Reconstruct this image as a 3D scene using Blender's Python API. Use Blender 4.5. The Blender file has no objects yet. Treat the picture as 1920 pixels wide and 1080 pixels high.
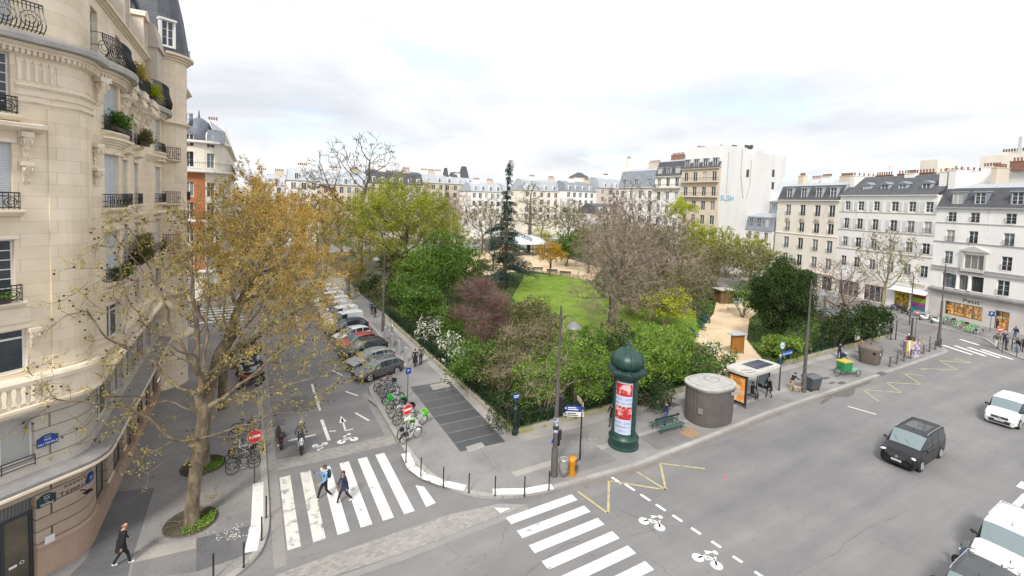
import bpy, math, random
import numpy as np
from mathutils import Vector, Matrix
R=math.radians; rnd=random.Random(7); PI=math.pi
S=bpy.context.scene; COL=S.collection
# ---------------------------------------------------------------- camera
F=860.; PX,PY,CH=960.,428.,15.5          # focal length and principal point of the 1920x1080 photograph, camera height
def nrm(a): return a/np.linalg.norm(a)
_up=nrm(np.array([.037,-1,(378.185-PY)/F]))
_y=np.array([468-PX,360-PY,F]); _y=nrm(_y-_up*(_y@_up)); _x=nrm(np.cross(_y,_up))
RC=np.stack([_x,_y,_up],axis=1)           # world -> camera axes (x right, y down, z forward)
cam=bpy.data.cameras.new('camera'); camo=bpy.data.objects.new('camera',cam); COL.objects.link(camo)
cam.sensor_width=36; cam.lens=36*F/1920; cam.shift_y=-(540-PY)/1920; cam.clip_start=.1; cam.clip_end=5000
_m=np.stack([RC[0],-RC[1],-RC[2]],axis=1)
camo.matrix_world=Matrix([[*_m[0],0],[*_m[1],0],[*_m[2],CH],[0,0,0,1]])
S.camera=camo
# survey helpers: where a sight line meets the ground, a height or a vertical wall
CP=np.array([0,0,CH])
def ray(px,py): return RC.T@np.array([px-PX,py-PY,F])
def G(px,py,z=0.):
    r=ray(px,py); return CP+(z-CH)/r[2]*r
def G2(px,py,z=0.): return tuple(G(px,py,z)[:2])
def PLN(px,py,P,N):
    r=ray(px,py); t=(N[0]*P[0]+N[1]*P[1])/(N[0]*r[0]+N[1]*r[1]); return CP+t*r
# ---------------------------------------------------------------- sky and light
SUN_EL,SUN_AZ=R(46),R(224)
w=bpy.data.worlds.new('World'); S.world=w; w.use_nodes=True; nt=w.node_tree; nt.nodes.clear()
def N(nt,t,**k):
    n=nt.nodes.new(t)
    for a,b in k.items(): setattr(n,a,b)
    return n
out=N(nt,'ShaderNodeOutputWorld'); bg=N(nt,'ShaderNodeBackground'); bg.inputs[1].default_value=.1
sky=N(nt,'ShaderNodeTexSky',sky_type='NISHITA',sun_disc=False,sun_elevation=SUN_EL,sun_rotation=SUN_AZ)
tc=N(nt,'ShaderNodeTexCoord'); sx=N(nt,'ShaderNodeSeparateXYZ'); nt.links.new(tc.outputs['Generated'],sx.inputs[0])
def M(op,a,b=None,nt=nt):
    n=N(nt,'ShaderNodeMath',operation=op)
    for i,v in enumerate((a,b)):
        if v is None: continue
        if isinstance(v,(int,float)): n.inputs[i].default_value=v
        else: nt.links.new(v,n.inputs[i])
    return n.outputs[0]
zz=M('MAXIMUM',sx.outputs[2],0.0); den=M('ADD',zz,.16)
cx=N(nt,'ShaderNodeCombineXYZ'); nt.links.new(M('DIVIDE',sx.outputs[0],den),cx.inputs[0]); nt.links.new(M('DIVIDE',sx.outputs[1],den),cx.inputs[1])
def noise(scale,detail,loc,rough=.5):
    mp=N(nt,'ShaderNodeMapping'); mp.inputs['Location'].default_value=loc; nt.links.new(cx.outputs[0],mp.inputs[0])
    n=N(nt,'ShaderNodeTexNoise'); n.inputs['Scale'].default_value=scale; n.inputs['Detail'].default_value=detail; n.inputs['Roughness'].default_value=rough; n.inputs['Distortion'].default_value=.3
    nt.links.new(mp.outputs[0],n.inputs['Vector']); return n.outputs['Fac']
def ramp(fac,stops):
    r=N(nt,'ShaderNodeValToRGB')
    while len(r.color_ramp.elements)<len(stops): r.color_ramp.elements.new(.5)
    for e,(p,c) in zip(r.color_ramp.elements,stops): e.position=p; e.color=(*c,1)
    nt.links.new(fac,r.inputs[0]); return r.outputs[0]
cl=ramp(noise(.75,6,(3.1,1.7,0),.55),[(.30,(.72,.745,.795)),(.45,(.88,.895,.925)),(.55,(.97,.975,.99)),(.64,(1.04,1.04,1.04)),(1,(1.05,1.05,1.05))])
thick=ramp(noise(1.1,5,(7.3,2.2,0),.5),[(.28,(.55,)*3),(.48,(.985,)*3),(1,(1,)*3)])
grad=M('ADD',M('MULTIPLY',zz,2.0),3.8)
vm=N(nt,'ShaderNodeVectorMath',operation='SCALE'); nt.links.new(cl,vm.inputs[0]); nt.links.new(grad,vm.inputs['Scale'])
mx=N(nt,'ShaderNodeMix',data_type='RGBA'); nt.links.new(thick,mx.inputs[0]); nt.links.new(sky.outputs[0],mx.inputs[6]); nt.links.new(vm.outputs[0],mx.inputs[7])
nt.links.new(mx.outputs[2],bg.inputs[0]); nt.links.new(bg.outputs[0],out.inputs[0])
sl=bpy.data.lights.new('sun','SUN'); sl.energy=1.4; sl.angle=R(11); sl.color=(1,.95,.87)
slo=bpy.data.objects.new('sun',sl); COL.objects.link(slo)
sd=Vector((math.sin(SUN_AZ)*math.cos(SUN_EL),math.cos(SUN_AZ)*math.cos(SUN_EL),math.sin(SUN_EL)))
slo.rotation_euler=sd.to_track_quat('Z','Y').to_euler(); slo.location=(0,0,60)
S.view_settings.view_transform='Standard'; S.view_settings.look='None'; S.view_settings.gamma=1; S.view_settings.exposure=1.4
S.render.engine='CYCLES'; S.cycles.max_bounces=6; S.cycles.transparent_max_bounces=8; S.cycles.diffuse_bounces=3
# ---------------------------------------------------------------- materials
MATS={}
def mat(name,col,rough=.7,col2=None,scale=3.,lo=.35,hi=.65,metal=0.,bump=0.,bscale=None,spec=.5,detail=5,island=False,stretch=(1,1,1),coat=0.,emit=0.,dirt=None):
    if name in MATS: return MATS[name]
    m=bpy.data.materials.new(name); m.use_nodes=True; t=m.node_tree; b=t.nodes['Principled BSDF']
    b.inputs['Base Color'].default_value=(*col,1); b.inputs['Roughness'].default_value=rough; b.inputs['Metallic'].default_value=metal
    b.inputs['Specular IOR Level'].default_value=spec; b.inputs['Coat Weight'].default_value=coat
    tcn=t.nodes.new('ShaderNodeTexCoord'); mp=t.nodes.new('ShaderNodeMapping'); mp.inputs['Scale'].default_value=stretch
    t.links.new(tcn.outputs['Object'],mp.inputs[0])
    def nz(sc,de=detail):
        n=t.nodes.new('ShaderNodeTexNoise'); n.inputs['Scale'].default_value=sc; n.inputs['Detail'].default_value=de; n.inputs['Roughness'].default_value=.6
        t.links.new(mp.outputs[0],n.inputs['Vector']); return n.outputs['Fac']
    colout=None
    if col2:
        r=t.nodes.new('ShaderNodeValToRGB'); e=r.color_ramp.elements; e[0].position=lo; e[1].position=hi; e[0].color=(*col,1); e[1].color=(*col2,1)
        if island:
            g=t.nodes.new('ShaderNodeNewGeometry'); t.links.new(g.outputs['Random Per Island'],r.inputs[0])
        else: t.links.new(nz(scale),r.inputs[0])
        colout=r.outputs[0]
    if dirt:                       # (colour, scale, threshold lo, hi): stains with a shape of their own
        dc,ds,dl,dh=dirt; r2=t.nodes.new('ShaderNodeValToRGB'); e=r2.color_ramp.elements; e[0].position=dl; e[1].position=dh; e[0].color=(0,0,0,1); e[1].color=(1,1,1,1)
        t.links.new(nz(ds,8),r2.inputs[0]); mxn=t.nodes.new('ShaderNodeMix'); mxn.data_type='RGBA'; t.links.new(r2.outputs[0],mxn.inputs[0])
        if colout: t.links.new(colout,mxn.inputs[6])
        else: mxn.inputs[6].default_value=(*col,1)
        mxn.inputs[7].default_value=(*dc,1); colout=mxn.outputs[2]
    if colout: t.links.new(colout,b.inputs['Base Color'])
    if bump:
        bn=t.nodes.new('ShaderNodeBump'); bn.inputs['Strength'].default_value=bump; bn.inputs['Distance'].default_value=.05
        t.links.new(nz(bscale or scale*4),bn.inputs['Height']); t.links.new(bn.outputs[0],b.inputs['Normal'])
    if emit: b.inputs['Emission Color'].default_value=(*col,1); b.inputs['Emission Strength'].default_value=emit
    MATS[name]=m; return m
def leafmat(name,c1,c2,c3,trans=.35,nscale=.5):
    m=bpy.data.materials.new(name); m.use_nodes=True; t=m.node_tree; t.nodes.clear()
    o=t.nodes.new('ShaderNodeOutputMaterial'); d=t.nodes.new('ShaderNodeBsdfDiffuse'); tr=t.nodes.new('ShaderNodeBsdfTranslucent'); mxs=t.nodes.new('ShaderNodeMixShader'); mxs.inputs[0].default_value=trans
    g=t.nodes.new('ShaderNodeNewGeometry'); tcn=t.nodes.new('ShaderNodeTexCoord'); n=t.nodes.new('ShaderNodeTexNoise'); n.inputs['Scale'].default_value=nscale; n.inputs['Detail'].default_value=3
    t.links.new(tcn.outputs['Object'],n.inputs['Vector'])
    a=M('MULTIPLY',g.outputs['Random Per Island'],.5,t); b=M('MULTIPLY',M('SUBTRACT',n.outputs['Fac'],.25,t),1.1,t); s=M('ADD',a,b,t)
    r=t.nodes.new('ShaderNodeValToRGB'); r.color_ramp.elements.new(.5)
    for e,(p,c) in zip(r.color_ramp.elements,((.12,c1),(.5,c2),(.88,c3))): e.position=p; e.color=(*c,1)
    t.links.new(s,r.inputs[0])
    for q in (d,tr): t.links.new(r.outputs[0],q.inputs[0])
    t.links.new(d.outputs[0],mxs.inputs[1]); t.links.new(tr.outputs[0],mxs.inputs[2]); t.links.new(mxs.outputs[0],o.inputs[0]); return m
def brickmat(name,c1,c2,cm,bw,bh,mortar=.02,rough=.8,axes=('x','y'),vary=None,bump=.3,noise_amt=.5,offset=.5,mul=1.):
    """courses of stone, brick or setts; axes choose which object axes run along and up"""
    m=bpy.data.materials.new(name); m.use_nodes=True; t=m.node_tree; b=t.nodes['Principled BSDF']; b.inputs['Roughness'].default_value=rough
    tcn=t.nodes.new('ShaderNodeTexCoord'); s=t.nodes.new('ShaderNodeSeparateXYZ'); t.links.new(tcn.outputs['Object'],s.inputs[0]); c=t.nodes.new('ShaderNodeCombineXYZ')
    ix={'x':0,'y':1,'z':2}
    for i,a in enumerate(axes): t.links.new(s.outputs[ix[a]],c.inputs[i])
    br=t.nodes.new('ShaderNodeTexBrick'); t.links.new(c.outputs[0],br.inputs['Vector'])
    for k,v in (('Color1',(*c1,1)),('Color2',(*c2,1)),('Mortar',(*cm,1)),('Scale',1.),('Mortar Size',mortar),('Brick Width',bw),('Row Height',bh),('Mortar Smooth',.3)): br.inputs[k].default_value=v
    br.offset=offset
    n=t.nodes.new('ShaderNodeTexNoise'); n.inputs['Scale'].default_value=.55; n.inputs['Detail'].default_value=8; n.inputs['Roughness'].default_value=.65; t.links.new(tcn.outputs['Object'],n.inputs['Vector'])
    r=t.nodes.new('ShaderNodeValToRGB'); e=r.color_ramp.elements; e[0].position=.3; e[1].position=.7
    v=vary or ((.72,.70,.66),(1,1,1)); e[0].color=(*v[0],1); e[1].color=(*v[1],1); t.links.new(n.outputs['Fac'],r.inputs[0])
    mxn=t.nodes.new('ShaderNodeMix'); mxn.data_type='RGBA'; mxn.blend_type='MULTIPLY'; mxn.inputs[0].default_value=noise_amt*1.6 if noise_amt<.6 else 1
    t.links.new(br.outputs['Color'],mxn.inputs[6]); t.links.new(r.outputs[0],mxn.inputs[7]); t.links.new(mxn.outputs[2],b.inputs['Base Color'])
    bn=t.nodes.new('ShaderNodeBump'); bn.inputs['Strength'].default_value=bump; bn.inputs['Distance'].default_value=.02; bn.invert=True
    t.links.new(br.outputs['Fac'],bn.inputs['Height']); t.links.new(bn.outputs[0],b.inputs['Normal']); MATS[name]=m; return m
# ---------------------------------------------------------------- mesh building
class MB:
    def __init__(s): s.v=[]; s.f=[]; s.m=[]; s.T=Matrix.Identity(4)
    def add(s,vs,fs,m=0):
        o=len(s.v); T=s.T
        s.v+=[tuple(T@Vector(v)) for v in vs]; s.f+=[[i+o for i in f] for f in fs]; s.m+=[m]*len(fs)
    def at(s,x=0,y=0,z=0,rz=0,ry=0,rx=0):
        s.T=Matrix.Translation((x,y,z))@Matrix.Rotation(rz,4,'Z')@Matrix.Rotation(ry,4,'Y')@Matrix.Rotation(rx,4,'X'); return s
    def quad(s,a,b,c,d,m=0): s.add([a,b,c,d],[[0,1,2,3]],m)
    def box(s,x0,x1,y0,y1,z0,z1,m=0):
        s.add([(x0,y0,z0),(x1,y0,z0),(x1,y1,z0),(x0,y1,z0),(x0,y0,z1),(x1,y0,z1),(x1,y1,z1),(x0,y1,z1)],[[0,3,2,1],[4,5,6,7],[0,1,5,4],[1,2,6,5],[2,3,7,6],[3,0,4,7]],m)
    def cbox(s,x,y,z,dx,dy,dz,m=0): s.box(x-dx/2,x+dx/2,y-dy/2,y+dy/2,z-dz/2,z+dz/2,m)
    def prism(s,poly,z0,z1,m=0,top=True,bot=False,side=True,ms=None):
        n=len(poly); vs=[(x,y,z0) for x,y in poly]+[(x,y,z1) for x,y in poly]; ms=m if ms is None else ms
        if side: s.add(vs,[[i,(i+1)%n,n+(i+1)%n,n+i] for i in range(n)],ms)
        if top: s.add([(x,y,z1) for x,y in poly],[list(range(n))],m)
        if bot: s.add([(x,y,z0) for x,y in poly],[list(range(n))[::-1]],m)
    def xprism(s,prof,x0,x1,m=0):   # profile in (y,z) swept along x
        n=len(prof); s.add([(x0,y,z) for y,z in prof]+[(x1,y,z) for y,z in prof],[[i,(i+1)%n,n+(i+1)%n,n+i] for i in range(n)]+[list(range(n))[::-1],list(range(n,2*n))],m)
    def yprism(s,prof,y0,y1,m=0):   # profile in (x,z) swept along y
        n=len(prof); s.add([(x,y0,z) for x,z in prof]+[(x,y1,z) for x,z in prof],[[i,(i+1)%n,n+(i+1)%n,n+i] for i in range(n)]+[list(range(n))[::-1],list(range(n,2*n))],m)
    def tube(s,pts,r,n=6,m=0,caps=True):
        pts=[Vector(p) for p in pts]; k=len(pts); rs=r if isinstance(r,(list,tuple)) else [r]*k
        vs=[]; fs=[]; up=None
        for i,p in enumerate(pts):
            d=(pts[min(i+1,k-1)]-pts[max(i-1,0)]).normalized()
            if up is None or abs(d.dot(up))>.98: up=Vector((0,0,1)) if abs(d.z)<.9 else Vector((1,0,0))
            a=d.cross(up).normalized(); b=a.cross(d).normalized(); up=b
            for j in range(n):
                t=2*PI*j/n; vs.append(p+(a*math.cos(t)+b*math.sin(t))*rs[i])
        for i in range(k-1):
            for j in range(n): fs.append([i*n+j,i*n+(j+1)%n,(i+1)*n+(j+1)%n,(i+1)*n+j])
        if caps: fs+=[list(range(n)),list(range((k-1)*n,k*n))[::-1]]
        s.add(vs,fs,m)
    def lathe(s,prof,n=16,m=0,cx=0,cy=0,a0=0.,sx=1.,sy=1.):
        vs=[(cx+sx*r*math.cos(a0+2*PI*j/n),cy+sy*r*math.sin(a0+2*PI*j/n),z) for r,z in prof for j in range(n)]; k=len(prof)
        fs=[[i*n+j,i*n+(j+1)%n,(i+1)*n+(j+1)%n,(i+1)*n+j] for i in range(k-1) for j in range(n)]
        fs+=[list(range(n))[::-1],list(range((k-1)*n,k*n))]; s.add(vs,fs,m)
    def ring(s,c,Rr,r,axis='y',n=20,k=6,m=0,sq=1.):   # torus
        vs=[];
        for i in range(n):
            a=2*PI*i/n
            for j in range(k):
                b=2*PI*j/k; q=Rr+r*math.cos(b); h=r*math.sin(b)
                p={'y':(q*math.cos(a),h,q*math.sin(a)*sq),'x':(h,q*math.cos(a),q*math.sin(a)*sq),'z':(q*math.cos(a),q*math.sin(a)*sq,h)}[axis]
                vs.append((c[0]+p[0],c[1]+p[1],c[2]+p[2]))
        s.add(vs,[[i*k+j,((i+1)%n)*k+j,((i+1)%n)*k+(j+1)%k,i*k+(j+1)%k] for i in range(n) for j in range(k)],m)
    def disc(s,c,r,axis='y',n=16,m=0,th=.02):
        T=s.T; s.T=T@Matrix.Translation(c)@{'y':Matrix.Rotation(PI/2,4,'X'),'x':Matrix.Rotation(PI/2,4,'Y'),'z':Matrix.Identity(4)}[axis]
        s.lathe([(r,-th/2),(r,th/2)],n,m); s.T=T
    def ball(s,c,rx,ry=None,rz=None,n=10,k=7,m=0):
        ry=ry or rx; rz=rz or rx
        vs=[(c[0]+rx*math.sin(PI*i/k)*math.cos(2*PI*j/n),c[1]+ry*math.sin(PI*i/k)*math.sin(2*PI*j/n),c[2]+rz*math.cos(PI*i/k)) for i in range(k+1) for j in range(n)]
        s.add(vs,[[i*n+j,(i+1)*n+j,(i+1)*n+(j+1)%n,i*n+(j+1)%n] for i in range(k) for j in range(n)],m)
    def build(s,name,mats,parent=None,smooth=None,loc=None,rz=0.,**tags):
        me=mesh_of(name,s,mats,smooth); return link(name,me,parent,loc,rz,**tags)
def mesh_of(name,s,mats,smooth=None):
    me=bpy.data.meshes.new(name); me.from_pydata(s.v,[],s.f)
    mats=mats if isinstance(mats,(list,tuple)) else [mats]
    for q in mats: me.materials.append(q)
    if len(mats)>1: me.polygons.foreach_set('material_index',s.m)
    if smooth is not None:
        me.polygons.foreach_set('use_smooth',[True]*len(me.polygons)); me.set_sharp_from_angle(angle=R(smooth))
    me.update(); return me
def tag(o,label=None,cat=None,group=None,kind=None):
    for k,v in (('label',label),('category',cat),('group',group),('kind',kind)):
        if v: o[k]=v
    return o
def link(name,me,parent=None,loc=None,rz=0.,**tags):
    o=bpy.data.objects.new(name,me); COL.objects.link(o)
    if loc is not None: o.location=loc
    if rz: o.rotation_euler=(0,0,rz)
    if parent: o.parent=parent
    return tag(o,**tags)
def empty(name,loc,rz=0.,**tags):
    o=bpy.data.objects.new(name,None); COL.objects.link(o); o.location=loc; o.rotation_euler=(0,0,rz); o.empty_display_size=.2; return tag(o,**tags)
KIDS={}
def copy_tree(o,parent=None):
    c=o.copy(); COL.objects.link(c)
    if parent: c.parent=parent
    for ch in [x for x in bpy.data.objects if x.parent==o] if o.name not in KIDS else KIDS[o.name]: copy_tree(ch,c)
    return c
def place(proto,used,loc,rz=0.,label=None,group=None,scale=None,cat=None):
    """the first use moves the prototype itself, later uses copy it with its parts"""
    if proto.name in used: o=copy_tree(proto)
    else:
        o=proto; used.add(proto.name)
        def reg(p):
            KIDS[p.name]=[x for x in bpy.data.objects if x.parent==p]
            for k in KIDS[p.name]: reg(k)
        reg(o)
    o.location=loc; o.rotation_euler=(0,0,rz)
    if scale: o.scale=(scale,)*3 if isinstance(scale,(int,float)) else scale
    return tag(o,label,cat,group)
USED=set()
TS=bpy.data.scenes.new('workbench')
def evald(ob):
    TS.collection.objects.link(ob)
    with bpy.context.temp_override(scene=TS,view_layer=TS.view_layers[0]): dg=bpy.context.evaluated_depsgraph_get()
    return bpy.data.meshes.new_from_object(ob.evaluated_get(dg))
def textmesh(txt,size,m,depth=.004,align='CENTER',font_scale=1.):
    cu=bpy.data.curves.new('t','FONT'); cu.body=txt; cu.size=size; cu.extrude=depth; cu.align_x=align; cu.align_y='CENTER'; cu.space_line=.95; cu.resolution_u=2
    ob=bpy.data.objects.new('t',cu); me=evald(ob); me.materials.clear(); me.materials.append(m)
    bpy.data.objects.remove(ob); return me
def lettering(txt,size,m,parent,loc,xdir,name='lettering',depth=.004,align='CENTER',tilt=None,wscale=1.):
    """text standing upright on a wall; xdir is the reading direction (2D) in the parent's frame"""
    me=textmesh(txt,size,m,depth,align); o=link(name,me,parent)
    x=Vector((xdir[0],xdir[1],xdir[2] if len(xdir)>2 else 0)).normalized(); z=Vector((0,0,1)); z=(z-x*z.dot(x)).normalized(); n=x.cross(z)
    o.matrix_local=Matrix(((x.x*wscale,z.x,n.x,loc[0]),(x.y*wscale,z.y,n.y,loc[1]),(x.z*wscale,z.z,n.z,loc[2]),(0,0,0,1))); return o
# common materials
WHITEP=mat('white_paint',(.74,.74,.72),.5); BLACKM=mat('black_iron',(.018,.019,.021),.45,spec=.4); GLASS=mat('window_glass',(.022,.027,.032),.09,spec=.55,col2=(.07,.085,.095),scale=.6)
DGREY=mat('dark_grey_metal',(.06,.056,.055),.5); GALV=mat('galvanised_steel',(.42,.43,.44),.45,metal=.6); STEEL=mat('steel',(.5,.5,.5),.35,metal=.8)
RUBBER=mat('tyre_rubber',(.02,.02,.02),.85); CHROME=mat('chrome',(.6,.6,.62),.2,metal=1.); REDP=mat('sign_red',(.62,.03,.02),.5); BLUEP=mat('sign_blue',(.01,.05,.28),.45); YELP=mat('marking_yellow',(.62,.46,.12),.7)
DGREEN=mat('paris_green',(.010,.040,.034),.42,col2=(.018,.058,.048),scale=3,detail=8,bump=.05); ORANGE=mat('orange_plastic',(.52,.21,.012),.45)
# ---------------------------------------------------------------- ground, roads, pavements
def asphalt(name,c1,c2,patch,crack=True):
    m=mat(name,c1,.85,col2=c2,scale=.35,lo=.3,hi=.7,bump=.25,bscale=60,detail=9)
    t=m.node_tree; b=t.nodes['Principled BSDF']; src=b.inputs['Base Color'].links[0].from_socket
    tcn=t.nodes['Texture Coordinate']
    n=t.nodes.new('ShaderNodeTexNoise'); n.inputs['Scale'].default_value=55; n.inputs['Detail'].default_value=3; t.links.new(tcn.outputs['Object'],n.inputs['Vector'])
    r=t.nodes.new('ShaderNodeValToRGB'); r.color_ramp.elements[0].position=.25; r.color_ramp.elements[1].position=.75; r.color_ramp.elements[0].color=(.78,.78,.78,1); r.color_ramp.elements[1].color=(1.2,1.2,1.2,1); t.links.new(n.outputs['Fac'],r.inputs[0])
    mx1=t.nodes.new('ShaderNodeMix'); mx1.data_type='RGBA'; mx1.blend_type='MULTIPLY'; mx1.inputs[0].default_value=.8; t.links.new(src,mx1.inputs[6]); t.links.new(r.outputs[0],mx1.inputs[7])
    # large worn streaks along the traffic
    mp=t.nodes.new('ShaderNodeMapping'); mp.inputs['Scale'].default_value=patch; t.links.new(tcn.outputs['Object'],mp.inputs[0])
    n2=t.nodes.new('ShaderNodeTexNoise'); n2.inputs['Scale'].default_value=1; n2.inputs['Detail'].default_value=6; n2.inputs['Roughness'].default_value=.6; t.links.new(mp.outputs[0],n2.inputs['Vector'])
    r2=t.nodes.new('ShaderNodeValToRGB'); r2.color_ramp.elements[0].position=.3; r2.color_ramp.elements[1].position=.68; r2.color_ramp.elements[0].color=(.76,.76,.77,1); r2.color_ramp.elements[1].color=(1.12,1.11,1.09,1); t.links.new(n2.outputs['Fac'],r2.inputs[0])
    mx2=t.nodes.new('ShaderNodeMix'); mx2.data_type='RGBA'; mx2.blend_type='MULTIPLY'; mx2.inputs[0].default_value=1; t.links.new(mx1.outputs[2],mx2.inputs[6]); t.links.new(r2.outputs[0],mx2.inputs[7])
    last=mx2.outputs[2]
    n5=t.nodes.new('ShaderNodeTexNoise'); n5.inputs['Scale'].default_value=3.2; n5.inputs['Detail'].default_value=2; t.links.new(tcn.outputs['Object'],n5.inputs['Vector'])
    r5=t.nodes.new('ShaderNodeValToRGB'); r5.color_ramp.elements[0].position=.66; r5.color_ramp.elements[1].position=.72; r5.color_ramp.elements[0].color=(1,1,1,1); r5.color_ramp.elements[1].color=(.84,.83,.82,1); t.links.new(n5.outputs['Fac'],r5.inputs[0])
    mx5=t.nodes.new('ShaderNodeMix'); mx5.data_type='RGBA'; mx5.blend_type='MULTIPLY'; mx5.inputs[0].default_value=1; t.links.new(last,mx5.inputs[6]); t.links.new(r5.outputs[0],mx5.inputs[7]); last=mx5.outputs[2]
    if crack:
        v=t.nodes.new('ShaderNodeTexVoronoi'); v.feature='DISTANCE_TO_EDGE'; v.inputs['Scale'].default_value=.16; 
        n3=t.nodes.new('ShaderNodeTexNoise'); n3.inputs['Scale'].default_value=1.2; n3.inputs['Detail'].default_value=6; t.links.new(tcn.outputs['Object'],n3.inputs['Vector'])
        ad=t.nodes.new('ShaderNodeMix'); ad.data_type='RGBA'; ad.inputs[0].default_value=.55; ad.blend_type='ADD'; t.links.new(tcn.outputs['Object'],ad.inputs[6]); t.links.new(n3.outputs['Color'],ad.inputs[7]); t.links.new(ad.outputs[2],v.inputs['Vector'])
        n4=t.nodes.new('ShaderNodeTexNoise'); n4.inputs['Scale'].default_value=.13; t.links.new(tcn.outputs['Object'],n4.inputs['Vector'])
        wd=M('MULTIPLY',M('MAXIMUM',M('SUBTRACT',n4.outputs['Fac'],.5,t),0.,t),.014,t)
        lt=M('LESS_THAN',v.outputs['Distance'],wd,t); mx3=t.nodes.new('ShaderNodeMix'); mx3.data_type='RGBA'; t.links.new(M('MULTIPLY',lt,.45,t),mx3.inputs[0]); t.links.new(last,mx3.inputs[6]); mx3.inputs[7].default_value=(.06,.06,.06,1); last=mx3.outputs[2]
    t.links.new(last,b.inputs['Base Color']); return m
ASPH=asphalt('road_asphalt',(.175,.173,.176),(.215,.212,.212),(.05,.45,1))
PAVE=asphalt('pavement_asphalt',(.20,.195,.195),(.27,.262,.258),(.25,.3,1))
PAVED=asphalt('pavement_asphalt_dark',(.105,.107,.118),(.15,.15,.16),(.5,.6,1),False); PAVEM=asphalt('pavement_asphalt_mid',(.165,.16,.162),(.205,.2,.2),(.5,.6,1),False)
PAVEL=asphalt('pavement_concrete',(.29,.275,.26),(.35,.335,.32),(.5,.6,1),False)
def worn(name,c,lo=.58,hi=.66,under=(.2,.198,.2),sc=2.2): return mat(name,c,.7,dirt=(under,sc,lo,hi),col2=tuple(x*.93 for x in c),scale=1.)
PAINT=worn('road_paint',(.70,.70,.68),.6,.72); PAINTW=worn('road_paint_worn',(.62,.61,.57),.52,.66); YPAINT=worn('yellow_road_paint',(.47,.41,.19),.48,.68,(.2,.2,.195),3.)
GRAN=brickmat('granite_kerb',(.40,.385,.365),(.34,.33,.315),(.2,.19,.18),1.1,5.,.012,.75,('x','y'))
GRANY=brickmat('granite_kerb_side',(.40,.385,.365),(.34,.33,.315),(.2,.19,.18),1.1,5.,.012,.75,('y','x'))
SETT=brickmat('granite_setts',(.38,.365,.35),(.26,.25,.245),(.31,.30,.285),.22,.14,.022,.8,('x','y'),noise_amt=.5)
PH=.12
def flat(name,polys,z,m,side_m=None,z0=None,**tg):
    b=MB()
    for p in polys: b.prism(p,z0 if z0 is not None else z,z,0,side=z0 is not None,ms=1 if side_m else 0)
    tg.setdefault('kind','structure'); return b.build(name,[m,side_m] if side_m else m,**tg)
flat('ground',[[(-900,-400),(1500,-400),(1500,1800),(-900,1800)]],-.02,mat('far_ground',(.16,.16,.15),.9,col2=(.22,.21,.19),scale=.02))
flat('road',[[(-70,-25),(140,-25),(140,150),(-70,150)]],0,ASPH)
def offs(pts,d):
    out=[]
    for i,p in enumerate(pts):
        a=pts[max(i-1,0)]; b=pts[min(i+1,len(pts)-1)]; t=np.array(b)-np.array(a); t=t/np.linalg.norm(t); out.append((p[0]+t[1]*d,p[1]-t[0]*d))
    return out
def smooth(pts,n=3):
    for _ in range(n):
        q=[pts[0]]
        for a,b in zip(pts,pts[1:]): q+=[(a[0]*.75+b[0]*.25,a[1]*.75+b[1]*.25),(a[0]*.25+b[0]*.75,a[1]*.25+b[1]*.75)]
        pts=q+[pts[-1]]
    return pts
wk=smooth([(-30,2.5),(-14,12.5),(-5,18.9),(-1.5,19.9),(.3,20.9),(.85,22.6),(.9,25)],3)+[(.9,61)]        # kerb line, clockwise so the pavement lies to its left
ek=[(13.,102),(12.6,60)]+smooth([(12.4,41),(12.3,40.3),(10.,38.6),(8.7,37.5),(8.2,36.4),(8.2,30)],2)+smooth([(8.2,29.8),(8.25,26.5),(8.6,23.2),(10.2,20.6),(12.6,19.5),(16,19.25)],3)+[(20,18.95),(27,19.2),(34.3,19.6),(44.2,19.7),(60,19.8),(69,19.85)]+smooth([(70.5,20.0),(71.8,21.0),(73.5,24.0),(75.3,28.)],2)+[(82,50),(93,88),(97,102)]
flat('pavement',[wk+[(-6.2,61),(-6.2,30),(-30,12)]],PH,PAVE,GRAN,0.)
flat('pavement',[ek],PH,PAVE,GRAN,0.)
def kerb(name,pts,w,z,m,flip=1):
    a=pts; b=offs(pts,-w*flip); q=MB()
    for i in range(len(a)-1): q.quad((*a[i],z),(*a[i+1],z),(*b[i+1],z),(*b[i],z))
    return q.build(name,m,kind='structure')
kerb('kerb',wk,.32,PH+.006,GRANY); kerb('kerb',ek[1:],.32,PH+.006,GRAN)
# pavement on the far side of the right-hand street and beyond the side street
rk=[G2(1920,690),G2(1862,672),G2(1832,655),G2(1868,640)]+[G2(1848,629),G2(1790,614),G2(1720,602),G2(1690,597)]
RKL=[(74.5,14.6),(77.,17.2),(79.3,18.4),(82.6,20.3),(84.2,24.),(85.6,29.5),(91,48),(101,84)]
flat('pavement',[[(70,8.6)]+RKL+[(112,84),(100,40),(95,8.6)]],PH,PAVE,GRAN,0.); kerb('kerb',[(70,8.6)]+RKL,.3,PH+.006,GRAN,-1)
flat('pavement',[[(.9,76),(.9,140),(-8,140),(-8,76)]],PH,PAVE,GRAN,0.)
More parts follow.
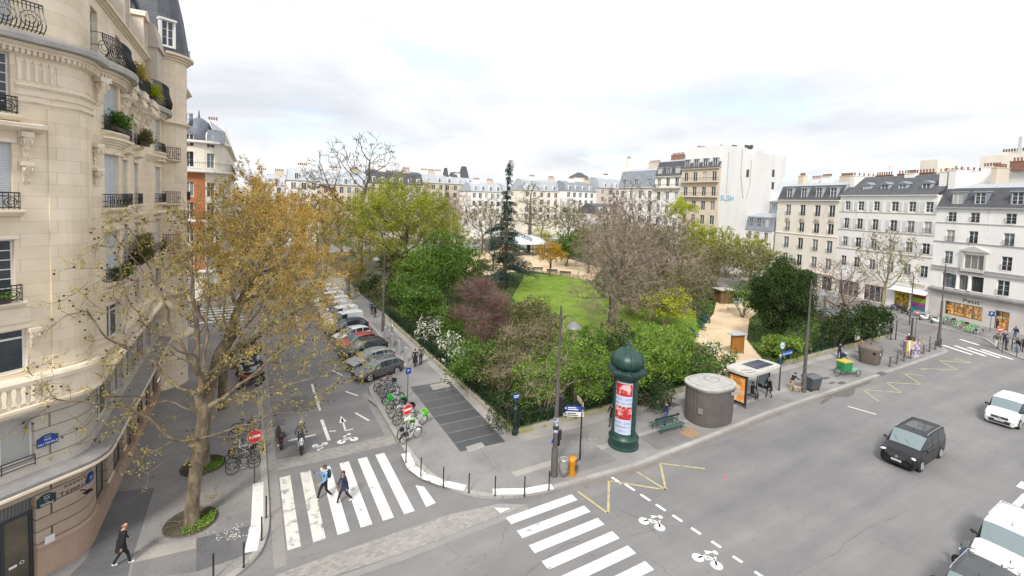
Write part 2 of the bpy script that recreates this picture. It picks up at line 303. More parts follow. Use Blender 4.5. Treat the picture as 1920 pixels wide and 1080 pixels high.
# park ground, lawn and sand
SOIL=mat('park_soil',(.045,.035,.022),.95,col2=(.06,.075,.025),scale=.8,detail=8)
flat('park_ground',[[(15.3,25.5),(72,25.9),(76,40),(93,100),(96,130),(15.3,130)]],PH+.02,SOIL)
LAWN=mat('lawn_grass',(.10,.18,.010),.9,col2=(.19,.275,.022),scale=.35,bump=.6,bscale=30,detail=9,dirt=((.24,.20,.09),.5,.62,.75))
lawnp=[G2(960,560),G2(985,515),G2(1090,517),G2(1130,560),G2(1300,592),G2(1335,640),G2(1240,665),G2(1130,690),G2(1040,640)]
flat('lawn',[lawnp],PH+.05,LAWN)
SAND=mat('sand_path',(.52,.39,.24),.95,col2=(.62,.50,.34),scale=.3,bump=.3,bscale=40,dirt=((.42,.25,.12),.25,.55,.68))
flat('sand_path',[[G2(1295,660),G2(1310,625),G2(1338,590),G2(1345,560),G2(1365,548),G2(1400,565),G2(1430,580),G2(1405,600),G2(1400,640),G2(1440,690),G2(1350,720)],[G2(860,505),G2(890,470),G2(1010,470),G2(1130,505),G2(1110,528),G2(1080,522),G2(985,508),G2(900,520)],[G2(765,512),G2(785,505),G2(800,540),G2(775,535)]],PH+.06,SAND)
# paved details on the pavements
SLATE=brickmat('slate_paving',(.075,.078,.085),(.10,.102,.108),(.24,.24,.25),60.,1.3,.03,.6,('x','y'))
flat('stone_paving',[[(11.25,24.95),(14.3,24.75),(14.75,35.5),(11.4,35.6)]],PH+.008,SLATE)
flat('pale_paving_panel',[[G2(806,722,PH),G2(838,716,PH),G2(845,725,PH),G2(812,732,PH)],[G2(873,838,PH),G2(903,829,PH),G2(910,838,PH),G2(879,849,PH)]],PH+.012,PAVEL)
flat('dark_pavement_patch',[[G2(x,y,PH) for x,y in ((195,925),(290,914),(245,1056),(240,1080),(130,1080),(160,1050),(205,950))],[G2(x,y,PH) for x,y in ((368,1010),(470,985),(478,1035),(368,1072))]],PH+.004,PAVED)
flat('pavement_patch',[[G2(x,y,PH) for x,y in ((250,1056),(368,1028),(368,1072),(300,1080),(245,1080))]],PH+.004,PAVEM)
flat('pale_pavement_band',[[G2(x,y,PH) for x,y in ((258,1030),(368,1009),(368,1028),(250,1055))],[G2(x,y,PH) for x,y in ((690,748),(700,735),(795,815),(783,822))]],PH+.0045,PAVEL)
flat('pavement_band',[[(15.4,24.2),(60,24.6),(60,25.3),(15.4,25.2)],[(14.5,25.2),(15.2,25.2),(15.2,58),(14.5,58)],[(13,21.2),(45,21.6),(45,21.9),(13,21.7)]],PH+.004,PAVEL)
flat('worn_pavement',[[(16.2,20.),(19.4,19.9),(19.3,21.7),(16.8,21.8)],[(22.5,19.6),(26.8,19.8),(26.8,21.5),(22.6,21.4)]],PH+.0045,PAVEM)
# setts across the mouth of the side street
flat('granite_setts',[[(1.,19.95),(3,20.05),(8.6,20.15),(11.2,19.75),(12.5,19.0),(6,18.75),(1.0,18.9),(.2,19.4)],[(.95,27.75),(8.15,27.75),(8.15,28.95),(.95,28.95)]],.006,SETT)
flat('granite_gutter',[[(.6,18.75),(6,18.72),(12.4,18.97),(12.2,18.6),(6,18.35),(.6,18.4)],[(.92,20.3),(1.4,20.3),(1.4,60),(.92,60)],[(7.7,29),(8.2,29),(8.2,36.2),(7.75,36.2)]],.004,mat('worn_gutter',(.27,.255,.245),.85,col2=(.23,.225,.22),scale=1.5))
# painted markings
b=MB()
def stripe(b,a,c,wd,z=.008,m=0):
    a=np.array(a);c=np.array(c);t=(c-a)/np.linalg.norm(c-a);n=np.array([-t[1],t[0]])*wd/2
    b.quad((*(a-n),z),(*(c-n),z),(*(c+n),z),(*(a+n),z),m)
for k in range(6): x=1.75+1.03*k; stripe(b,(x,21.15),(x-.02,27.02),.53,m=1 if k<2 else 0)
b.add([(*G2(779,910),.008),(*G2(795,913),.008),(*G2(817,943),.008),(*G2(799,951),.008)],[[0,3,2,1]])
b.build('zebra_crossing',[PAINT,PAINTW],kind='structure')
b=MB()
for k in range(11): y=18.43-1.035*k; x=.06*k*.3; stripe(b,(10.98+x,y),(15.0+x,y),.52)
b.add([(*G2(927,952),.008),(*G2(958,953),.008),(*G2(938,962),.008)],[[0,2,1]])
b.build('zebra_crossing',[PAINT],kind='structure')
b=MB()
for p in ((1156,901),(1181,914),(1210,933),(1239,952),(1270,972),(1305,996),(1343,1021),(1383,1049),(1424,1078)): g=G(*p); stripe(b,(g[0]-.36,g[1]+.15),(g[0]+.36,g[1]-.15),.2) if 0 else stripe(b,G2(p[0]-9,p[1]-6),G2(p[0]+9,p[1]+6),.17)
def L(pts,wd,m=0,z=.008):
    for a,c in zip(pts,pts[1:]): stripe(b,G2(*a),G2(*c),wd,z,m)
L([(603,787),(617,826)],.2); L([(617,809),(630,808)],.12); L([(540,827),(592,815)],.14); L([(648,783),(667,770)],.14) if 0 else None
for p,q in (((666,774),(692,789)),((648,734),(671,742)),((590,737),(600,770)),((622,694),(642,704)),((562,612),(567,640)),((554,590),(558,602)),((585,720),(589,736))): L([p,q],.16)
L([(648,808),(641,785)],.12); L([(648,808),(662,804)],.12); b.add([(*G2(636,794),.008),(*G2(650,790),.008),(*G2(639,780),.008)],[[0,1,2]])
L([(1590,762),(1643,777)],.14)
for k in range(5): a=G(1772+28*k,668-4.5*k); pass
for p,q in (((1767,647),(1822,665)),((1790,648),(1848,668)),((1815,651),(1875,671)),((1840,655),(1899,674)),((1800,636),(1835,647))): L([p,q],.45)
for p,q in (((1905,948),(1925,928)),((1912,915),(1922,905))): L([p,q],.3)
for k in range(6): y=63.8+1.5*k; stripe(b,(-6.,y),(-.6,y),.6)
def bikesign(cx,cy,ang,s):
    ca,sa=math.cos(ang),math.sin(ang)
    def q(x,y): return (cx+s*(x*ca-y*sa),cy+s*(x*sa+y*ca))
    for wx in (-.62,.62):
        o=len(b.v); b.add([(*q(wx+.42*math.cos(t*PI/8),.42*math.sin(t*PI/8)),.008) for t in range(16)],[list(range(16))])
    for p1,p2 in (((-.62,0),(-.2,.55)),((-.2,.55),(.45,.5)),((.45,.5),(.62,0)),((-.2,.1),(-.1,.55)),((.45,.5),(.42,.8)),((-.2,.1),(.45,.5)),((-.35,.95),(.15,1.15)),((-.25,.75),(.0,.95))): stripe(b,q(*p1),q(*p2),.13*s)
    b.add([(*q(.35+.2*math.cos(t*PI/5),1.25+.2*math.sin(t*PI/5)),.008) for t in range(10)],[list(range(10))])
gx=G(1222,983); bikesign(gx[0],gx[1],R(-62),.62); gx=G(1326,1053); bikesign(gx[0],gx[1],R(-62),.62)
gx=G(652,826); bikesign(gx[0],gx[1],0,.62); gx=G(600,834); bikesign(gx[0],gx[1],PI,.45)
b.build('road_markings',[PAINT],kind='structure')
b=MB()
def z5(x,y): return (960+x*.2871,770+y*.2871)
def L5(*pts,wd=.13):
    for a,c in zip(pts,pts[1:]): stripe(b,G2(*z5(*a)),G2(*z5(*c)),wd,.009)
L5((430,528),(628,672),(633,455)); L5((633,458),(1005,518),(968,345),(1262,380),wd=.12); L5((815,400),(1005,518))
def z7(x,y): return (1680+x/6.75,560+y/6.75)
def z4b(x,y): return (1440+x/4,500+y/4)
def L4(*pts,wd=.13):
    for a,c in zip(pts,pts[1:]): stripe(b,G2(*z4b(*a)),G2(*z4b(*c)),wd,.009)
L4((720,930),(830,1010)); L4((730,925),(1000,945),(880,865)); L4((880,868),(1150,883),(1010,795)); L4((1010,800),(1170,820)); L4((1140,770),(1200,775)); L4((1150,765),(1420,773),(1285,705)); L4((1290,705),(1535,722),(1400,690),wd=.2)
b.build('yellow_bus_markings',[YPAINT],kind='structure')
# white guide strips beside the bollards
b=MB()
def guide(pts,wd):
    pts=[G2(*p,PH) for p in pts]
    for a,c in zip(pts,pts[1:]): stripe(b,a,c,wd,PH+.009)
guide([(760,850),(772,876),(795,893),(830,906),(872,915)],.52); guide([(924,922),(985,921),(1036,912)],.5); guide([(484,906),(482,985)],.5); guide([(480,985),(470,1035)],.5); guide([(749,758),(772,783),(786,806)],.45)
b.build('guide_strip',[PAINT],kind='structure')
STAIN=mat('damp_asphalt',(.10,.085,.075),.6,col2=(.14,.125,.115),scale=3)
def blob(c,rx,ry,ang,seed):
    r=random.Random(seed); return [(c[0]+(rx*math.cos(t)*math.cos(ang)-ry*math.sin(t)*math.sin(ang))*q,c[1]+(rx*math.cos(t)*math.sin(ang)+ry*math.sin(t)*math.cos(ang))*q) for t,q in ((2*PI*i/24,r.uniform(.75,1.2)) for i in range(24))]
g1=G2(1602,730); flat('damp_stain',[[(41.5,19.55),(44,19.6),(49,19.62),(51,19.7),(50,19.35),(47,19.3),(45.4,18.7),(44.2,18.6),(43.2,19.2)],blob(G2(1548,751),1.2,.16,.1,2)],.005,STAIN)
flat('gutter_stain',[[(16,19.15),(20,18.88),(27,19.12),(34.3,19.52),(44,19.6),(44,19.3),(34.3,19.2),(27,18.9),(20,18.55),(16,18.75)]],.0045,mat('gutter_dirt',(.17,.15,.135),.8,col2=(.2,.185,.17),scale=1.2,detail=8))
flat('red_road_mark',[blob(G2(1360,893),.34,.14,.4,3)],.007,mat('faded_red',(.35,.13,.12),.9,dirt=((.2,.19,.19),6,.45,.6)))
flat('pavement_litter',[blob(G2(x,y,PH),.035,.03,0,i) for i,(x,y) in enumerate([(rnd.gauss(1100,16),rnd.gauss(822,6)) for _ in range(24)]+[(rnd.gauss(428,14),rnd.gauss(1002,7)) for _ in range(70)])],PH+.011,PAINTW,kind='stuff',label='pale droppings and litter scattered on the pavement',cat='litter')
COVER=mat('iron_cover',(.10,.095,.09),.6,metal=.3,col2=(.15,.14,.13),scale=6)
b=MB()
for (x,y,wx,wy) in ((1263,759,.9,.6),(1548,709,1.1,.4),(1578,718,1.,.4),(1652,700,1.3,.5),(1560,718,.9,.3)): g=G(x,y,PH); b.box(g[0]-wx/2,g[0]+wx/2,g[1]-wy/2,g[1]+wy/2,PH+.001,PH+.012)
b.build('manhole_covers',[COVER],kind='structure')
g=G(1300,813,PH); flat('orange_sand_patch',[blob((g[0]-.1,g[1]+.15),.75,.55,.2,5)],PH+.008,mat('orange_sand',(.33,.19,.095),.95,col2=(.27,.19,.13),scale=4))

TAR=mat('tar_seam',(.095,.093,.09),.6,col2=(.15,.15,.15),scale=2)
b=MB()
def seam(pts,wd,z=.003):
    pts=[G2(*q) for q in pts]
    for a,c in zip(pts,pts[1:]):
        n_=max(1,int(np.linalg.norm(np.array(c)-np.array(a))/.8)); prev=np.array(a)
        for i in range(1,n_+1): q=np.array(a)+(np.array(c)-np.array(a))*i/n_+np.array([rnd.gauss(0,.04),rnd.gauss(0,.04)])*(i<n_); stripe(b,prev,q,wd*rnd.uniform(.5,1.2),z); prev=q
seam([(1515,928),(1548,912),(1600,895)],.03); seam([(1555,1045),(1600,1008),(1640,985),(1700,955)],.028); seam([(1160,955),(1205,975),(1240,1010)],.05); seam([(1180,1005),(1255,985)],.04); seam([(985,1078),(1020,1050),(1060,1020),(1085,1015)],.05); seam([(1490,1078),(1560,1040)],.03); seam([(1660,795),(1672,790)],.05)
b.build('tar_seams',TAR,kind='structure')
b=MB()
for px,py in ((625,700),(560,760)): g=G(px,py); b.lathe([(.33,.002),(.33,.006),(.27,.0065)],20,0,g[0],g[1])
b.build('manhole_covers',COVER,kind='structure')
flat('road_patch',[[G2(545,745),G2(575,742),G2(580,770),G2(548,774)]],.002,asphalt('road_patch_dark',(.15,.148,.15),(.175,.173,.173),(.3,.5,1),False))
# ---------------------------------------------------------------- buildings
class Path:
    """a wall line in plan; outside lies to the right of travel. P(u, out) gives the plan point"""
    def __init__(s,pts):
        s.p=[np.array(q,float) for q in pts]; s.l=[0.]
        for a,b in zip(s.p,s.p[1:]): s.l.append(s.l[-1]+np.linalg.norm(b-a))
        n=[]
        for a,b in zip(s.p,s.p[1:]): t=(b-a)/np.linalg.norm(b-a); n.append(np.array([t[1],-t[0]]))
        s.sn=n; s.vn=[]
        for i in range(len(s.p)):
            a=n[max(i-1,0)]; b=n[min(i,len(n)-1)]; m=a+b; m=m/np.linalg.norm(m); s.vn.append(m/max(.5,m@a))
    def P(s,u,o=0.):
        i=0
        while i<len(s.sn)-1 and u>s.l[i+1]: i+=1
        f=(u-s.l[i])/(s.l[i+1]-s.l[i]); q=s.p[i]+(s.p[i+1]-s.p[i])*f; n=s.vn[i]*(1-f)+s.vn[i+1]*f if 0<=f<=1 else s.sn[i]
        return q+n*o
    def nrm(s,u):
        i=0
        while i<len(s.sn)-1 and u>s.l[i+1]+1e-6: i+=1
        return s.sn[i]
    def ang(s,u): n=s.nrm(u); return math.atan2(n[0],-n[1])      # rotation that turns a part facing -y outward
    def us(s,a,b): return [a]+[x for x in s.l if a+1e-4<x<b-1e-4]+[b]
    def u_at_y(s,y):
        for i in range(len(s.p)-1):
            a,b=s.p[i][1],s.p[i+1][1]
            if a<=y<=b and b>a: return s.l[i]+(y-a)/(b-a)*(s.l[i+1]-s.l[i])
        return s.l[-1]
def wall(b,path,z0,z1,holes=(),depth=.25,m=0,mr=0,u0=None,u1=None,off=0.,caps=(1,1)):
    """a wall with real openings and reveals; holes = (ua, ub, za, zb)"""
    u0=0 if u0 is None else u0; u1=path.l[-1] if u1 is None else u1
    U=sorted(set([round(x,4) for x in path.us(u0,u1)]+[round(x,4) for h in holes for x in h[:2]])); Z=sorted(set([z0,z1]+[x for h in holes for x in h[2:4]]))
    for a,c in zip(U,U[1:]):
        um=(a+c)/2
        hs=[h for h in holes if h[0]-1e-4<um<h[1]+1e-4]
        zs=sorted(set([z0,z1]+[x for h in hs for x in h[2:4]]))
        pa=path.P(a+1e-6,off); pc=path.P(c-1e-6,off)
        for za,zb in zip(zs,zs[1:]):
            zm=(za+zb)/2
            if any(h[2]-1e-4<zm<h[3]+1e-4 for h in hs): continue
            b.quad((*pa,za),(*pc,za),(*pc,zb),(*pa,zb),m)
    for ua,ub,za,zb in holes:
        for x,y in zip(path.us(ua,ub),path.us(ua,ub)[1:]):
            p,q,r,s_=path.P(x,off),path.P(y,off),path.P(y,off-depth),path.P(x,off-depth)
            
            if caps[1] or zb<z1-1e-4: b.quad((*p,zb),(*q,zb),(*r,zb),(*s_,zb),mr)
            if caps[0] or za>z0+1e-4: b.quad((*s_,za),(*r,za),(*q,za),(*p,za),mr)
        for u,fl in ((ua,0),(ub,1)):
            p,q=path.P(u,off),path.P(u,off-depth); v=[(*p,za),(*p,zb),(*q,zb),(*q,za)]; b.quad(*(v if not fl else v[::-1]),mr)
def moulding(b,path,prof,u0=None,u1=None,m=0,caps=True):
    """profile of (out, z) swept along a stretch of the wall"""
    us=path.us(0 if u0 is None else u0,path.l[-1] if u1 is None else u1); n=len(prof)
    vs=[(*path.P(min(max(u,us[0]+1e-6),us[-1]-1e-6),o),z) for u in us for o,z in prof]
    fs=[[i*n+j,(i+1)*n+j,(i+1)*n+(j+1)%n,i*n+(j+1)%n] for i in range(len(us)-1) for j in range(n)]
    if caps: fs+=[list(range(n)),list(range((len(us)-1)*n,len(us)*n))[::-1]]
    b.add(vs,fs,m)
def cornice(b,path,z,h,o,u0=None,u1=None,m=0,steps=4,dent=None,md=None):
    prof=[(-.02,z)]
    for k in range(steps):
        f=(k+1)/steps; prof+=[(o*f**1.4,z+h*k/steps),(o*f**1.4,z+h*(k+.8)/steps)]
    prof+=[(o,z+h),(-.02,z+h+.03)]; moulding(b,path,prof,u0,u1,m)
    if dent:
        u=u0 or 0
        while u<(u1 or path.l[-1])-dent:
            p=path.P(u+dent/2); b.at(p[0],p[1],0,path.ang(u+dent/2)); b.box(-dent*.28,dent*.28,-o*.62,0,z+h*.12,z+h*.5,m); b.at(); u+=dent
FRAME=mat('window_frame_white',(.72,.73,.74),.5); SHUT=mat('shutter_pale_grey',(.56,.59,.62),.6); CURT=mat('curtain',(.55,.54,.5),.9,col2=(.35,.35,.34),scale=1.5,stretch=(9,1,.3))
ROOMD=mat('dark_interior',(.03,.028,.026),.9,col2=(.06,.05,.04),scale=1.2)
_wc={}
PANES=[mat('curtained_pane',(.30,.295,.28),.25,spec=.6,col2=(.14,.14,.135),scale=2.,stretch=(6,6,.4)),mat('pale_blind_pane',(.42,.41,.39),.3,spec=.6),mat('painted_reflection_pane',(.20,.23,.26),.08,spec=.8,col2=(.07,.08,.09),scale=1.)]  # last pane: glossy, with a bright reflection also put into its base colour
def window_mesh(w,h,style='casement',bars=3):
    k=(round(w,2),round(h,2),style,bars)
    if k in _wc: return _wc[k]
    b=MB(); f=.055 if w<1.3 else .07; g=MB()
    if style=='shutter':
        n=int(h/.07)
        for s in (-1,1):
            x0,x1=(-w/2,-.01) if s<0 else (.01,w/2)
            b.box(x0,x1,-.02,.02,0,h)
            for i in range(n): z=.03+i*(h-.06)/n; b.xprism([(-.02,z),(-.045,z+.012),(-.045,z+.03),(-.02,z+.05)],x0+.05,x1-.05)
        _wc[k]=(mesh_of('window',b,SHUT),None); return _wc[k]
    b.box(-w/2,w/2,-.03,.03,0,f); b.box(-w/2,w/2,-.03,.03,h-f,h); b.box(-w/2,-w/2+f,-.03,.03,f,h-f); b.box(w/2-f,w/2,-.03,.03,f,h-f)
    if style in('casement','curtain','tall'):
        b.box(-f*.8,f*.8,-.035,.025,f,h-f)
        top=h-f
        if style=='tall': top=h*.78; b.box(-w/2+f,w/2-f,-.036,.024,top-.03,top+.04)
        for i in range(1,bars+1):
            z=f+(top-f)*i/(bars+1)
            for s in (-1,1): x0,x1=(-w/2+f,-f*.8) if s<0 else (f*.8,w/2-f); b.box(x0,x1,-.022,.018,z-.016,z+.016)
    elif style=='shop':
        for i in range(1,bars): x=-w/2+w*i/bars; b.box(x-.03,x+.03,-.03,.03,f,h-f)
    g.quad((-w/2+.02,.0,.02),(w/2-.02,.0,.02),(w/2-.02,.0,h-.02),(-w/2+.02,.0,h-.02))
    _wc[k]=(mesh_of('window',b,FRAME),mesh_of('pane',g,GLASS)); return _wc[k]
def put_window(parent,pos,ang,w,h,style='casement',bars=3,inset=.2,mats=None):
    fm,gm=window_mesh(w,h,style,bars)
    o=link('window',fm,parent,None); o.matrix_local=Matrix.Translation(pos)@Matrix.Rotation(ang,4,'Z')@Matrix.Translation((0,inset,0))
    if gm:
        po=link('pane',gm,o); q=rnd.random()
        if q<.3: po.material_slots[0].link='OBJECT'; po.material_slots[0].material=PANES[int(q*10)]
    if mats:
        for i,q in enumerate(mats): o.material_slots[i].link='OBJECT'; o.material_slots[i].material=q
    return o
def win_on(parent,path,u0,u1,z0,z1,style='casement',bars=3,inset=.2):
    u=(u0+u1)/2; a,c=path.P(u0+1e-5),path.P(u1-1e-5); mid=(a+c)/2; d=(c-a); ang=math.atan2(d[1],d[0])
    return put_window(parent,(mid[0],mid[1],z0),ang,np.linalg.norm(d)*1.0,z1-z0,style,bars,inset)
def railing(path,u0,u1,z,h,off,step=.12,belly=.0,ornate=False,r=.011,ends=True):
    b=MB(); us=path.us(u0,u1)
    def pts(o,zz): return [(*path.P(min(max(u,u0+1e-6),u1-1e-6),o),zz) for u in us]
    b.tube(pts(off,z+h),.024,5); b.tube(pts(off,z+.08),.016,4); b.tube(pts(off,z+h-.12),.014,4)
    n=max(2,int((u1-u0)/step))
    for i in range(n+1):
        u=u0+1e-5+(u1-u0-2e-5)*i/n
        if belly:
            q=[(.0,.0),(belly*.8,.15),(belly,.32),(belly*.55,.52),(belly*.08,.75),(0,1)]; b.tube([(*path.P(u,off+o),z+h*f) for o,f in q],r,4,caps=False)
        else: b.tube([(*path.P(u,off),z),(*path.P(u,off),z+h)],r,4,caps=False)
    if ornate:
        k=max(1,round((u1-u0)/.55))
        for i in range(k):
            u=u0+(u1-u0)*(i+.5)/k; p=path.P(u,off); b.at(p[0],p[1],0,path.ang(u)); b.ring((0,0,z+h*.45),h*.27,.016,'y',14,4); b.ring((0,0,z+h*.45),h*.14,.014,'y',10,4); b.at()
    if ends:
        for u in (u0+1e-5,u1-1e-5):
            for zz in (z+h,z+.08,z+h*.5): b.tube([(*path.P(u,0),zz),(*path.P(u,off),zz)],.015,4)
            if not belly: b.tube([(*path.P(u,off*.5),z),(*path.P(u,off*.5),z+h)],r,4)
    return b
def carve(b,p,ang,z,w,h,o,m=0,seed=1):
    """a carved scroll bracket: stacked volutes with leaf lumps"""
    r=random.Random(seed); b.at(p[0],p[1],z,ang)
    b.yprism([(-w*.5,h*.82),(w*.5,h*.82),(w*.5,h),(-w*.5,h)],-o,0,m)
    b.xprism([(-o*.95,h*.82),(-o*.8,h*.6),(-o*.42,h*.4),(-o*.25,h*.15),(-o*.1,0),(0,0),(0,h*.82)],-w*.26,w*.26,m)
    for sg in (-1,1): b.ring((sg*w*.3,-o*.62,h*.66),h*.1,h*.035,'x',12,5,m); b.ring((sg*w*.24,-o*.22,h*.16),h*.055,h*.022,'x',10,4,m)
    for i in range(20):
        f=r.random(); zz=h*(.8-.74*f); dep=o*(.9-.78*f)*r.uniform(.6,1.12); b.ball((w*r.uniform(-.42,.42)*(1.05-.5*f),-dep,zz),w*r.uniform(.07,.15),o*r.uniform(.06,.14),h*r.uniform(.03,.085),6,4,m)
    b.at()
STONE=brickmat('limestone_courses',(.84,.745,.60),(.76,.66,.515),(.66,.57,.445),1.15,.47,.012,.85,('y','z'),vary=((.80,.76,.70),(1.04,1.02,1)),bump=.25)
STONET=mat('limestone_trim',(.84,.745,.60),.85,col2=(.73,.63,.49),scale=1.3,bump=.15,bscale=12,detail=8,dirt=((.50,.43,.34),1.1,.56,.78))
STONEG=brickmat('ground_floor_stone',(.50,.41,.32),(.44,.355,.275),(.12,.09,.07),4.,.5,.022,.85,('y','z'),bump=.6)
STONEP=mat('pink_plinth_stone',(.42,.29,.215),.85,col2=(.36,.25,.19),scale=1.6,bump=.15,bscale=18)
STONEL=brickmat('pale_first_floor_stone',(.58,.54,.49),(.54,.5,.45),(.22,.2,.18),4.,.55,.022,.85,('y','z'),bump=.6)
LEDGE=mat('grey_ledge_lead',(.20,.195,.20),.7,col2=(.29,.28,.275),scale=1.6)
ZINC=mat('roof_zinc',(.36,.39,.43),.5,col2=(.44,.47,.51),scale=.8,metal=.15,stretch=(3,3,1)); SLATER=brickmat('roof_slate',(.085,.095,.115),(.115,.125,.15),(.05,.055,.065),.32,.22,.01,.6,('y','z'))
ZINCD=mat('roof_zinc_dark',(.20,.225,.26),.55,col2=(.26,.285,.32),scale=1.)
# ---- the corner building on the left
d0=np.array([.8,.6]); P0=np.array([-6.5,24.2])
def ch(s): return tuple(P0+d0*s)
def quadb(a,i,c,n=6): return [tuple((1-t)**2*np.array(a)+2*t*(1-t)*np.array(i)+t*t*np.array(c)) for t in np.linspace(0,1,n+1)]
CORN=quadb(ch(.25),(-5.85,24.69),(-5.85,25.35),6)
def bow(y0,y1,o,n=10): return [(-5.85+o*(math.sin(PI*i/n)**.6 if 0<i<n else 0),y0+(y1-y0)*i/n) for i in range(n+1)]
BASE=Path([ch(-9)]+CORN+[(-5.85,42.4)])
UP=Path([ch(-9)]+CORN+[(-5.85,26.2)]+bow(26.3,30.3,.5)+bow(37.7,41.9,.5)+[(-5.85,42.4)])
b1=empty('corner_building',(-5.85,30,0),label='cream stone corner building at the left with carved brackets and black balconies',cat='building')
b1.location=(0,0,0)
def U(s): return 9+s
uy=UP.u_at_y; by=BASE.u_at_y
# ground floor
gh=[(U(-3.2),U(-.8),.05,3.5)]+[(by(a),by(c),z0,z1) for a,c,z0,z1 in ((25.9,27.75,1.15,3.2),(28.9,30.9,.95,3.2),(31.7,33.6,.6,3.2),(34.4,36.,.6,3.2),(37,38.6,.6,3.2),(39.4,41.2,.6,3.2))]
b=MB(); wall(b,BASE,1.35,3.95,[h if h[2]>1.35 else (h[0],h[1],1.35,h[3]) for h in gh],.3,caps=(0,1)); wall(b,BASE,0,1.35,[(h[0],h[1],max(h[2],.0),1.35) for h in gh if h[2]<1.35],.3,1,1,off=.06,caps=(1,0))
moulding(b,BASE,[(-.02,1.3),(.1,1.3),(.11,1.38),(.02,1.44)],U(-.8),by(25.9),1)
b.build('wall',[STONEG,STONEP],b1)
b=MB(); cornice(b,BASE,3.78,.38,.34,None,None,0,4); moulding(b,BASE,[(-.02,4.17),(.72,4.17),(.74,4.34),(-.02,4.46)],None,None,1); moulding(b,BASE,[(.7,4.1),(.78,4.1),(.78,4.2),(.7,4.2)],None,None,0)
b.build('ground_floor_cornice',[STONET,LEDGE],b1)
# entrance on the chamfer
b=MB(); p=BASE.P(U(-2.),-.25); a=math.atan2(.6,.8); b.at(p[0],p[1],0,a)
for x in (-1.18,-.42,.35,1.14): b.box(x-.05,x+.05,-.06,.06,0,2.85,0)
b.box(-1.2,1.2,-.07,.07,2.8,2.92,0); b.box(-1.2,1.2,-.06,.06,0,.12,0)
for i in range(24): b.box(-1.2+i*.1,-1.2+i*.1+.07,-.05,.02,2.92,3.5,1)
dr=b.build('entrance_door',[mat('anthracite_frame',(.035,.04,.05),.45),mat('louvre_grey',(.11,.115,.11),.6)],b1)
b=MB(); b.at(p[0],p[1],0,a); b.quad((-1.2,.0,0),(1.2,.0,0),(1.2,.0,2.85),(-1.2,.0,2.85)); b.build('pane',mat('dark_glass',(.06,.05,.035),.08,spec=.8,col2=(.13,.11,.075),scale=.7),dr)
b=MB(); b.at(p[0],p[1],0,a); b.box(.5,.72,-.072,-.062,.95,1.05); b.ring((.86,-.066,1.02),.06,.012,'y',12,4); b.build('door_sticker',WHITEP,dr)
SHOPG=mat('shop_glass',(.09,.12,.115),.1,spec=.9,col2=(.2,.24,.22),scale=.5)
for i,h in enumerate(gh[1:]):
    o=win_on(b1,BASE,h[0],h[1],h[2],h[3],'shop',2,.2)
    o.children[0].material_slots[0].link='OBJECT'; o.children[0].material_slots[0].material=SHOPG; o.material_slots[0].link='OBJECT'; o.material_slots[0].material=DGREY
# first floor: pale rusticated blocks, arched window
fh=[(U(-2.6),U(-.78),5.0,6.75)]+[(by(a),by(c),4.75,6.7) for a,c in ((26.2,28.6),(29.3,31.1),(31.9,33.7),(34.6,36.4),(37.4,39),(39.6,41.2))]
b=MB(); wall(b,BASE,4.3,7.0,fh,.3); b.build('wall',STONEL,b1)
for h in fh: win_on(b1,BASE,h[0],h[1],h[2],h[3],'casement',0,.22)
b=MB(); p=BASE.P(U(-1.69),-.02); b.at(p[0],p[1],0,a)      # arch spandrels and voussoirs
for s in (-1,1):
    arc=[(s*.91,6.76)]+[(s*(.91-.55*(1-math.cos(t))),6.2+.55*math.sin(t)) for t in np.linspace(0,PI/2,8)]
    n=len(arc); b.add([(x,0,z) for x,z in arc]+[(x,.28,z) for x,z in arc],[list(range(n))]+[[i,i+1,n+i+1,n+i] for i in range(n-1)])
for x in (-.5,0,.5): b.yprism([(x-.17,6.78),(x+.17,6.78),(x+.24,7.0),(x-.24,7.0)],-.09,0)
b.build('window_arch',STONEL,b1)
b=railing(BASE,U(-2.6),U(-.78),4.75,.42,.02,.9); b.build('guard_rail',BLACKM,b1)
# balustrade band
b=MB(); cornice(b,BASE,6.86,.34,.42,None,None,0,3); moulding(b,BASE,[(.0,8.0),(.4,8.02),(.42,8.18),(.36,8.3),(0,8.3)],None,None,0)
wall(b,BASE,7.2,8.02,[(U(-1.9),U(-.62),7.22,7.98)]+[(by(26.6),by(30.),7.22,7.98),(by(37.9),by(41.6),7.22,7.98)],.2,off=.3)
for x0,x1 in ((U(-1.9),U(-.62)),(by(26.6),by(30.)),(by(37.9),by(41.6))):
    n=int((x1-x0)/.24)
    for i in range(n): q=BASE.P(x0+(i+.5)*(x1-x0)/n,.2); b.lathe([(.05,7.2),(.075,7.26),(.05,7.36),(.085,7.52),(.05,7.8),(.075,7.95),(.07,8.02)],8,0,q[0],q[1])
b.build('balustrade',STONET,b1)
for u in (U(-.3),U(-2.2)): b=MB(); p=BASE.P(u,.3); b.at(p[0],p[1],0,BASE.ang(u)); b.box(-.2,.2,-.06,0,7.22,8.02); b.build('balustrade_panel',STONET,b1)
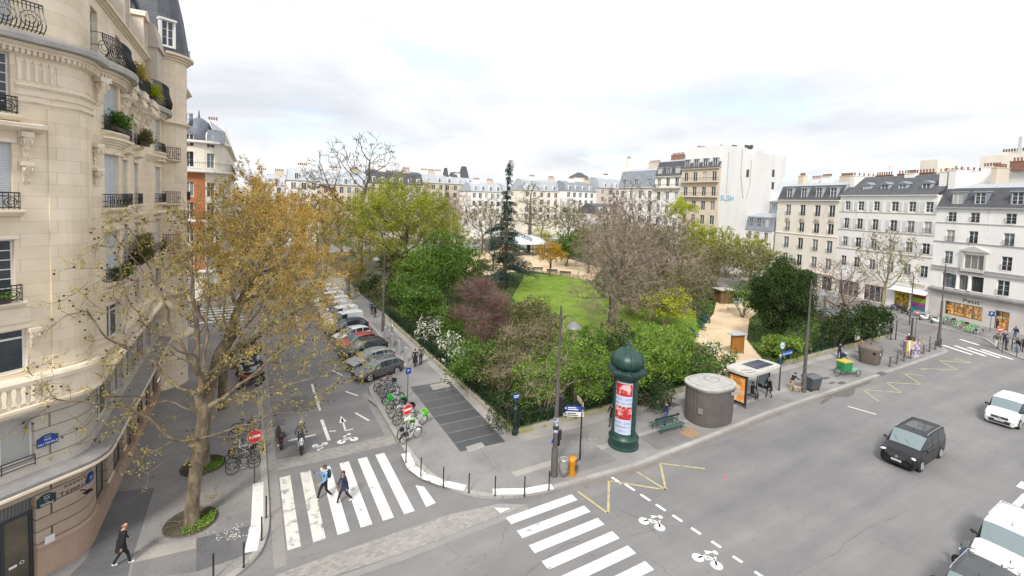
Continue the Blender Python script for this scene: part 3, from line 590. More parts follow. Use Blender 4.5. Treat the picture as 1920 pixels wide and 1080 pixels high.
# upper floors
lv=[(8.5,10.1),(11.25,13.45),(14.62,16.95),(18.05,20.15)]
cols=[(26.75,28.15),(28.55,29.75),(31.5,32.6),(34.3,35.4),(38.6,39.7),(40.2,41.3)]
holes=[]; 
for i,(z0,z1) in enumerate(lv):
    holes.append((U(-2.45),U(-1.19 if i else -.92),z0,z1))
    for c in cols: holes.append((uy(c[0]),uy(c[1]),z0,z1))
b=MB(); wall(b,UP,8.2,20.2,holes,.28); b.build('wall',STONE,b1)
for k,h in enumerate(holes):
    i=k//7; j=k%7; st='shutter' if (j and i>0) or (j==0 and i==2) else ('tall' if i==0 else 'casement')
    win_on(b1,UP,h[0],h[1],h[2],h[3],st,5 if i else 0,.16 if st=='shutter' else .2)
    w_=h[1]-h[0]
    if i>0:
        b=railing(UP,h[0]-.12,h[1]+.1,h[2]-.08,.62,.2,.14,ornate=True); b.build('balcony_railing',BLACKM,b1)
def mould1(prof,u0,u1):
    b=MB(); moulding(b,UP,prof,u0,u1); b.build('window_moulding',STONET,b1)
for k,h in enumerate(holes):
    i=k//7; j=k%7
    if i>0: mould1([(-.02,h[2]-.32),(.12,h[2]-.3),(.3,h[2]-.16),(.3,h[2]-.08),(-.02,h[2]-.05)],h[0]-.2,h[1]+.2)
    mould1([(-.01,h[3]+.02),(.05,h[3]+.02),(.05,h[3]+.16),(-.01,h[3]+.16)],h[0]-.12,h[1]+.12)
    if i==2 and j in(0,): mould1([(-.02,17.38),(.14,17.4),(.42,17.52),(.44,17.66),(-.02,17.75)],h[0]-.3,h[1]+.8)
    if i in(1,2) and j>2: mould1([(-.02,h[3]+.3),(.12,h[3]+.32),(.28,h[3]+.42),(.28,h[3]+.5),(-.02,h[3]+.56)],h[0]-.2,h[1]+.2)
    if i==0: mould1([(-.01,10.35),(.05,10.35),(.09,10.9),(.16,10.95),(-.01,11.0)],h[0]-.1,h[1]+.1)
for y0,y1 in ((26.35,30.25),(37.75,41.8)):
    b=MB(); cornice(b,UP,17.3,.42,.34,uy(y0),uy(y1)); b.build('bow_moulding',STONET,b1); b=MB(); cornice(b,UP,10.6,.3,.22,uy(y0),uy(y1)); b.build('bow_moulding',STONET,b1)
for (u,z,h_,seed) in ((U(-.85),16.3,1.1,1),(U(-.85),15.5,.8,2),(uy(26.35),16.35,1.,3),(uy(26.35),15.5,.8,4),(U(-.75),9.3,.8,5)): p=UP.P(u,.0); b=MB(); carve(b,p,UP.ang(u),z,.34,h_,.28,0,seed); b.build('carved_bracket',STONET,b1,40)
for y in (30.4,31.,33.2,33.8,35.9,36.5,37.2,37.7): u=uy(y); p=UP.P(u,.0); b=MB(); carve(b,p,UP.ang(u),18.9,.62,2.0,.75,0,int(y*7)); b.build('carved_bracket',STONET,b1,40)
for y in (26.5,30.1): u=uy(y); p=UP.P(u,.0); b=MB(); carve(b,p,UP.ang(u),19.0,.5,1.2,.4,0,int(y*7)); b.build('carved_bracket',STONET,b1,40)
b=MB(); cornice(b,UP,19.0,.14,.1,U(-1.1),uy(26.3),steps=2); cornice(b,UP,18.45,.1,.06,U(-1.1),uy(26.3),steps=2); cornice(b,UP,18.72,.06,.04,U(-1.1),uy(26.3),steps=2)
for s in (-.95,-.72,-.49,-.26,-.05,.14): 
    p=UP.P(U(s),0); b.at(p[0],p[1],0,UP.ang(U(s))); b.box(-.055,.055,-.035,0,19.3,19.95); b.box(-.09,.09,-.05,0,19.93,20.02); b.lathe([(.02,19.2),(.05,19.27),(.02,19.34)],6); b.at()
for y in (25.45,25.65,25.85,26.05): 
    u=uy(y); p=UP.P(u,0); b.at(p[0],p[1],0,UP.ang(u)); b.box(-.045,.045,-.035,0,19.3,19.95); b.at()
b.build('carved_frieze',STONET,b1)
b=MB(); moulding(b,UP,[(-.02,8.32),(.07,8.32),(.07,18.35),(-.02,18.35)],U(-.22),UP.l[5]); b.build('corner_pilaster',STONE,b1); b=MB(); moulding(b,UP,[(-.02,8.32),(.05,8.32),(.05,18.35),(-.02,18.35)],uy(25.45),uy(25.62)); b.build('corner_pilaster',STONET,b1)
b=MB(); cornice(b,UP,20.15,.42,.36,None,None,0,4,.16); moulding(b,UP,[(-.02,20.58),(.62,20.6),(.66,20.76),(.66,20.86),(-.02,20.98)],None,None,1)
b.build('main_cornice',[STONET,mat('pale_cornice_slab',(.50,.48,.46),.8,col2=(.38,.365,.35),scale=2)],b1)
# attic floor and mansard
AT=Path([ch(-9.2)]+[(x-.22,y+.1) for x,y in CORN]+[(-6.05,42.2)]); ay=AT.u_at_y
ah=[(ay(a),ay(c),21.2,23.4) for a,c in ((27.1,28.2),(31.4,32.4),(34.2,35.2),(38.6,39.6))]+[(7.2,8.2,21.2,24.)]
b=MB(); wall(b,AT,20.9,24.,ah,.25); b.build('wall',STONE,b1)
for h in ah: win_on(b1,AT,h[0],h[1],h[2],h[3],'curtain' if h[0]>9 else 'shutter',3)
b=railing(UP,U(-1.75),U(-.42),20.98,1.05,.34,.11,.22,True,.018); b.build('balcony_railing',BLACKM,b1)
b=railing(UP,uy(26.1),uy(30.4),20.98,1.05,.38,.1,.2,True,.018); b.build('balcony_railing',BLACKM,b1)
b=railing(UP,uy(30.5),uy(37.6),20.98,1.0,.5,.1,0); 
moulding(b,UP,[(.47,21.0),(.49,21.0),(.49,21.9),(.47,21.9)],uy(30.5),uy(37.6)); b.build('balcony_railing',BLACKM,b1,label='long straight balcony railing screened with black mesh')
b=railing(UP,uy(37.7),uy(42.),20.98,1.5,.45,.1,.2,True,.018); b.build('balcony_railing',BLACKM,b1)
b=MB(); cornice(b,AT,23.9,.3,.3,None,None,0,3); b.build('attic_cornice',STONET,b1)
b=MB()
ms=[(-6.1,25.6),(-6.1,42.2)]
b.add([(-6.1,25.5,24.2),(-6.1,42.2,24.2),(-7.3,42.2,27.6),(-7.3,25.5,27.6),(-14,25.5,28.6),(-14,42.2,28.6)],[[0,1,2,3],[3,2,5,4]]); b.add([(-6.5,24.9,24.2),(-6.1,25.5,24.2),(-7.3,25.5,27.6),(-12,19,24.2),(-12.6,20.5,27.6)],[[0,1,2],[3,0,2,4]])
b.build('roof',SLATER,b1)
for y in (28.2,33.3,38.5):
    q=MB(); q.at(-6.15,y,24.2,PI/2); q.box(-.75,-.55,-.25,1.1,0,2.2); q.box(.55,.75,-.25,1.1,0,2.2); q.yprism([(-.85,2.2),(.85,2.2),(.7,2.5),(0,2.75),(-.7,2.5)],-.35,1.1); q.box(-.55,.55,-.1,1.1,1.9,2.2)
    dm=q.build('dormer',STONET,b1); put_window(dm,(-6.15,y,24.25),PI/2,1.1,1.95,'casement',2,-.05)
b=MB(); b.at(-5.75,40.3,0); b.box(-.8,.35,-1.1,1.1,22.,24.9); b.yprism([(-.8,24.9),(.5,24.9),(.2,26.4),(-.8,26.9)],-1.2,1.2); b.build('dormer',mat('plain_pale_stone',(.55,.49,.41),.85,col2=(.47,.42,.35),scale=1.5),b1,label='blank pale stone end dormer')
# cream side and back so that the block is closed
b=MB(); b.quad((-5.85,42.4,0),(-20,42.4,0),(-20,42.4,24.2),(-5.85,42.4,24.2)); b.build('party_wall',STONET,b1)
# street name plates, plaques and lettering fixed to this building
def plate(px,py,w,h,col,lines,label,arch=True,s0=None,sz=.1):
    p=PLN(px,py,P0,np.array([.6,-.8])) if s0 is None else s0
    o=empty('street_sign',(p[0]+.6*.05,p[1]-.8*.05,p[2]),math.atan2(.6,.8),label=label,cat='sign',group='enamel street name plates')
    q=MB(); rim=[(-w/2,-h/2),(w/2,-h/2),(w/2,h/2)]+([(w*.36*math.cos(t),h/2+h*.28*math.sin(t)) for t in np.linspace(0,PI,9)] if arch else [])+[(-w/2,h/2)]
    q.yprism(rim,-.015,.015); q.build('plate',DGREEN,o)
    q=MB(); q.yprism([(x*.93,z*.93) for x,z in rim],-.022,-.012); q.build('face',col,o)
    for i,(tx,sc,dz) in enumerate(lines): lettering(tx,sz*sc,WHITEP,o,(0,-.027,dz*h),(1,0))
    return o
plate(88,826,.62,.34,BLUEP,(('RUE',.95,.22),('DU TEMPLE',1.,-.22),('3e Arrt',.55,.56)),'blue enamel arched street name plate on the first floor of the corner building',sz=.115)
plate(86,938,.56,.36,mat('sign_dark_green',(.012,.04,.05),.5),(('RUE',.8,.32),('DU',.5,-.02),('TEMPLE',1.,-.33),('3e Arrt',.5,.6)),'dark green arched street name plate beside the glazed entrance door',sz=.12)
p=BASE.P(by(25.05),.05); o=empty('street_sign',(p[0],p[1],3.15),BASE.ang(by(25.05)),label='small round-topped blue plate on the rounded corner under the grey ledge',cat='sign',group='enamel street name plates'); q=MB(); q.yprism([(-.2,-.17),(.2,-.17),(.2,.13),(.1,.22),(-.1,.22),(-.2,.13)],-.02,.01); q.build('plate',BLUEP,o); lettering('N',.2,WHITEP,o,(0,-.024,0),(1,0))
p=PLN(92,1010,P0,np.array([.6,-.8])); o=empty('wall_plaque',(p[0]+.036,p[1]-.048,p[2]),math.atan2(.6,.8),label='plain white square plaque on the wall beside the entrance door',cat='plaque'); q=MB(); q.cbox(0,0,0,.3,.03,.32); q.build('plate',WHITEP,o); q=MB(); q.cbox(0,-.018,0,.26,.01,.28); q.build('face',mat('plaque_white',(.66,.68,.7),.3),o)
o=empty('wall_lettering',(0,0,0),label='dark metal letters reading AGENCE TEMPLE on the rounded corner wall',cat='sign')
def curve_text(s,z,u0,du,size):
    for i,cch in enumerate(s):
        if cch==' ': continue
        u=u0+i*du; p=BASE.P(u,.05); n=BASE.nrm(u); lettering(cch,size,BLACKM,o,(p[0],p[1],z),(-n[1],n[0]))
curve_text('AGENCE',3.38,U(.1),.135,.17); curve_text('TEMPLE',3.1,U(-.02),.175,.24)
p=BASE.P(U(.62),.2); lampc=MB(); lampc.at(p[0],p[1],2.86,BASE.ang(U(.62))); lampc.tube([(0,.2,.05),(0,0,.06),(0,-.1,.02)],.02); lampc.cbox(0,-.12,0,.3,.16,.06); lampc.build('wall_lamp',BLACKM,label='small black sign lamp under the metal letters on the corner',cat='lamp')
# flower boxes and plants on the sills and balconies
# ---- the neighbour with the round stair turret
b2=empty('turret_building',(0,0,0),label='cream stone building with a round turret and slate roof beyond the corner building',cat='building')
TC=np.array([-6.25,44.55]); TR=1.95
TUR=Path([(-5.85,42.45)]+[tuple(TC+TR*np.array([math.cos(t),math.sin(t)])) for t in np.linspace(R(-80),R(78),14)]+[(-5.85,60.5),(-18,60.5)])
ty=TUR.u_at_y
lv2=[(4.9,6.8),(8.3,10.3),(11.3,13.4),(14.5,16.7),(17.8,19.9),(21.,23.)]
hs=[]
u1=TUR.l[3]; u2=TUR.l[7]
for z0,z1 in lv2:
    hs+= [(TUR.l[7]+.05,TUR.l[9]-.05,z0,z1)]
    for y in (48.5,51.3,54.1,56.9,59): hs.append((ty(y-.55),ty(y+.55),z0,z1))
    hs+=[(ty(60.49)+k*2.6+1.2,ty(60.49)+k*2.6+2.3,z0,z1) for k in range(4)]
b=MB(); wall(b,TUR,0.,25.3,hs+[(ty(y-.9),ty(y+.9),.3,3.2) for y in (48,51,54,57)],.25); b.build('wall',STONE,b2)
for h in hs: win_on(b2,TUR,h[0],h[1],h[2],h[3],'casement',3)
for y in (48,51,54,57): win_on(b2,TUR,ty(y-.9),ty(y+.9),.3,3.2,'shop',2)
b=MB()
for z,hh,o_ in ((3.7,.4,.4),(7.3,.25,.3),(10.6,.15,.12),(13.8,.15,.12),(20.3,.2,.25),(25.1,.5,.45)): cornice(b,TUR,z,hh,o_,steps=3)
b.build('cornice',STONET,b2)
# balconies of turret: small cages facing the street mouth
for z in (11.2,14.4,17.7):
    q=MB(); uu=(TUR.l[2],TUR.l[4]); rl=railing(TUR,TUR.l[1]+.15,TUR.l[4],z,.9,.38,.11,0,True); rl.build('balcony_railing',BLACKM,b2); moulding(q,TUR,[(0,z-.2),(.3,z-.16),(.46,z-.06),(.46,z),(0,z)],TUR.l[1]+.1,TUR.l[4]+.05); q.build('balcony_slab',STONET,b2)
for z in (20.6,17.6): rl=railing(TUR,TUR.l[8],TUR.l[10],z,.95,.35,.1); rl.build('balcony_railing',BLACKM,b2)
for z in (8.2,11.2,14.4): rl=railing(TUR,ty(47.5),ty(60),z,.9,.3,.14); rl.build('balcony_railing',BLACKM,b2)
b=MB()
k=14
def rring(r,z): return [(TC[0]+r*math.cos(2*PI*i/k),TC[1]+r*math.sin(2*PI*i/k),z) for i in range(k)]
vs=rring(2.15,25.7)+rring(1.75,28.5)+rring(1.25,31.)+rring(.9,32.5); b.add(vs,[[j*k+i,j*k+(i+1)%k,(j+1)*k+(i+1)%k,(j+1)*k+i] for j in range(3) for i in range(k)]+[list(range(3*k,4*k))])
b.add([(-6.0,42.4,25.5),(-6.0,60.5,25.5),(-7.8,60.5,30),(-7.8,42.4,30),(-14,42.4,31),(-14,60.5,31)],[[0,1,2,3],[3,2,5,4]]); b.build('roof',SLATER,b2)
for ang_,z in ((R(-62),26.),(R(60),26.5)):
    q=MB(); q.at(TC[0]+1.95*math.cos(ang_),TC[1]+1.95*math.sin(ang_),z,ang_+PI/2); q.box(-.5,-.38,-.2,.5,0,1.8); q.box(.38,.5,-.2,.5,0,1.8); q.box(-.55,.55,-.3,.6,1.8,1.95); q.box(-.5,.5,-.2,.5,-.1,0)
    dm=q.build('dormer',WHITEP,b2); put_window(dm,(TC[0]+1.95*math.cos(ang_),TC[1]+1.95*math.sin(ang_),z),ang_+PI/2,.76,1.8,'casement',2,-.1)
b=MB(); rl=railing(TUR,TUR.l[9],TUR.l[12],25.65,.8,.25,.12); rl.build('roof_railing',BLACKM,b2)
# ---------------------------------------------------------------- buildings across the right-hand street
WHITEW=mat('white_render',(.83,.82,.80),.85,col2=(.75,.74,.725),scale=.35,stretch=(1,1,.35),detail=8,dirt=((.50,.48,.45),1.1,.60,.80)); CREAMW=mat('cream_render',(.80,.75,.655),.85,col2=(.72,.67,.575),scale=.4,stretch=(1,1,.4),detail=8,dirt=((.50,.48,.45),1.1,.60,.80))
WHITE2=mat('white_plaster_warm',(.82,.80,.765),.85,col2=(.74,.72,.69),scale=.3,stretch=(1,1,.3),detail=8,dirt=((.50,.48,.45),1.1,.60,.80)); BEIGE=mat('beige_stone',(.64,.55,.43),.85,col2=(.55,.47,.37),scale=.5,detail=8)
TERRA=mat('terracotta_pot',(.26,.115,.07),.85,col2=(.17,.10,.075),scale=3); BRICK=brickmat('red_brick',(.26,.10,.06),(.33,.13,.08),(.3,.24,.2),.24,.08,.012,.9,('y','z')); STRG=mat('string_course_grey',(.36,.35,.34),.8)
GSLATE=mat('roof_slate_grey',(.06,.064,.074),.7,col2=(.095,.097,.105),scale=1.4,detail=8)
fd=np.array([.2893,.9572]); FP=np.array([90.96,19.72]); FN=np.array([-.9572,.2893])
def zc(z): return 15.5+(z-15.5)*.96
def FRs(px,py,back=0.):
    p=PLN(px,py,FP-FN*back,FN); return (p[:2]-(FP-FN*back))@fd,p[2]
class Front:
    """a straight house front from s0 (near) to s1 (far) along the street line; u runs from far to near"""
    def __init__(s,s0,s1,base=FP,d=fd): s.s1=s1; s.s0=s0; s.base=base; s.d=d; s.path=Path([tuple(base+d*s1),tuple(base+d*s0)])
    def u(s,x): return s.s1-x
    def hole(s,a,c,z0,z1): return (s.u(max(a,c)),s.u(min(a,c)),z0,z1)
    def pt(s,x,back=0.): n=s.path.sn[0]; return s.base+s.d*x-n*back
def pots(parent,pts,z,h=.55,mt=None,r=.13):
    b=MB()
    for x,y in pts: b.lathe([(r,z),(r*.85,z+h*.8),(r*1.1,z+h*.85),(r*1.1,z+h),(r*.7,z+h)],7,0,x,y)
    return b.build('chimney_pots',mt or TERRA,parent)
def stack(parent,fr,s,back,w,dp,z0,z1,n,m,mt=None):
    """chimney stack: w along the street, dp across it"""
    p=fr.pt(s,back); b=MB(); a=math.atan2(fr.d[1],fr.d[0]); b.at(p[0],p[1],0,a); b.box(-w/2,w/2,-dp/2,dp/2,z0,z1); b.box(-w/2-.06,w/2+.06,-dp/2-.06,dp/2+.06,z1,z1+.12)
    c=b.build('chimney',m,parent)
    pts=[]
    for i in range(n):
        f=(i+.5)/n-.5; q=np.array([w*f if w>dp else 0,dp*f if dp>=w else 0]); pts.append((p[0]+q[0]*math.cos(a)-q[1]*math.sin(a),p[1]+q[0]*math.sin(a)+q[1]*math.cos(a)))
    pots(c,pts,z1+.1,.6,mt); return c
def mansard(parent,fr,z0,z1,set_,z2,depth,m1,m2,over=.15,name='roof'):
    b=MB(); A=[(*fr.pt(fr.s1,-over),z0),(*fr.pt(fr.s0,-over),z0),(*fr.pt(fr.s0,set_),z1),(*fr.pt(fr.s1,set_),z1),(*fr.pt(fr.s0,set_+depth),z2),(*fr.pt(fr.s1,set_+depth),z2),(*fr.pt(fr.s0,set_+2*depth),z1),(*fr.pt(fr.s1,set_+2*depth),z1)]
    b.add(A,[[0,1,2,3]],0); b.add(A,[[3,2,4,5],[5,4,6,7]],1); b.add([A[1],A[6],A[4],A[2]],[[0,1,2,3]],1)
    q=[(*fr.pt(fr.s1,-over),z0-.06),(*fr.pt(fr.s0,-over),z0-.06),(*fr.pt(fr.s0,-over),z0+.02),(*fr.pt(fr.s1,-over),z0+.02)]
    return b.build(name,[m1,m2],parent)
def shell(parent,fr,z1,depth,m):
    b=MB(); a,c,d_,e=fr.pt(fr.s0),fr.pt(fr.s0,depth),fr.pt(fr.s1,depth),fr.pt(fr.s1)
    for p,q in ((a,c),(c,d_),(d_,e)): b.quad((*p,0),(*q,0),(*q,z1),(*p,z1))
    b.build('side_wall',m,parent)
def dormer(parent,fr,s,back,z,w,h,dep,mw,mr,style='casement',flat_=True,bars=1):
    p=fr.pt(s,back); a=math.atan2(fr.path.sn[0][0],-fr.path.sn[0][1]); b=MB(); b.at(p[0],p[1],z,a); t=.14
    b.box(-w/2-t,-w/2,0,dep,0,h,0); b.box(w/2,w/2+t,0,dep,0,h,0); b.box(-w/2-t,w/2+t,0,.1,-.12,0,0)
    if flat_: b.box(-w/2-t-.1,w/2+t+.1,-.15,dep+.3,h,h+.12,1)
    else: b.yprism([(-w/2-t-.12,h),(w/2+t+.12,h),(w/2+t+.1,h+.08),(0,h+.5),(-w/2-t-.1,h+.08)],-.15,dep+.2,1)
    o=b.build('dormer',[mw,mr],parent); put_window(o,(p[0],p[1],z+.02),a,w,h-.04,style,bars,.04); return o
def front_window(parent,fr,h,style='casement',bars=2,sh=None,rail=True,sill=True,inset=.18):
    o=win_on(parent,fr.path,h[0],h[1],h[2],h[3],style,bars,inset)
    if rail: railing(fr.path,h[0]-.03,h[1]+.03,h[2]-.02,.75,.12,.13,ends=False).build('guard_rail',BLACKM,parent)
    if sh:
        w=(h[1]-h[0])*.5
        for u0 in (h[0]-w-.03,h[1]+.03):
            b=MB(); p=fr.path.P(u0+w/2); b.at(p[0],p[1],h[2],fr.path.ang(u0+w/2)); b.box(-w/2,w/2,-.07,-.02,0,h[3]-h[2])
            for i in range(14): z=.06+i*(h[3]-h[2]-.1)/14; b.box(-w/2+.06,w/2-.06,-.085,-.07,z,z+.05)
            b.build('shutter',sh,parent)
# white house with the shop
f=Front(-12,10.3); W1=empty('white_shop_building',(0,0,0),label='white house at the right with lit shop windows and pedimented bay under a slate mansard',cat='building')
c5=[(7.6,8.75),(4.7,5.85),(.55,1.75),(-3.,-1.8),(-6.4,-5.2),(-9.8,-8.6)]
hs=[f.hole(a,c,zc(14.95),zc(16.45)) for a,c in c5]+[f.hole(a,c,zc(11.75),zc(13.6)) for a,c in c5]+[f.hole(a,c,zc(8.2),zc(10.2)) for a,c in c5 if a!=4.7]+[f.hole(a,c,zc(4.5),zc(6.72)) for a,c in ((.57,1.98),(-3.2,-1.7),(-6.6,-5.1))]
bay=f.hole(3.6,6.1,zc(7.75),zc(10.0)); tri=[f.hole(a,c,zc(4.4),zc(6.7)) for a,c in ((6.9,8.75),(5.35,6.5),(3.5,5.0))]
b=MB(); wall(b,f.path,zc(4.05),zc(17.2),hs+[bay]+tri,.22); b.build('wall',WHITEW,W1)
for h in hs: front_window(W1,f,h,bars=2)
win_on(W1,f.path,*bay,'shop',3,.1); 
for h in tri: o=win_on(W1,f.path,*h,'shop',3,.3); o.material_slots[0].link='OBJECT'; o.material_slots[0].material=DGREY
b=MB()
for s in (6.7,5.18,): p=f.pt(s,-.05); b.lathe([(.22,zc(4.4)),(.17,zc(4.6)),(.15,zc(6.3)),(.22,zc(6.7))],10,0,p[0],p[1])
b.build('columns',WHITEW,W1)
b=MB()
for z,hh,o in ((14.65,.1,.08),(11.62,.12,.12),(7.6,.14,.2),(7.05,.22,.16),(17.0,.22,.3)): moulding(b,f.path,[(-.02,zc(z)),(o,zc(z)+.02),(o,zc(z)+hh),(-.02,zc(z)+hh+.03)])
b.build('string_courses',STRG,W1)
b=MB(); moulding(b,f.path,[(-.02,zc(3.55)),(.45,zc(3.6)),(.5,zc(3.75)),(.5,zc(4.0)),(-.02,zc(4.3))]); b.build('shop_ledge',LEDGE,W1)
b=MB(); p=f.pt(4.85,-.12); b.at(p[0],p[1],0,f.path.ang(1)); b.yprism([(-1.75,zc(10.45)),(1.75,zc(10.45)),(1.75,zc(10.6)),(0,zc(11.3)),(-1.75,zc(10.6))],-.25,.14); b.box(-1.5,-1.28,-.15,.12,zc(7.6),zc(10.45)); b.box(1.28,1.5,-.15,.12,zc(7.6),zc(10.45)); b.box(-1.4,1.4,-.3,.12,zc(7.35),zc(7.7)); b.build('pedimented_bay',mat('bay_stone',(.52,.5,.47),.8),W1)
sh=[f.hole(3.3,8.05,.75,2.75),f.hole(.25,1.85,.15,2.75),f.hole(-3.2,-1.4,.15,2.75),f.hole(-8,-4,.75,2.75)]
b=MB(); wall(b,f.path,0,zc(3.7),sh,.35); b.build('shopfront',mat('shopfront_white',(.62,.585,.56),.7,col2=(.55,.515,.49),scale=.6),W1)
GOODS=mat('shop_goods',(.55,.16,.02),.6,col2=(.85,.62,.32),island=True,lo=0,hi=1,emit=.0); t=GOODS.node_tree; cr=[n for n in t.nodes if n.type=='VALTORGB'][0]
for p_,c in ((.2,(.75,.45,.08)),(.4,(.12,.05,.02)),(.6,(.8,.35,.05)),(.8,(.25,.22,.18))): e=cr.color_ramp.elements.new(p_); e.color=(*c,1)
t.links.new(cr.outputs[0],t.nodes['Principled BSDF'].inputs['Emission Color']); t.nodes['Principled BSDF'].inputs['Emission Strength'].default_value=.28  # goods glow slightly themselves, standing in for the shop's lighting
CLEAR=bpy.data.materials.new('clear_glass'); CLEAR.use_nodes=True; t=CLEAR.node_tree; t.nodes.clear(); o=t.nodes.new('ShaderNodeOutputMaterial'); x1=t.nodes.new('ShaderNodeBsdfTransparent'); x2=t.nodes.new('ShaderNodeBsdfGlossy'); x2.inputs['Roughness'].default_value=.03; ms_=t.nodes.new('ShaderNodeMixShader'); ms_.inputs[0].default_value=.12; x1.inputs[0].default_value=(.86,.9,.9,1)
t.links.new(x1.outputs[0],ms_.inputs[1]); t.links.new(x2.outputs[0],ms_.inputs[2]); t.links.new(ms_.outputs[0],o.inputs[0])
for i,h in enumerate(sh):
    o=win_on(W1,f.path,*h,'shop',4 if i in(0,3) else 2,.12); o.children[0].material_slots[0].link='OBJECT'; o.children[0].material_slots[0].material=CLEAR; o.material_slots[0].link='OBJECT'; o.material_slots[0].material=DGREY
    b=MB(); r=random.Random(i+4)
    for k in range(140 if i in(0,3) else 46):
        u=r.uniform(h[0]+.1,h[1]-.1); z=h[2]+r.choice((.05,.55,1.0,1.4))+r.uniform(0,.1); p=f.path.P(u,-.45-r.random()*.25); b.at(p[0],p[1],z,r.random()); b.cbox(0,0,.15,r.uniform(.08,.3),.15,r.uniform(.15,.42))
    b.at(); b.build('shop_display',GOODS,W1,kind='stuff')
    b=MB(); b.quad((*f.path.P(h[0],-.9),h[2]),(*f.path.P(h[1],-.9),h[2]),(*f.path.P(h[1],-.9),h[3]),(*f.path.P(h[0],-.9),h[3])); b.quad((*f.path.P(h[0],-.3),h[2]),(*f.path.P(h[1],-.3),h[2]),(*f.path.P(h[1],-.9),h[2]),(*f.path.P(h[0],-.9),h[2])); b.build('shop_back_wall',mat('shop_interior',(.45,.26,.10),.8,emit=.12),W1)  # back wall given a faint glow in place of shop lamps
p=f.path.P(f.u(4.75),.03); lettering('Petit',.75,BLACKM,W1,(p[0],p[1],3.28),(-fd[0],-fd[1]),wscale=1.5)
mansard(W1,f,zc(17.2),zc(20.3),1.5,zc(21.2),4,GSLATE,ZINC); shell(W1,f,zc(17.2),11,WHITEW)
for s in (7.75,4.9,.7,-2.8,-6): dormer(W1,f,s,.15,zc(17.75),1.25,1.75,1.6,ZINCD,ZINC,bars=2)
stack(W1,f,9.6,5.2,1.,7.5,zc(17),zc(23.2),6,WHITE2); stack(W1,f,6.6,6.4,.7,2.6,zc(20),zc(23.6),5,mat('buff_render',(.56,.49,.40),.85)); stack(W1,f,8.,7.,2.2,1.,zc(20),zc(23.9),6,WHITEW); stack(W1,f,1.5,8,4.,.8,zc(20),zc(22.6),9,BRICK); stack(W1,f,-1.5,8,2.4,.9,zc(20),zc(23.6),8,WHITE2)
# white house with open shutters
f=Front(10.3,26.95); W2=empty('shuttered_building',(0,0,0),label='tall white house with open white shutters and four small gabled dormers',cat='building')
c6=[(24.85,25.9),(22.2,23.35),(19.35,20.45),(16.15,17.35),(13.4,14.55),(10.85,12.0)]
hs=[f.hole(a,c,zc(z0),zc(z1)) for z0,z1 in ((16.3,18.05),(12.78,14.75),(9.3,11.1),(5.4,7.3)) for a,c in c6]
b=MB(); wall(b,f.path,0,zc(19.2),hs+[f.hole(13.2,15.6,.15,2.9),f.hole(10.75,12.85,.15,2.9),f.hole(17,21,.15,3.),f.hole(22,26,.15,3.)],.2); b.build('wall',WHITE2,W2)
SHW=mat('white_shutter',(.66,.665,.66),.6)
for i,h in enumerate(hs): front_window(W2,f,h,sh=SHW if i<18 else None,rail=(6<=i))
b=MB()
for z in (15.95,12.4,8.7): moulding(b,f.path,[(-.02,zc(z)),(.08,zc(z)),(.08,zc(z)+.08),(-.02,zc(z)+.1)])
b.build('string_courses',STRG,W2)
b=MB(); cornice(b,f.path,zc(18.9),.3,.35,steps=3); b.build('eaves_cornice',WHITEW,W2)
mansard(W2,f,zc(19.2),zc(22.9),4.2,zc(23.1),1.5,GSLATE,GSLATE,.35); shell(W2,f,zc(19.2),11,WHITE2)
for s in (22.9,19.6,16.6,12.9): dormer(W2,f,s,1.1,zc(20.05),1.15,1.1,2.0,ZINC,ZINCD,flat_=False,bars=1)
stack(W2,f,26.4,4.5,.9,5.5,zc(19),zc(23.1),5,WHITE2); stack(W2,f,17.6,4.2,1.6,1.,zc(21),zc(23.2),4,WHITEW); stack(W2,f,13.,6.2,3.4,.6,zc(22.5),zc(23.3),6,WHITE2,mat('orange_terracotta',(.45,.2,.09),.8)); stack(W2,f,18.5,6.4,6.,.6,zc(22.5),zc(23.4),12,BRICK); stack(W2,f,24.,6.4,3,.6,zc(22),zc(23.3),7,BRICK); stack(W2,f,10.9,4.5,1.,6.,zc(19),zc(23.0),5,WHITEW)
q=MB(); p=f.pt(23,6.2); q.tube([(p[0],p[1],zc(23)),(p[0],p[1],zc(25.2))],.03,4); q.box(p[0]-.02,p[0]+.02,p[1]-.7,p[1]+.7,zc(25.),zc(25.04)); q.box(p[0]-.02,p[0]+.02,p[1]-.4,p[1]+.4,zc(24.7),zc(24.74)); q.build('aerial',DGREY,W2)
YG=mat('yellow_graffiti',(.55,.36,.015),.7,col2=(.09,.06,.02),scale=3.2,lo=.48,hi=.56,detail=2)
b=MB(); h=f.hole(13.2,15.6,.15,2.9); p,q=f.path.P(h[0],-.12),f.path.P(h[1],-.12)
b.quad((*p,.15),(*q,.15),(*q,2.9),(*p,2.9)); b.build('painted_shutter',YG,W2,label='yellow roller shutter covered in dark graffiti')
for i,(c,z0,z1) in enumerate((((.02,.22,.27),.15,.85),((.30,.06,.22),.85,1.25),((.42,.10,.30),1.25,1.55),((.25,.48,.03),1.55,2.25),((.30,.05,.03),2.25,2.9))):
    b=MB(); h=f.hole(10.75,12.85,z0,z1); p,q=f.path.P(h[0],-.12),f.path.P(h[1],-.12); b.quad((*p,z0),(*q,z0),(*q,z1),(*p,z1)); b.build('painted_shutter_band',mat('shutter_band_%d'%i,c,.6,col2=tuple(x*.7 for x in c),scale=2),W2)
for a,c in ((17,21),(22,26)): win_on(W2,f.path,*f.hole(a,c,.15,3.),'shop',4,.15)
b=MB(); moulding(b,f.path,[(-.02,3.15),(.9,2.95),(.92,3.05),(-.02,3.75)],f.u(16.2),f.u(10.4)); b.build('awning',mat('awning_white',(.68,.68,.68),.7),W2)
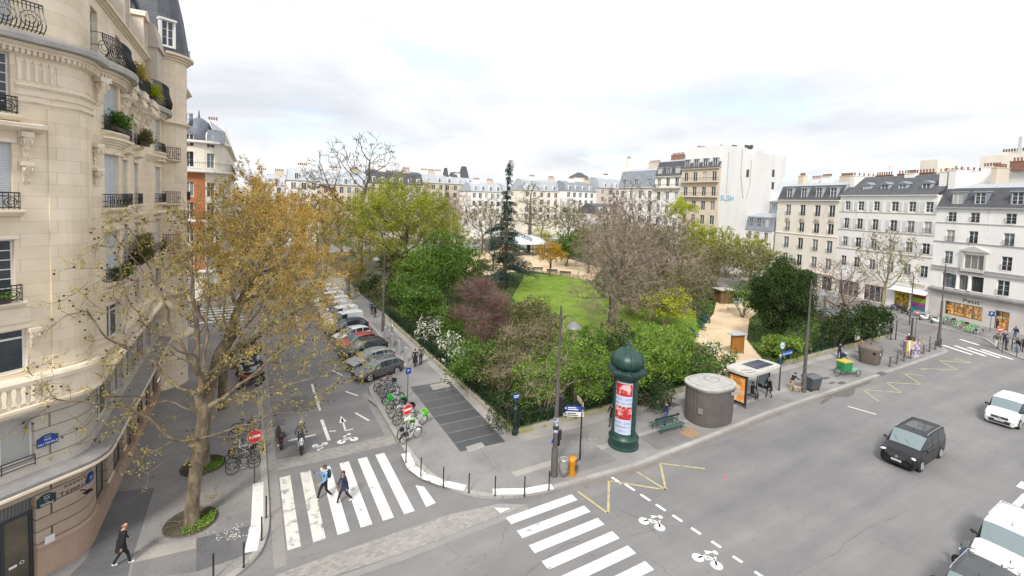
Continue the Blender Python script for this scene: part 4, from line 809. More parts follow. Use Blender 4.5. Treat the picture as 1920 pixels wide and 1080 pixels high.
b=MB(); moulding(b,f.path,[(-.01,3.85),(.08,3.85),(.08,4.75),(-.01,4.75)],f.u(16.2),f.u(10.5)); b.build('shop_fascia',WHITE2,W2)
GOLD=mat('gold_letters',(.42,.30,.08),.4,metal=.6); p=f.path.P(f.u(12.1),.1); lettering('BIJOU',.72,GOLD,W2,(p[0],p[1],4.3),(-fd[0],-fd[1]),depth=.02,wscale=1.15); p=f.path.P(f.u(15.1),.1); None
# cream house
f=Front(26.95,42.3); W3=empty('cream_building',(0,0,0),label='cream house with iron window balconies and four tall dormers in a dark mansard',cat='building')
cc=[(38.5,39.9),(34.8,36.15),(31.2,32.55),(27.95,29.3)]
hs=[f.hole(a,c,zc(z0),zc(z1)) for z0,z1 in ((14.8,17.2),(11.25,13.35),(7.4,9.9),(3.9,6.2)) for a,c in cc]
b=MB(); wall(b,f.path,0,zc(18.1),hs+[f.hole(a-.5,c+.5,.2,3) for a,c in cc],.22); b.build('wall',CREAMW,W3)
for h in hs: front_window(W3,f,h,bars=0)
for a,c in cc: win_on(W3,f.path,*f.hole(a-.5,c+.5,.2,3),'shop',2,.2)
b=MB(); cornice(b,f.path,zc(17.85),.35,.4,steps=3); cornice(b,f.path,zc(10.6),.15,.12,steps=2); cornice(b,f.path,3.2,.3,.3,steps=2); b.build('cornice',CREAMW,W3)
for a,c in cc:
    b=MB(); p=f.path.P(f.u((a+c)/2),.02); b.at(p[0],p[1],zc(13.65),f.path.ang(1)); b.box(-.75,.75,-.1,0,0,.1); b.box(-.55,.55,-.06,0,.1,.7); b.lathe([(.0,.2),(.28,.3),(.3,.42),(.0,.6)],8); b.build('carved_panel',mat('pinkish_stone',(.50,.40,.33),.85),W3)
mansard(W3,f,zc(18.2),zc(21.4),1.2,zc(22.3),4,GSLATE,ZINC); shell(W3,f,zc(18.2),11,CREAMW)
for a,c in cc: dormer(W3,f,(a+c)/2,.1,zc(18.45),1.3,2.3,1.2,ZINC,ZINC,bars=2)
stack(W3,f,40.6,4.6,1.4,1.,zc(21),zc(23.9),4,BEIGE); stack(W3,f,37.5,5.5,3,.7,zc(21.5),zc(23.2),7,WHITE2); stack(W3,f,34.8,5.,2.2,.8,zc(21.5),zc(23.4),6,WHITE2); stack(W3,f,30.5,5.2,2.6,.8,zc(21.5),zc(23.4),8,BEIGE)
# roofs rising behind the white house
bk=empty('rooftop_block',(0,0,0),label='cream rooftop block with a mast rising behind the white house at the right edge',cat='building')
def boxpx(parent,name,px0,px1,py0,py1,back,dep,m,z0=0.):
    a=PLN(px0,py0,FP-FN*back,FN); c=PLN(px1,py1,FP-FN*back,FN); s0,s1=(a[:2]-FP)@fd,(c[:2]-FP)@fd; b=MB(); fr=Front(min(s0,s1),max(s0,s1),FP-FN*back)
    P_=[fr.pt(fr.s1),fr.pt(fr.s0),fr.pt(fr.s0,dep),fr.pt(fr.s1,dep)]; b.prism([tuple(q) for q in P_],z0,a[2]); o=b.build(name,m,parent); return fr,a[2]
fr,z=boxpx(bk,'wall',1838,1960,293,340,24,14,CREAMW); stack(bk,fr,fr.s1-3.5,3,4.,.8,z-.5,z+.6,10,CREAMW,DGREY)
b=MB(); p=PLN(1911,285,FP-FN*26,FN); b.box(p[0]-.18,p[0]+.18,p[1]-.18,p[1]+.18,z-.2,z+3.2); b.build('mast',mat('mast_grey',(.42,.42,.44),.6),bk)
bk=empty('rooftop_block',(0,0,0),label='small plain cream block standing above the slate roof with gabled dormers',cat='building'); boxpx(bk,'wall',1726,1757,301,322,9,4,CREAMW,18.)
bk=empty('rooftop_block',(0,0,0),label='white attic block with brick chimney and pots behind the right-hand mansard',cat='building'); fr,z=boxpx(bk,'wall',1834,1950,318,345,13,6,WHITE2,15.); stack(bk,fr,fr.s1-6,0,3.,1.2,z-.5,z+.9,7,BRICK); stack(bk,fr,fr.s1-9.5,0,2.4,1.4,z-.5,z+1.4,8,WHITEW,DGREY)
# low zinc-roofed house further along
f=Front(43.2,62); W4=empty('zinc_roof_building',(0,0,0),label='low house with two tiers of blue-grey zinc roof below the tall blank white gable',cat='building')
s_,zA=FRs(1400,430); s_,zB=FRs(1400,405); s_,zD=FRs(1420,376)
hs=[f.hole(44.5+2.6*i,45.7+2.6*i,z0,z0+1.9) for i in range(6) for z0 in (5,8.6)]
b=MB(); wall(b,f.path,0,zA,[h for h in hs if h[3]<zA-.3],.2); b.build('wall',WHITE2,W4)
for h in hs:
    if h[3]<zA-.3: front_window(W4,f,h,rail=False)
mansard(W4,f,zA,zB,.8,zB+.8,4,ZINCD,ZINC); shell(W4,f,zA,14,WHITE2)
for s in (45,47.6,50.2,52.8,55.4,58): dormer(W4,f,s,.1,zA+.25,1.2,zB-zA-.5,.9,ZINCD,ZINC,bars=1)
f2=Front(44,66,FP-FN*9); b=MB(); wall(b,f2.path,zA,zB+1.2,[],.2); b.build('upper_wall',WHITE2,W4); mansard(W4,f2,zB+.9,zD,.7,zD+.5,3,ZINCD,ZINC)
for s in (45.5,47.,48.5,52,54,57,60): dormer(W4,f2,s,.1,zB+1.1,1.,max(1.2,zD-zB-1.1),.8,ZINCD,ZINC,bars=1)
# row with the blank gable, parallel to the side street
AX=95.
def A_front(y0,y1): return Front(y0,y1,np.array([AX,0.]),np.array([0.,1.]))
def zA_(px,py): return PLN(px,py,(AX,0),(1,0))[2]
def terrace(lab,y0,y1,eave,mtop,wm,cols,rows,rail,roofm=(GSLATE,ZINC),dn=4,cat='building'):
    f=A_front(y0,y1); o=empty('terrace_house',(0,0,0),label=lab,cat=cat); w=(y1-y0)/cols; hs=[]
    for z0,z1 in rows:
        for i in range(cols): c=y0+w*(i+.5); hs.append(f.hole(c-.6,c+.6,z0,z1))
    b=MB(); wall(b,f.path,0,eave,hs,.22); b.build('wall',wm,o)
    for h in hs: front_window(o,f,h,rail=False,bars=0)
    for z in rail: railing(f.path,.05,y1-y0-.05,z,.95,.7,.16).build('balcony_railing',BLACKM,o); b=MB(); moulding(b,f.path,[(-.02,z-.2),(.75,z-.12),(.75,z),(-.02,z+.02)]); b.build('balcony_slab',STONET,o)
    b=MB(); cornice(b,f.path,eave-.3,.35,.4,steps=3); b.build('cornice',wm,o)
    mansard(o,f,eave,mtop,1.3,mtop+1.2,5,*roofm); shell(o,f,eave,12,wm)
    for i in range(dn): dormer(o,f,y0+(y1-y0)*(i+.5)/dn,.1,eave+.35,1.15,2.0,1.1,ZINC,ZINC,bars=1)
    return o,f
R_=[(22.2,24.4),(18.6,20.8),(15.2,17.4),(11.8,14),(8.4,10.6),(5,7.2)]
o,f=terrace('cream stone house with long iron balconies beside the blank white gable',69.5,80.2,25.2,28.4,BEIGE,4,R_,(22.,18.4)); stack(o,f,78,4.5,.9,4.2,27,30.6,8,mat('pink_brick',(.42,.24,.19),.9),TERRA)
o,f=terrace('white house with dark slate mansard between cream and grey-roofed houses',80.2,89.,23.6,27.6,WHITE2,3,[(a-1.2,c-1.2) for a,c in R_],(20.6,),dn=3); stack(o,f,86,5,4,.9,26.5,29.6,9,BRICK)
o,f=terrace('house with broad pale zinc roof at the far end of the terrace',89.,103,20.8,25.6,WHITE2,4,[(a-4.5,c-4.5) for a,c in R_[:5]],(),(ZINCD,ZINC),3); stack(o,f,102.4,3,.8,1.4,24,29.5,3,CREAMW); stack(o,f,94,5,4,1.,25,28,8,BEIGE)
GAB=empty('blank_gable_building',(0,0,0),label='tall blank white gable wall with thin drainpipes beside the cream balcony house',cat='building')
b=MB(); pr=[(94.6,0),(94.6,28.6)]
def gx(px,py): p=PLN(px,py,(0,69.4),(0,1)); return (p[0],p[2])
out=[gx(1345,560),gx(1347,400),gx(1354,300),gx(1358,272),gx(1400,277),gx(1402,288),gx(1413,288),gx(1415,282),gx(1428,282),gx(1430,287),gx(1475,292),gx(1472,330),gx(1455,350),gx(1446,380),gx(1446,560)]
b.add([(x,69.3,z) for x,z in out]+[(x,80,z) for x,z in out],[list(range(len(out)))]+[[i,(i+1)%len(out),len(out)+(i+1)%len(out),len(out)+i] for i in range(len(out))]); b.build('wall',mat('white_gable',(.70,.70,.69),.85,col2=(.64,.635,.62),scale=.25,stretch=(1,1,.15),detail=8,dirt=((.56,.55,.53),.9,.57,.8)),GAB)
for pts in (((1366,285),(1362,340),(1360,380)),((1391,280),(1388,330),(1392,372)),((1408,300),(1405,345),(1399,370))):
    q=MB(); q.tube([(*(lambda g:(g[0],69.2,g[1]))(gx(*p)),) for p in pts],.09,5); q.build('drainpipe',mat('pipe_grey',(.45,.45,.44),.7),GAB)
for px,py in ((1401,325),(1449,325),(1448,348)):
    x,z=gx(px,py); q=MB(); q.box(x-.5,x+.5,69.24,69.29,z-.9,z+.9); q.build('window',DGREY,GAB)
x,z=gx(1362,372); lettering('SUSH',1.8,mat('graffiti_blue',(.08,.38,.6),.7),GAB,(x,69.22,z),(1,0),wscale=1.2)
for px,n in ((1376,3),(1397,4),(1421,6),(1432,2)):
    x,z=gx(px,280); pots(GAB,[(x-1.2+i*.5,72,) for i in range(n)],z+.3,.9,DGREY,.2)
# dome house beyond the side street
DB=empty('dome_building',(0,0,0),label='cream house with a dark slate dome and orange-red brick below at the far left corner',cat='building')
def dx(px,py,y=76.): p=PLN(px,py,(0,y),(0,1)); return p[0],p[2]
z1=dx(380,318)[1]; z2=dx(375,266)[1]
DP=Path([(-22,76),(-6.4,76)]+quadb((-6.4,76),(-3.3,76),(-2.9,79.5),6)[1:]+[(-2.9,118),(-22,118)])
hs=[]
rows=[(2.,3.9),(5.,7.2),(8.3,10.5),(11.6,13.8),(14.6,16.6)]
DPs=[DP.l[1]-2.2,DP.l[1]-.7,DP.l[3],DP.l[6]+2,DP.l[6]+5,DP.l[6]+8,DP.l[6]+11,DP.l[6]+14,DP.l[6]+17,DP.l[6]+21,DP.l[6]+25,DP.l[6]+29]
up=[(z1+.3,z1+2.3),(z1+3.1,z1+4.7)]
ORB=brickmat('orange_brick',(.40,.135,.045),(.47,.17,.06),(.42,.27,.18),.5,.18,.015,.85,('x','z'),vary=((.85,.8,.8),(1.05,1,1)))
b=MB(); wall(b,DP,0,4,[(u-.6,u+.6,.4,3.4) for u in DPs],.2,0); hb=[(u-.5,u+.5,a,c) for u in DPs for a,c in rows[1:] if c<z1-.4]; us_=DP.l[1]+1.1; wall(b,DP,4,z1-.3,[h for h in hb if h[1]<us_],.2,1,u1=us_); wall(b,DP,4,z1-.3,[h for h in hb if h[0]>us_],.2,0,u0=us_); wall(b,DP,z1-.3,z2,[(u-.5,u+.5,a,c) for u in DPs for a,c in up],.2,0); b.build('wall',[CREAMW,ORB],DB)
for u in DPs:
    for a,c in [r for r in rows[1:] if r[1]<z1-.4]+up: win_on(DB,DP,u-.5,u+.5,a,c,'casement',1)
b=MB()
for z,h,o_ in ((4.,.4,.3),(7.6,.7,.08),(11.,.5,.08),(z1-.5,.5,.7),(z2-.2,.4,.5)): moulding(b,DP,[(-.02,z),(o_,z+h*.3),(o_,z+h),(-.02,z+h+.03)])
b.build('stone_bands',WHITE2,DB)
railing(DP,DP.l[1]-6,DP.l[-2]-20,z1,.95,.6,.2).build('balcony_railing',mat('iron_grey',(.13,.135,.14),.6),DB)
x0,_=dx(350,250); x1,_=dx(396,250); cxd=(x0+x1)/2-.2; rd=(x1-x0)/2+.45; zt=dx(372,216)[1]; zb=dx(372,268)[1]
b=MB(); b.lathe([(rd*1.02,z2-.2),(rd,zb),(rd*1.0,zb+(zt-zb)*.25),(rd*.9,zb+(zt-zb)*.55),(rd*.65,zb+(zt-zb)*.82),(rd*.3,zt-.15),(.15,zt),(.1,zt+.5),(.04,zt+1.0)],16,0,cxd,78.5); b.build('dome',mat('dome_slate',(.09,.105,.14),.55,col2=(.13,.145,.18),scale=2),DB,30)
q=MB(); q.at(cxd+rd*.75,76.9,zb+.8); q.box(-.45,.45,-.4,1,-.6,.6); q.ring((0,-.42,.2),.38,.1,'y',14,5); q.ball((0,-.2,.6),.45,.3,.4); q.build('dormer',WHITE2,DB)
b=MB(); b.prism([(cxd+rd*.6,76.3),(-3.1,76.6),(-3.0,116),(-8,116)],z2,z2+1.8); b.add([(cxd+rd,76.3,z2+1.8),(-3.1,76.8,z2+1.8),(-3.0,116,z2+1.8),(-6,116,z2+4),(-5,79,z2+3.4)],[[0,1,4],[1,2,3,4]]); b.build('roof',ZINCD,DB); 
for i in range(6): q=MB(); q.box(-4.2,-3.0,78+i*5,79.2+i*5,z2+.3,z2+2.6+.3*(i%2)); q.build('dormer',WHITE2,DB)
for yy in (94,106): q=MB(); q.box(-6.3,-4.9,yy,yy+.8,z2+2,z2+5.4); c=q.build('chimney',WHITE2,DB); pots(c,[(-6.+.35*i,yy+.4) for i in range(4)],z2+5.4)
# far houses beyond the park
def far(lab,px0,px1,pe,pt,Y,wm,rm,cols,rows,dep=12,chim=2,fl=3.2,top=None,name='far_house'):
    x0,z0=dx(px0,pe,Y); x1,_=dx(px1,pe,Y); _,zt=dx((px0+px1)/2,pt,Y); e=z0
    o=empty(name,(0,0,0),label=lab,cat='building'); pa=Path([(x0,Y),(x1,Y)]); w=(x1-x0)/cols; hs=[]
    for r in range(rows):
        zz=e-2.8-r*fl
        for i in range(cols): u=w*(i+.5); hs.append((u-min(.75,w*.25),u+min(.75,w*.25),zz,zz+2.1))
    b=MB(); wall(b,pa,0,e,hs,.3); b.quad((x1,Y,0),(x1,Y+dep,0),(x1,Y+dep,e),(x1,Y,e)); b.quad((x0,Y+dep,0),(x0,Y,0),(x0,Y,e),(x0,Y+dep,e)); b.build('wall',wm,o)
    for h in hs:
        c=(h[0]+h[1])/2; wd=h[1]-h[0]; put_window(o,(x0+c,Y,h[2]),0,wd,2.1,'casement',0,.2)
    b=MB(); b.add([(x0-.3,Y-.3,e),(x1+.3,Y-.3,e),(x1,Y+1.6,zt),(x0,Y+1.6,zt),(x1,Y+dep*.5,zt+1),(x0,Y+dep*.5,zt+1),(x1+.3,Y+dep,e),(x0-.3,Y+dep,e)],[[0,1,2,3],[3,2,4,5],[5,4,6,7],[1,6,4,2],[7,0,3,5]]); b.build('roof',rm,o)
    if zt-e>2:
        for i in range(max(2,cols-1)):
            xx=x0+(x1-x0)*(i+.5)/max(2,cols-1); q=MB(); q.box(xx-.6,xx+.6,Y-.1,Y+1.6,e+.3,e+2.3); d_=q.build('dormer',WHITE2,o); put_window(d_,(xx,Y-.1,e+.45),0,.9,1.7,'casement',0,-.05)
    for i in range(chim):
        xx=x0+(x1-x0)*(i+.6)/(chim+.2); q=MB(); q.box(xx-1.5,xx+1.5,Y+3,Y+4,zt-.6,zt+1.9); c=q.build('chimney',BEIGE if i%2 else WHITE2,o); pots(c,[(xx-1.2+.55*k,Y+3.5) for k in range(5)],zt+1.9,.7,None,.2)
    return o,x0,x1,e,zt
far('white house with blue-grey roof seen over the yellow plane trees at far left',541,598,337,321,150,WHITEW,ZINC,3,5,chim=1)
far('buff house with pale zinc roof behind the tall leafless plane tree',604,690,345,326,165,BEIGE,ZINC,6,4)
far('long grey-roofed house behind the tall leafless plane tree',692,792,342,324,175,BEIGE,GSLATE,7,4)
far('house with buff chimneys behind the top of the spring green tree',792,834,342,328,185,BEIGE,ZINC,3,4,chim=3)
o,x0,x1,e,zt=far('ornate house with a slate pavilion roof on the skyline left of the conifer',832,890,344,333,190,BEIGE,ZINC,4,4,chim=1)
q=MB()
for pa,pb,pt in ((836,842,314),(846,860,322),(866,880,311)):
    xa,za=dx(pa,340,192); xb,_=dx(pb,340,192); _,z_=dx(pa,pt,192); q.add([(xa,192,zt-.5),(xb,192,zt-.5),(xb,197,zt-.5),(xa,197,zt-.5),(xa+1,193.5,z_),(xb-1,193.5,z_),(xb-1,195.5,z_),(xa+1,195.5,z_)],[[0,1,5,4],[1,2,6,5],[2,3,7,6],[3,0,4,7],[4,5,6,7]])
q.build('pavilion_roof',GSLATE,o)
far('low pale house with grey roof directly left of the conifer top',884,940,358,346,170,WHITE2,ZINC,5,3)
far('white flat-topped house directly right of the conifer on the skyline',944,985,362,348,185,WHITEW,ZINC,4,4,chim=1)
far('cream house with a long chimney wall behind the bare horizontal-branched tree',982,1062,356,340,165,CREAMW,ZINC,6,4,chim=2)
o,x0,x1,e,zt=far('bright white house with a row of dormers and small hipped tower',1061,1126,357,344,160,WHITEW,ZINCD,6,4,chim=2)
xa,za=dx(1079,331,166); xb,_=dx(1103,331,166); _,z_=dx(1090,323,166); q=MB(); q.box(xa,xb,166,170,zt-1,za); q.build('roof_tower',WHITE2,o); q=MB(); q.add([(xa-.4,165.6,za),(xb+.4,165.6,za),(xb+.4,170.4,za),(xa-.4,170.4,za),((xa+xb)/2-1,168,z_),((xa+xb)/2+1,168,z_)],[[0,1,5,4],[1,2,5],[2,3,4,5],[3,0,4]]); q.build('tower_roof',GSLATE,o)
far('pink and white house end with chimneys beside the zinc-roofed terrace',1124,1165,352,336,158,mat('pinkish_render',(.58,.50,.45),.85),ZINC,3,4,chim=1)
far('low white house behind the big leafless park tree',1118,1200,400,388,128,WHITE2,GSLATE,6,3,chim=0)
far('pale house closing the street behind the parked vans',470,545,345,330,170,WHITE2,ZINC,5,5,chim=2)
# ---------------------------------------------------------------- trees and shrubs
def quads(name,C,size,rng,m,normals=None,spread=.6,aspect=.6,parent=None,**tg):
    n=len(C); C=np.asarray(C,float)
    d=rng.normal(size=(n,3)); 
    if normals is not None: d=d*spread+normals
    d/=np.linalg.norm(d,axis=1)[:,None]+1e-9
    a=np.cross(d,rng.normal(size=(n,3))); a/=np.linalg.norm(a,axis=1)[:,None]+1e-9; b=np.cross(d,a)
    s=(size*rng.uniform(.6,1.35,n))[:,None]; a=a*s*.5; b=b*s*.5*aspect
    k=(d*s*.12)
    V=np.stack([C-a,C-b+k,C+a,C+b+k],axis=1).reshape(-1,3)
    me=bpy.data.meshes.new(name); me.vertices.add(4*n); me.vertices.foreach_set('co',V.ravel()); me.loops.add(4*n); me.loops.foreach_set('vertex_index',np.arange(4*n,dtype=np.int32))
    me.polygons.add(n); me.polygons.foreach_set('loop_start',np.arange(0,4*n,4,dtype=np.int32)); me.polygons.foreach_set('loop_total',np.full(n,4,dtype=np.int32)); me.update(calc_edges=True); me.materials.append(m)
    return link(name,me,parent,**tg) if parent is not False else me
def attractors(rng,ells,n):
    out=[]; vol=[e[3]*e[4]*e[5] for e in ells]; tot=sum(vol)
    for e,v in zip(ells,vol):
        k=max(8,int(n*v/tot)); d=rng.normal(size=(k,3)); d/=np.linalg.norm(d,axis=1)[:,None]; r=rng.uniform(0,1,k)**(1/2.4); out.append(np.array(e[:3])+d*r[:,None]*np.array(e[3:6]))
    return np.concatenate(out)
def grow(rng,A,trunk,step,kill,infl=9.,wig=.25,up=.08,iters=140):
    nodes=[np.array(p,float) for p in trunk]; par=[-1]+list(range(len(trunk)-1))
    Pn=np.array(nodes); D=np.linalg.norm(A[:,None]-Pn[None],axis=2); near=D.argmin(1); dist=D.min(1); alive=np.ones(len(A),bool)
    for it in range(iters):
        idx=np.where(alive&(dist<infl*(3 if it<6 else 1)))[0]
        if len(idx)==0: break
        acc=np.zeros((len(nodes),3)); v=A[idx]-np.array(nodes)[near[idx]]; v/=np.linalg.norm(v,axis=1)[:,None]+1e-9; np.add.at(acc,near[idx],v)
        tips=np.unique(near[idx]); new=[]
        NA=np.array(nodes)
        for t in tips:
            d=acc[t]; d=d/(np.linalg.norm(d)+1e-9)+rng.normal(size=3)*wig; d[2]+=up
            if par[t]>=0: pd=NA[t]-NA[par[t]]; d=d+.55*pd/(np.linalg.norm(pd)+1e-9)
            q=NA[t]+step*d/np.linalg.norm(d); new.append((q,t))
        base=len(nodes)
        for q,t in new: nodes.append(q); par.append(int(t))
        Q=np.array([q for q,_ in new]); ia=np.where(alive)[0]; D=np.linalg.norm(A[ia][:,None]-Q[None],axis=2); mn=D.min(1); am=D.argmin(1)
        bt=mn<dist[ia]; dist[ia[bt]]=mn[bt]; near[ia[bt]]=base+am[bt]; alive[dist<kill]=False
    return np.array(nodes),np.array(par)
def wood(rng,Pn,par,tip,e,base_r,mt,parent,twigs=2,tl=.5,tr=.012,name='trunk',up=.2,flare=1.25,droop=0.):
    n=len(Pn); acc=np.zeros(n); kids=[[] for _ in range(n)]
    for i in range(n-1,0,-1): kids[par[i]].append(i)
    r=np.zeros(n)
    for i in range(n-1,-1,-1):
        r[i]=max(tip,acc[i]**(1/e)) if acc[i]>0 else tip
        if par[i]>=0: acc[par[i]]+=r[i]**e
    f=base_r/r[0]; r=np.where(r<=tip*1.5,r,tip*1.5+(r-tip*1.5)*max(.2,(base_r-tip*1.5)/(r[0]-tip*1.5)))
    r[0]*=flare
    b=MB(); done=[0]; stack_=[(0,None)]; tips=[]
    while stack_:
        s,st=stack_.pop(); ch_=[] if st is None else [st]
        i=s
        while True:
            ch_.append(i); k=kids[i]
            if not k: tips.append(i); break
            k=sorted(k,key=lambda c:-r[c])
            for c in k[1:]: stack_.append((c,i))
            i=k[0]
        if len(ch_)<2: continue
        rr=[float(r[j]) for j in ch_]
        if st is not None: rr[0]=rr[1]
        b.tube([Pn[j] for j in ch_],rr,9 if rr[0]>.14 else (6 if rr[0]>.05 else 3),0 if rr[0]>.07 else 1,caps=False)
    T=[]; TD=[]
    small=[i for i in range(n) if r[i]<=tip*2.2 and par[i]>=0]
    for i in small:
        d0_=Pn[i]-Pn[par[i]]; d0_/=np.linalg.norm(d0_)+1e-9
        for _ in range(twigs if not kids[i] else max(1,twigs//2)):
            d=d0_*.8+rng.normal(size=3)*.6; d[2]+=up; d/=np.linalg.norm(d); l=tl*rng.uniform(.5,1.3)
            m1=Pn[i]+d*l*.5; d2=d+rng.normal(size=3)*.35; d2[2]-=droop; p2=m1+d2/np.linalg.norm(d2)*l*.5
            b.tube([Pn[i],m1,p2],[tr*1.2,tr,tr*.6],3,1,caps=False); T+= [m1,p2]; TD+=[d,d2]
    return b.build(name,mt if isinstance(mt,list) else [mt,mt],parent,60),np.array(T) if T else Pn[tips],r
def hgt(px,pyb,pyt,z=0.):
    g=G(px,pyb,z); r=ray(px,pyt); t=math.hypot(g[0],g[1])/math.hypot(r[0],r[1]); return CH+t*r[2]-z
def depth(p): return float(RC[2]@(np.array([p[0],p[1],0])-CP))
BARK=mat('plane_bark',(.11,.085,.055),.9,col2=(.225,.18,.115),scale=3.5,lo=.42,hi=.6,bump=.6,bscale=14,stretch=(1,1,.45)); BARKD=mat('dark_bark',(.085,.068,.052),.95,col2=(.16,.13,.10),scale=4,bump=.6,bscale=16,stretch=(1,1,.3))
TWIG=mat('grey_brown_twigs',(.23,.175,.13),.95,col2=(.31,.25,.19),scale=1.5); TWIGP=mat('pinkish_twigs',(.215,.165,.12),.95,col2=(.30,.24,.185),scale=1.2); TWIGO=mat('olive_twigs',(.22,.19,.10),.95,col2=(.3,.27,.15),scale=1.2)
LYEL=leafmat('leaf_plane_spring',(.22,.19,.045),(.45,.37,.09),(.62,.52,.17),.4); LORA=leafmat('leaf_plane_golden',(.32,.19,.04),(.58,.375,.09),(.72,.54,.19),.4); LGRN=leafmat('leaf_spring_green',(.16,.19,.03),(.33,.37,.05),(.50,.52,.10),.4,.25)
LSHR=leafmat('leaf_shrub_green',(.025,.058,.010),(.085,.165,.028),(.22,.33,.09),.3,.9); LBRI=leafmat('leaf_bright_green',(.045,.10,.013),(.155,.265,.038),(.35,.47,.12),.35,.9); LDRK=leafmat('leaf_evergreen_dark',(.014,.03,.010),(.035,.062,.02),(.075,.11,.04),.15,.7); LYEW=leafmat('leaf_yew',(.02,.04,.013),(.045,.076,.024),(.09,.125,.045),.1,.8)
LRED=leafmat('leaf_red',(.085,.035,.033),(.19,.085,.075),(.29,.16,.135),.25,.6); LWHT=leafmat('white_blossom',(.38,.40,.28),(.56,.58,.48),(.68,.7,.62),.2,2.); LLIM=leafmat('leaf_lime',(.22,.28,.015),(.42,.47,.03),(.55,.58,.07),.4,.5); LCED=leafmat('cedar_needles',(.025,.05,.042),(.055,.092,.075),(.11,.155,.125),.1,.6); LOLI=leafmat('leaf_olive',(.06,.065,.03),(.155,.155,.065),(.29,.28,.14),.25,.6); LORG=leafmat('leaf_orange',(.25,.12,.015),(.5,.27,.03),(.55,.42,.05),.35,.5)
def tree(lab,base,trunk_pts,ells,n,step,kill,br,bark,leaf,nl,ls,seed,tip=.016,e=2.25,twigs=3,tl=.55,tr=.012,cat='tree',name='plane_tree',up=.2,lj=.12,group=None,wig=.25,gup=.08,droop=0.,extra=None,infl=9.):
    rng=np.random.default_rng(seed); root=empty(name,(base[0],base[1],PH),label=lab,cat=cat)
    if group: root['group']=group
    A=attractors(rng,ells,n); Pn,par=grow(rng,A,trunk_pts,step,kill,wig=wig,up=gup,infl=infl)
    w,T,r=wood(rng,Pn,par,tip,e,br,bark,root,twigs,tl,tr,up=up,droop=droop)
    if leaf is not None and nl:
        i=np.repeat(rng.integers(0,len(T),nl//5+1),5)[:nl]; C=T[i]+rng.normal(size=(nl,3))*lj+np.array([0,0,-.3*lj]); quads('crown',C,ls,rng,leaf,parent=root)
    if extra: extra(root,T,rng)
    return root
def balls(count,rad):
    def f(root,T,rng):
        b=MB(); 
        for i in rng.integers(0,len(T),count): p=T[i]+rng.normal(size=3)*.1; b.ball((p[0],p[1],p[2]-.12),rad,None,None,6,4)
        b.build('seed_balls',mat('seed_ball_brown',(.05,.035,.022),.95),root,kind='stuff')
    return f
# the foreground plane tree and the row behind it on the left pavement
tree('big foreground plane tree on the left pavement, thin yellow-green leaves and dark seed balls',(-2.3,24.8),[(0,0,-.1),(.05,.05,1.),(.18,.1,2.4),(.35,.15,3.8),(.5,.2,5.2)],
 [(-1.8,.2,10.8,3.4,3.8,4.6),(2.9,.8,8.6,4.4,4.2,4.2),(-3.6,-.4,7.2,2.6,3.,2.9),(.3,1.2,12.,3.0,3.2,3.8),(6.,1.,6.3,2.6,2.6,2.4),(1.5,-.5,4.4,4.2,3.,1.4)],640,.42,.62,.275,BARK,LYEL,15000,.08,11,tip=.010,twigs=4,tl=.62,tr=.0085,up=.1,extra=balls(520,.042),e=2.0,wig=.34,lj=.07)
tree('second plane tree on the left pavement, directly behind the foreground one, golden leaves',(-2.2,29.9),[(0,0,-.1),(.0,.1,1.5),(.1,.1,3.),(.3,.1,4.4),(.6,.1,5.6)],[(2.2,.5,11.2,3.4,4.2,5.2),(4.6,.5,8.4,3.4,3.6,3.2)],520,.5,.72,.29,[BARK,TWIGO],LORA,21000,.088,12,tip=.012,twigs=4,tl=.75,tr=.010,up=.6,extra=balls(300,.045),e=2.0,lj=.09)
tree('third plane tree on the left pavement with a rounded golden crown',(-1.6,37.5),[(0,0,-.1),(0,.1,2),(.1,.1,4),(.4,.1,5.6)],[(1.8,.5,11.6,4.8,4.4,5.1),(5.,1,8.8,3.8,3.6,3.4)],420,.55,.8,.28,[BARK,TWIGO],LORA,36000,.095,13,twigs=4,tl=.8,tr=.013,up=.7)
tree('fourth plane tree in the left pavement row, golden crown beside the orange brick house',(-1.2,46),[(0,0,-.1),(0,.1,2),(.1,.1,4),(.4,.1,5.6)],[(2.,.5,11.,4.2,4.2,4.8),(4.5,1,8.2,3.2,3.6,3)],340,.6,.85,.27,[BARK,TWIGO],LORA,30000,.11,14,twigs=4,tl=.9,tr=.016,up=.7)
tree('plane tree with sparse yellow leaves over the parked white vans',(12.9,70),[(0,0,-.1),(-.2,.1,2),(-.4,.1,4),(-.8,.1,5.6)],[(-2.5,.5,11.,4.6,4.6,4.6),(-4.5,-1,8,3.2,3.2,2.8),(1,-1,8,3,3,2.6)],360,.7,.9,.25,BARK,LYEL,8500,.2,15,twigs=3,tl=.9,tr=.02,up=.4)
tree('bare plane tree closing the far end of the left street',(-.5,88),[(0,0,-.1),(0,0,3),(.1,0,6)],[(0.5,0,14,5,5,7.5)],260,.8,1.1,.28,TWIG,LORA,3500,.22,16,twigs=3,tl=1.,tr=.028,up=.6)
tree('plane tree with thin golden leaves at the far end of the parking row',(12.5,92),[(0,0,-.1),(0,0,3),(.1,0,6)],[(-1,0,12,6,5,5.5),(-5,0,9,4,4,3)],300,.8,1.1,.28,BARK,LORA,8000,.25,17,twigs=3,tl=1.,tr=.028,up=.5)
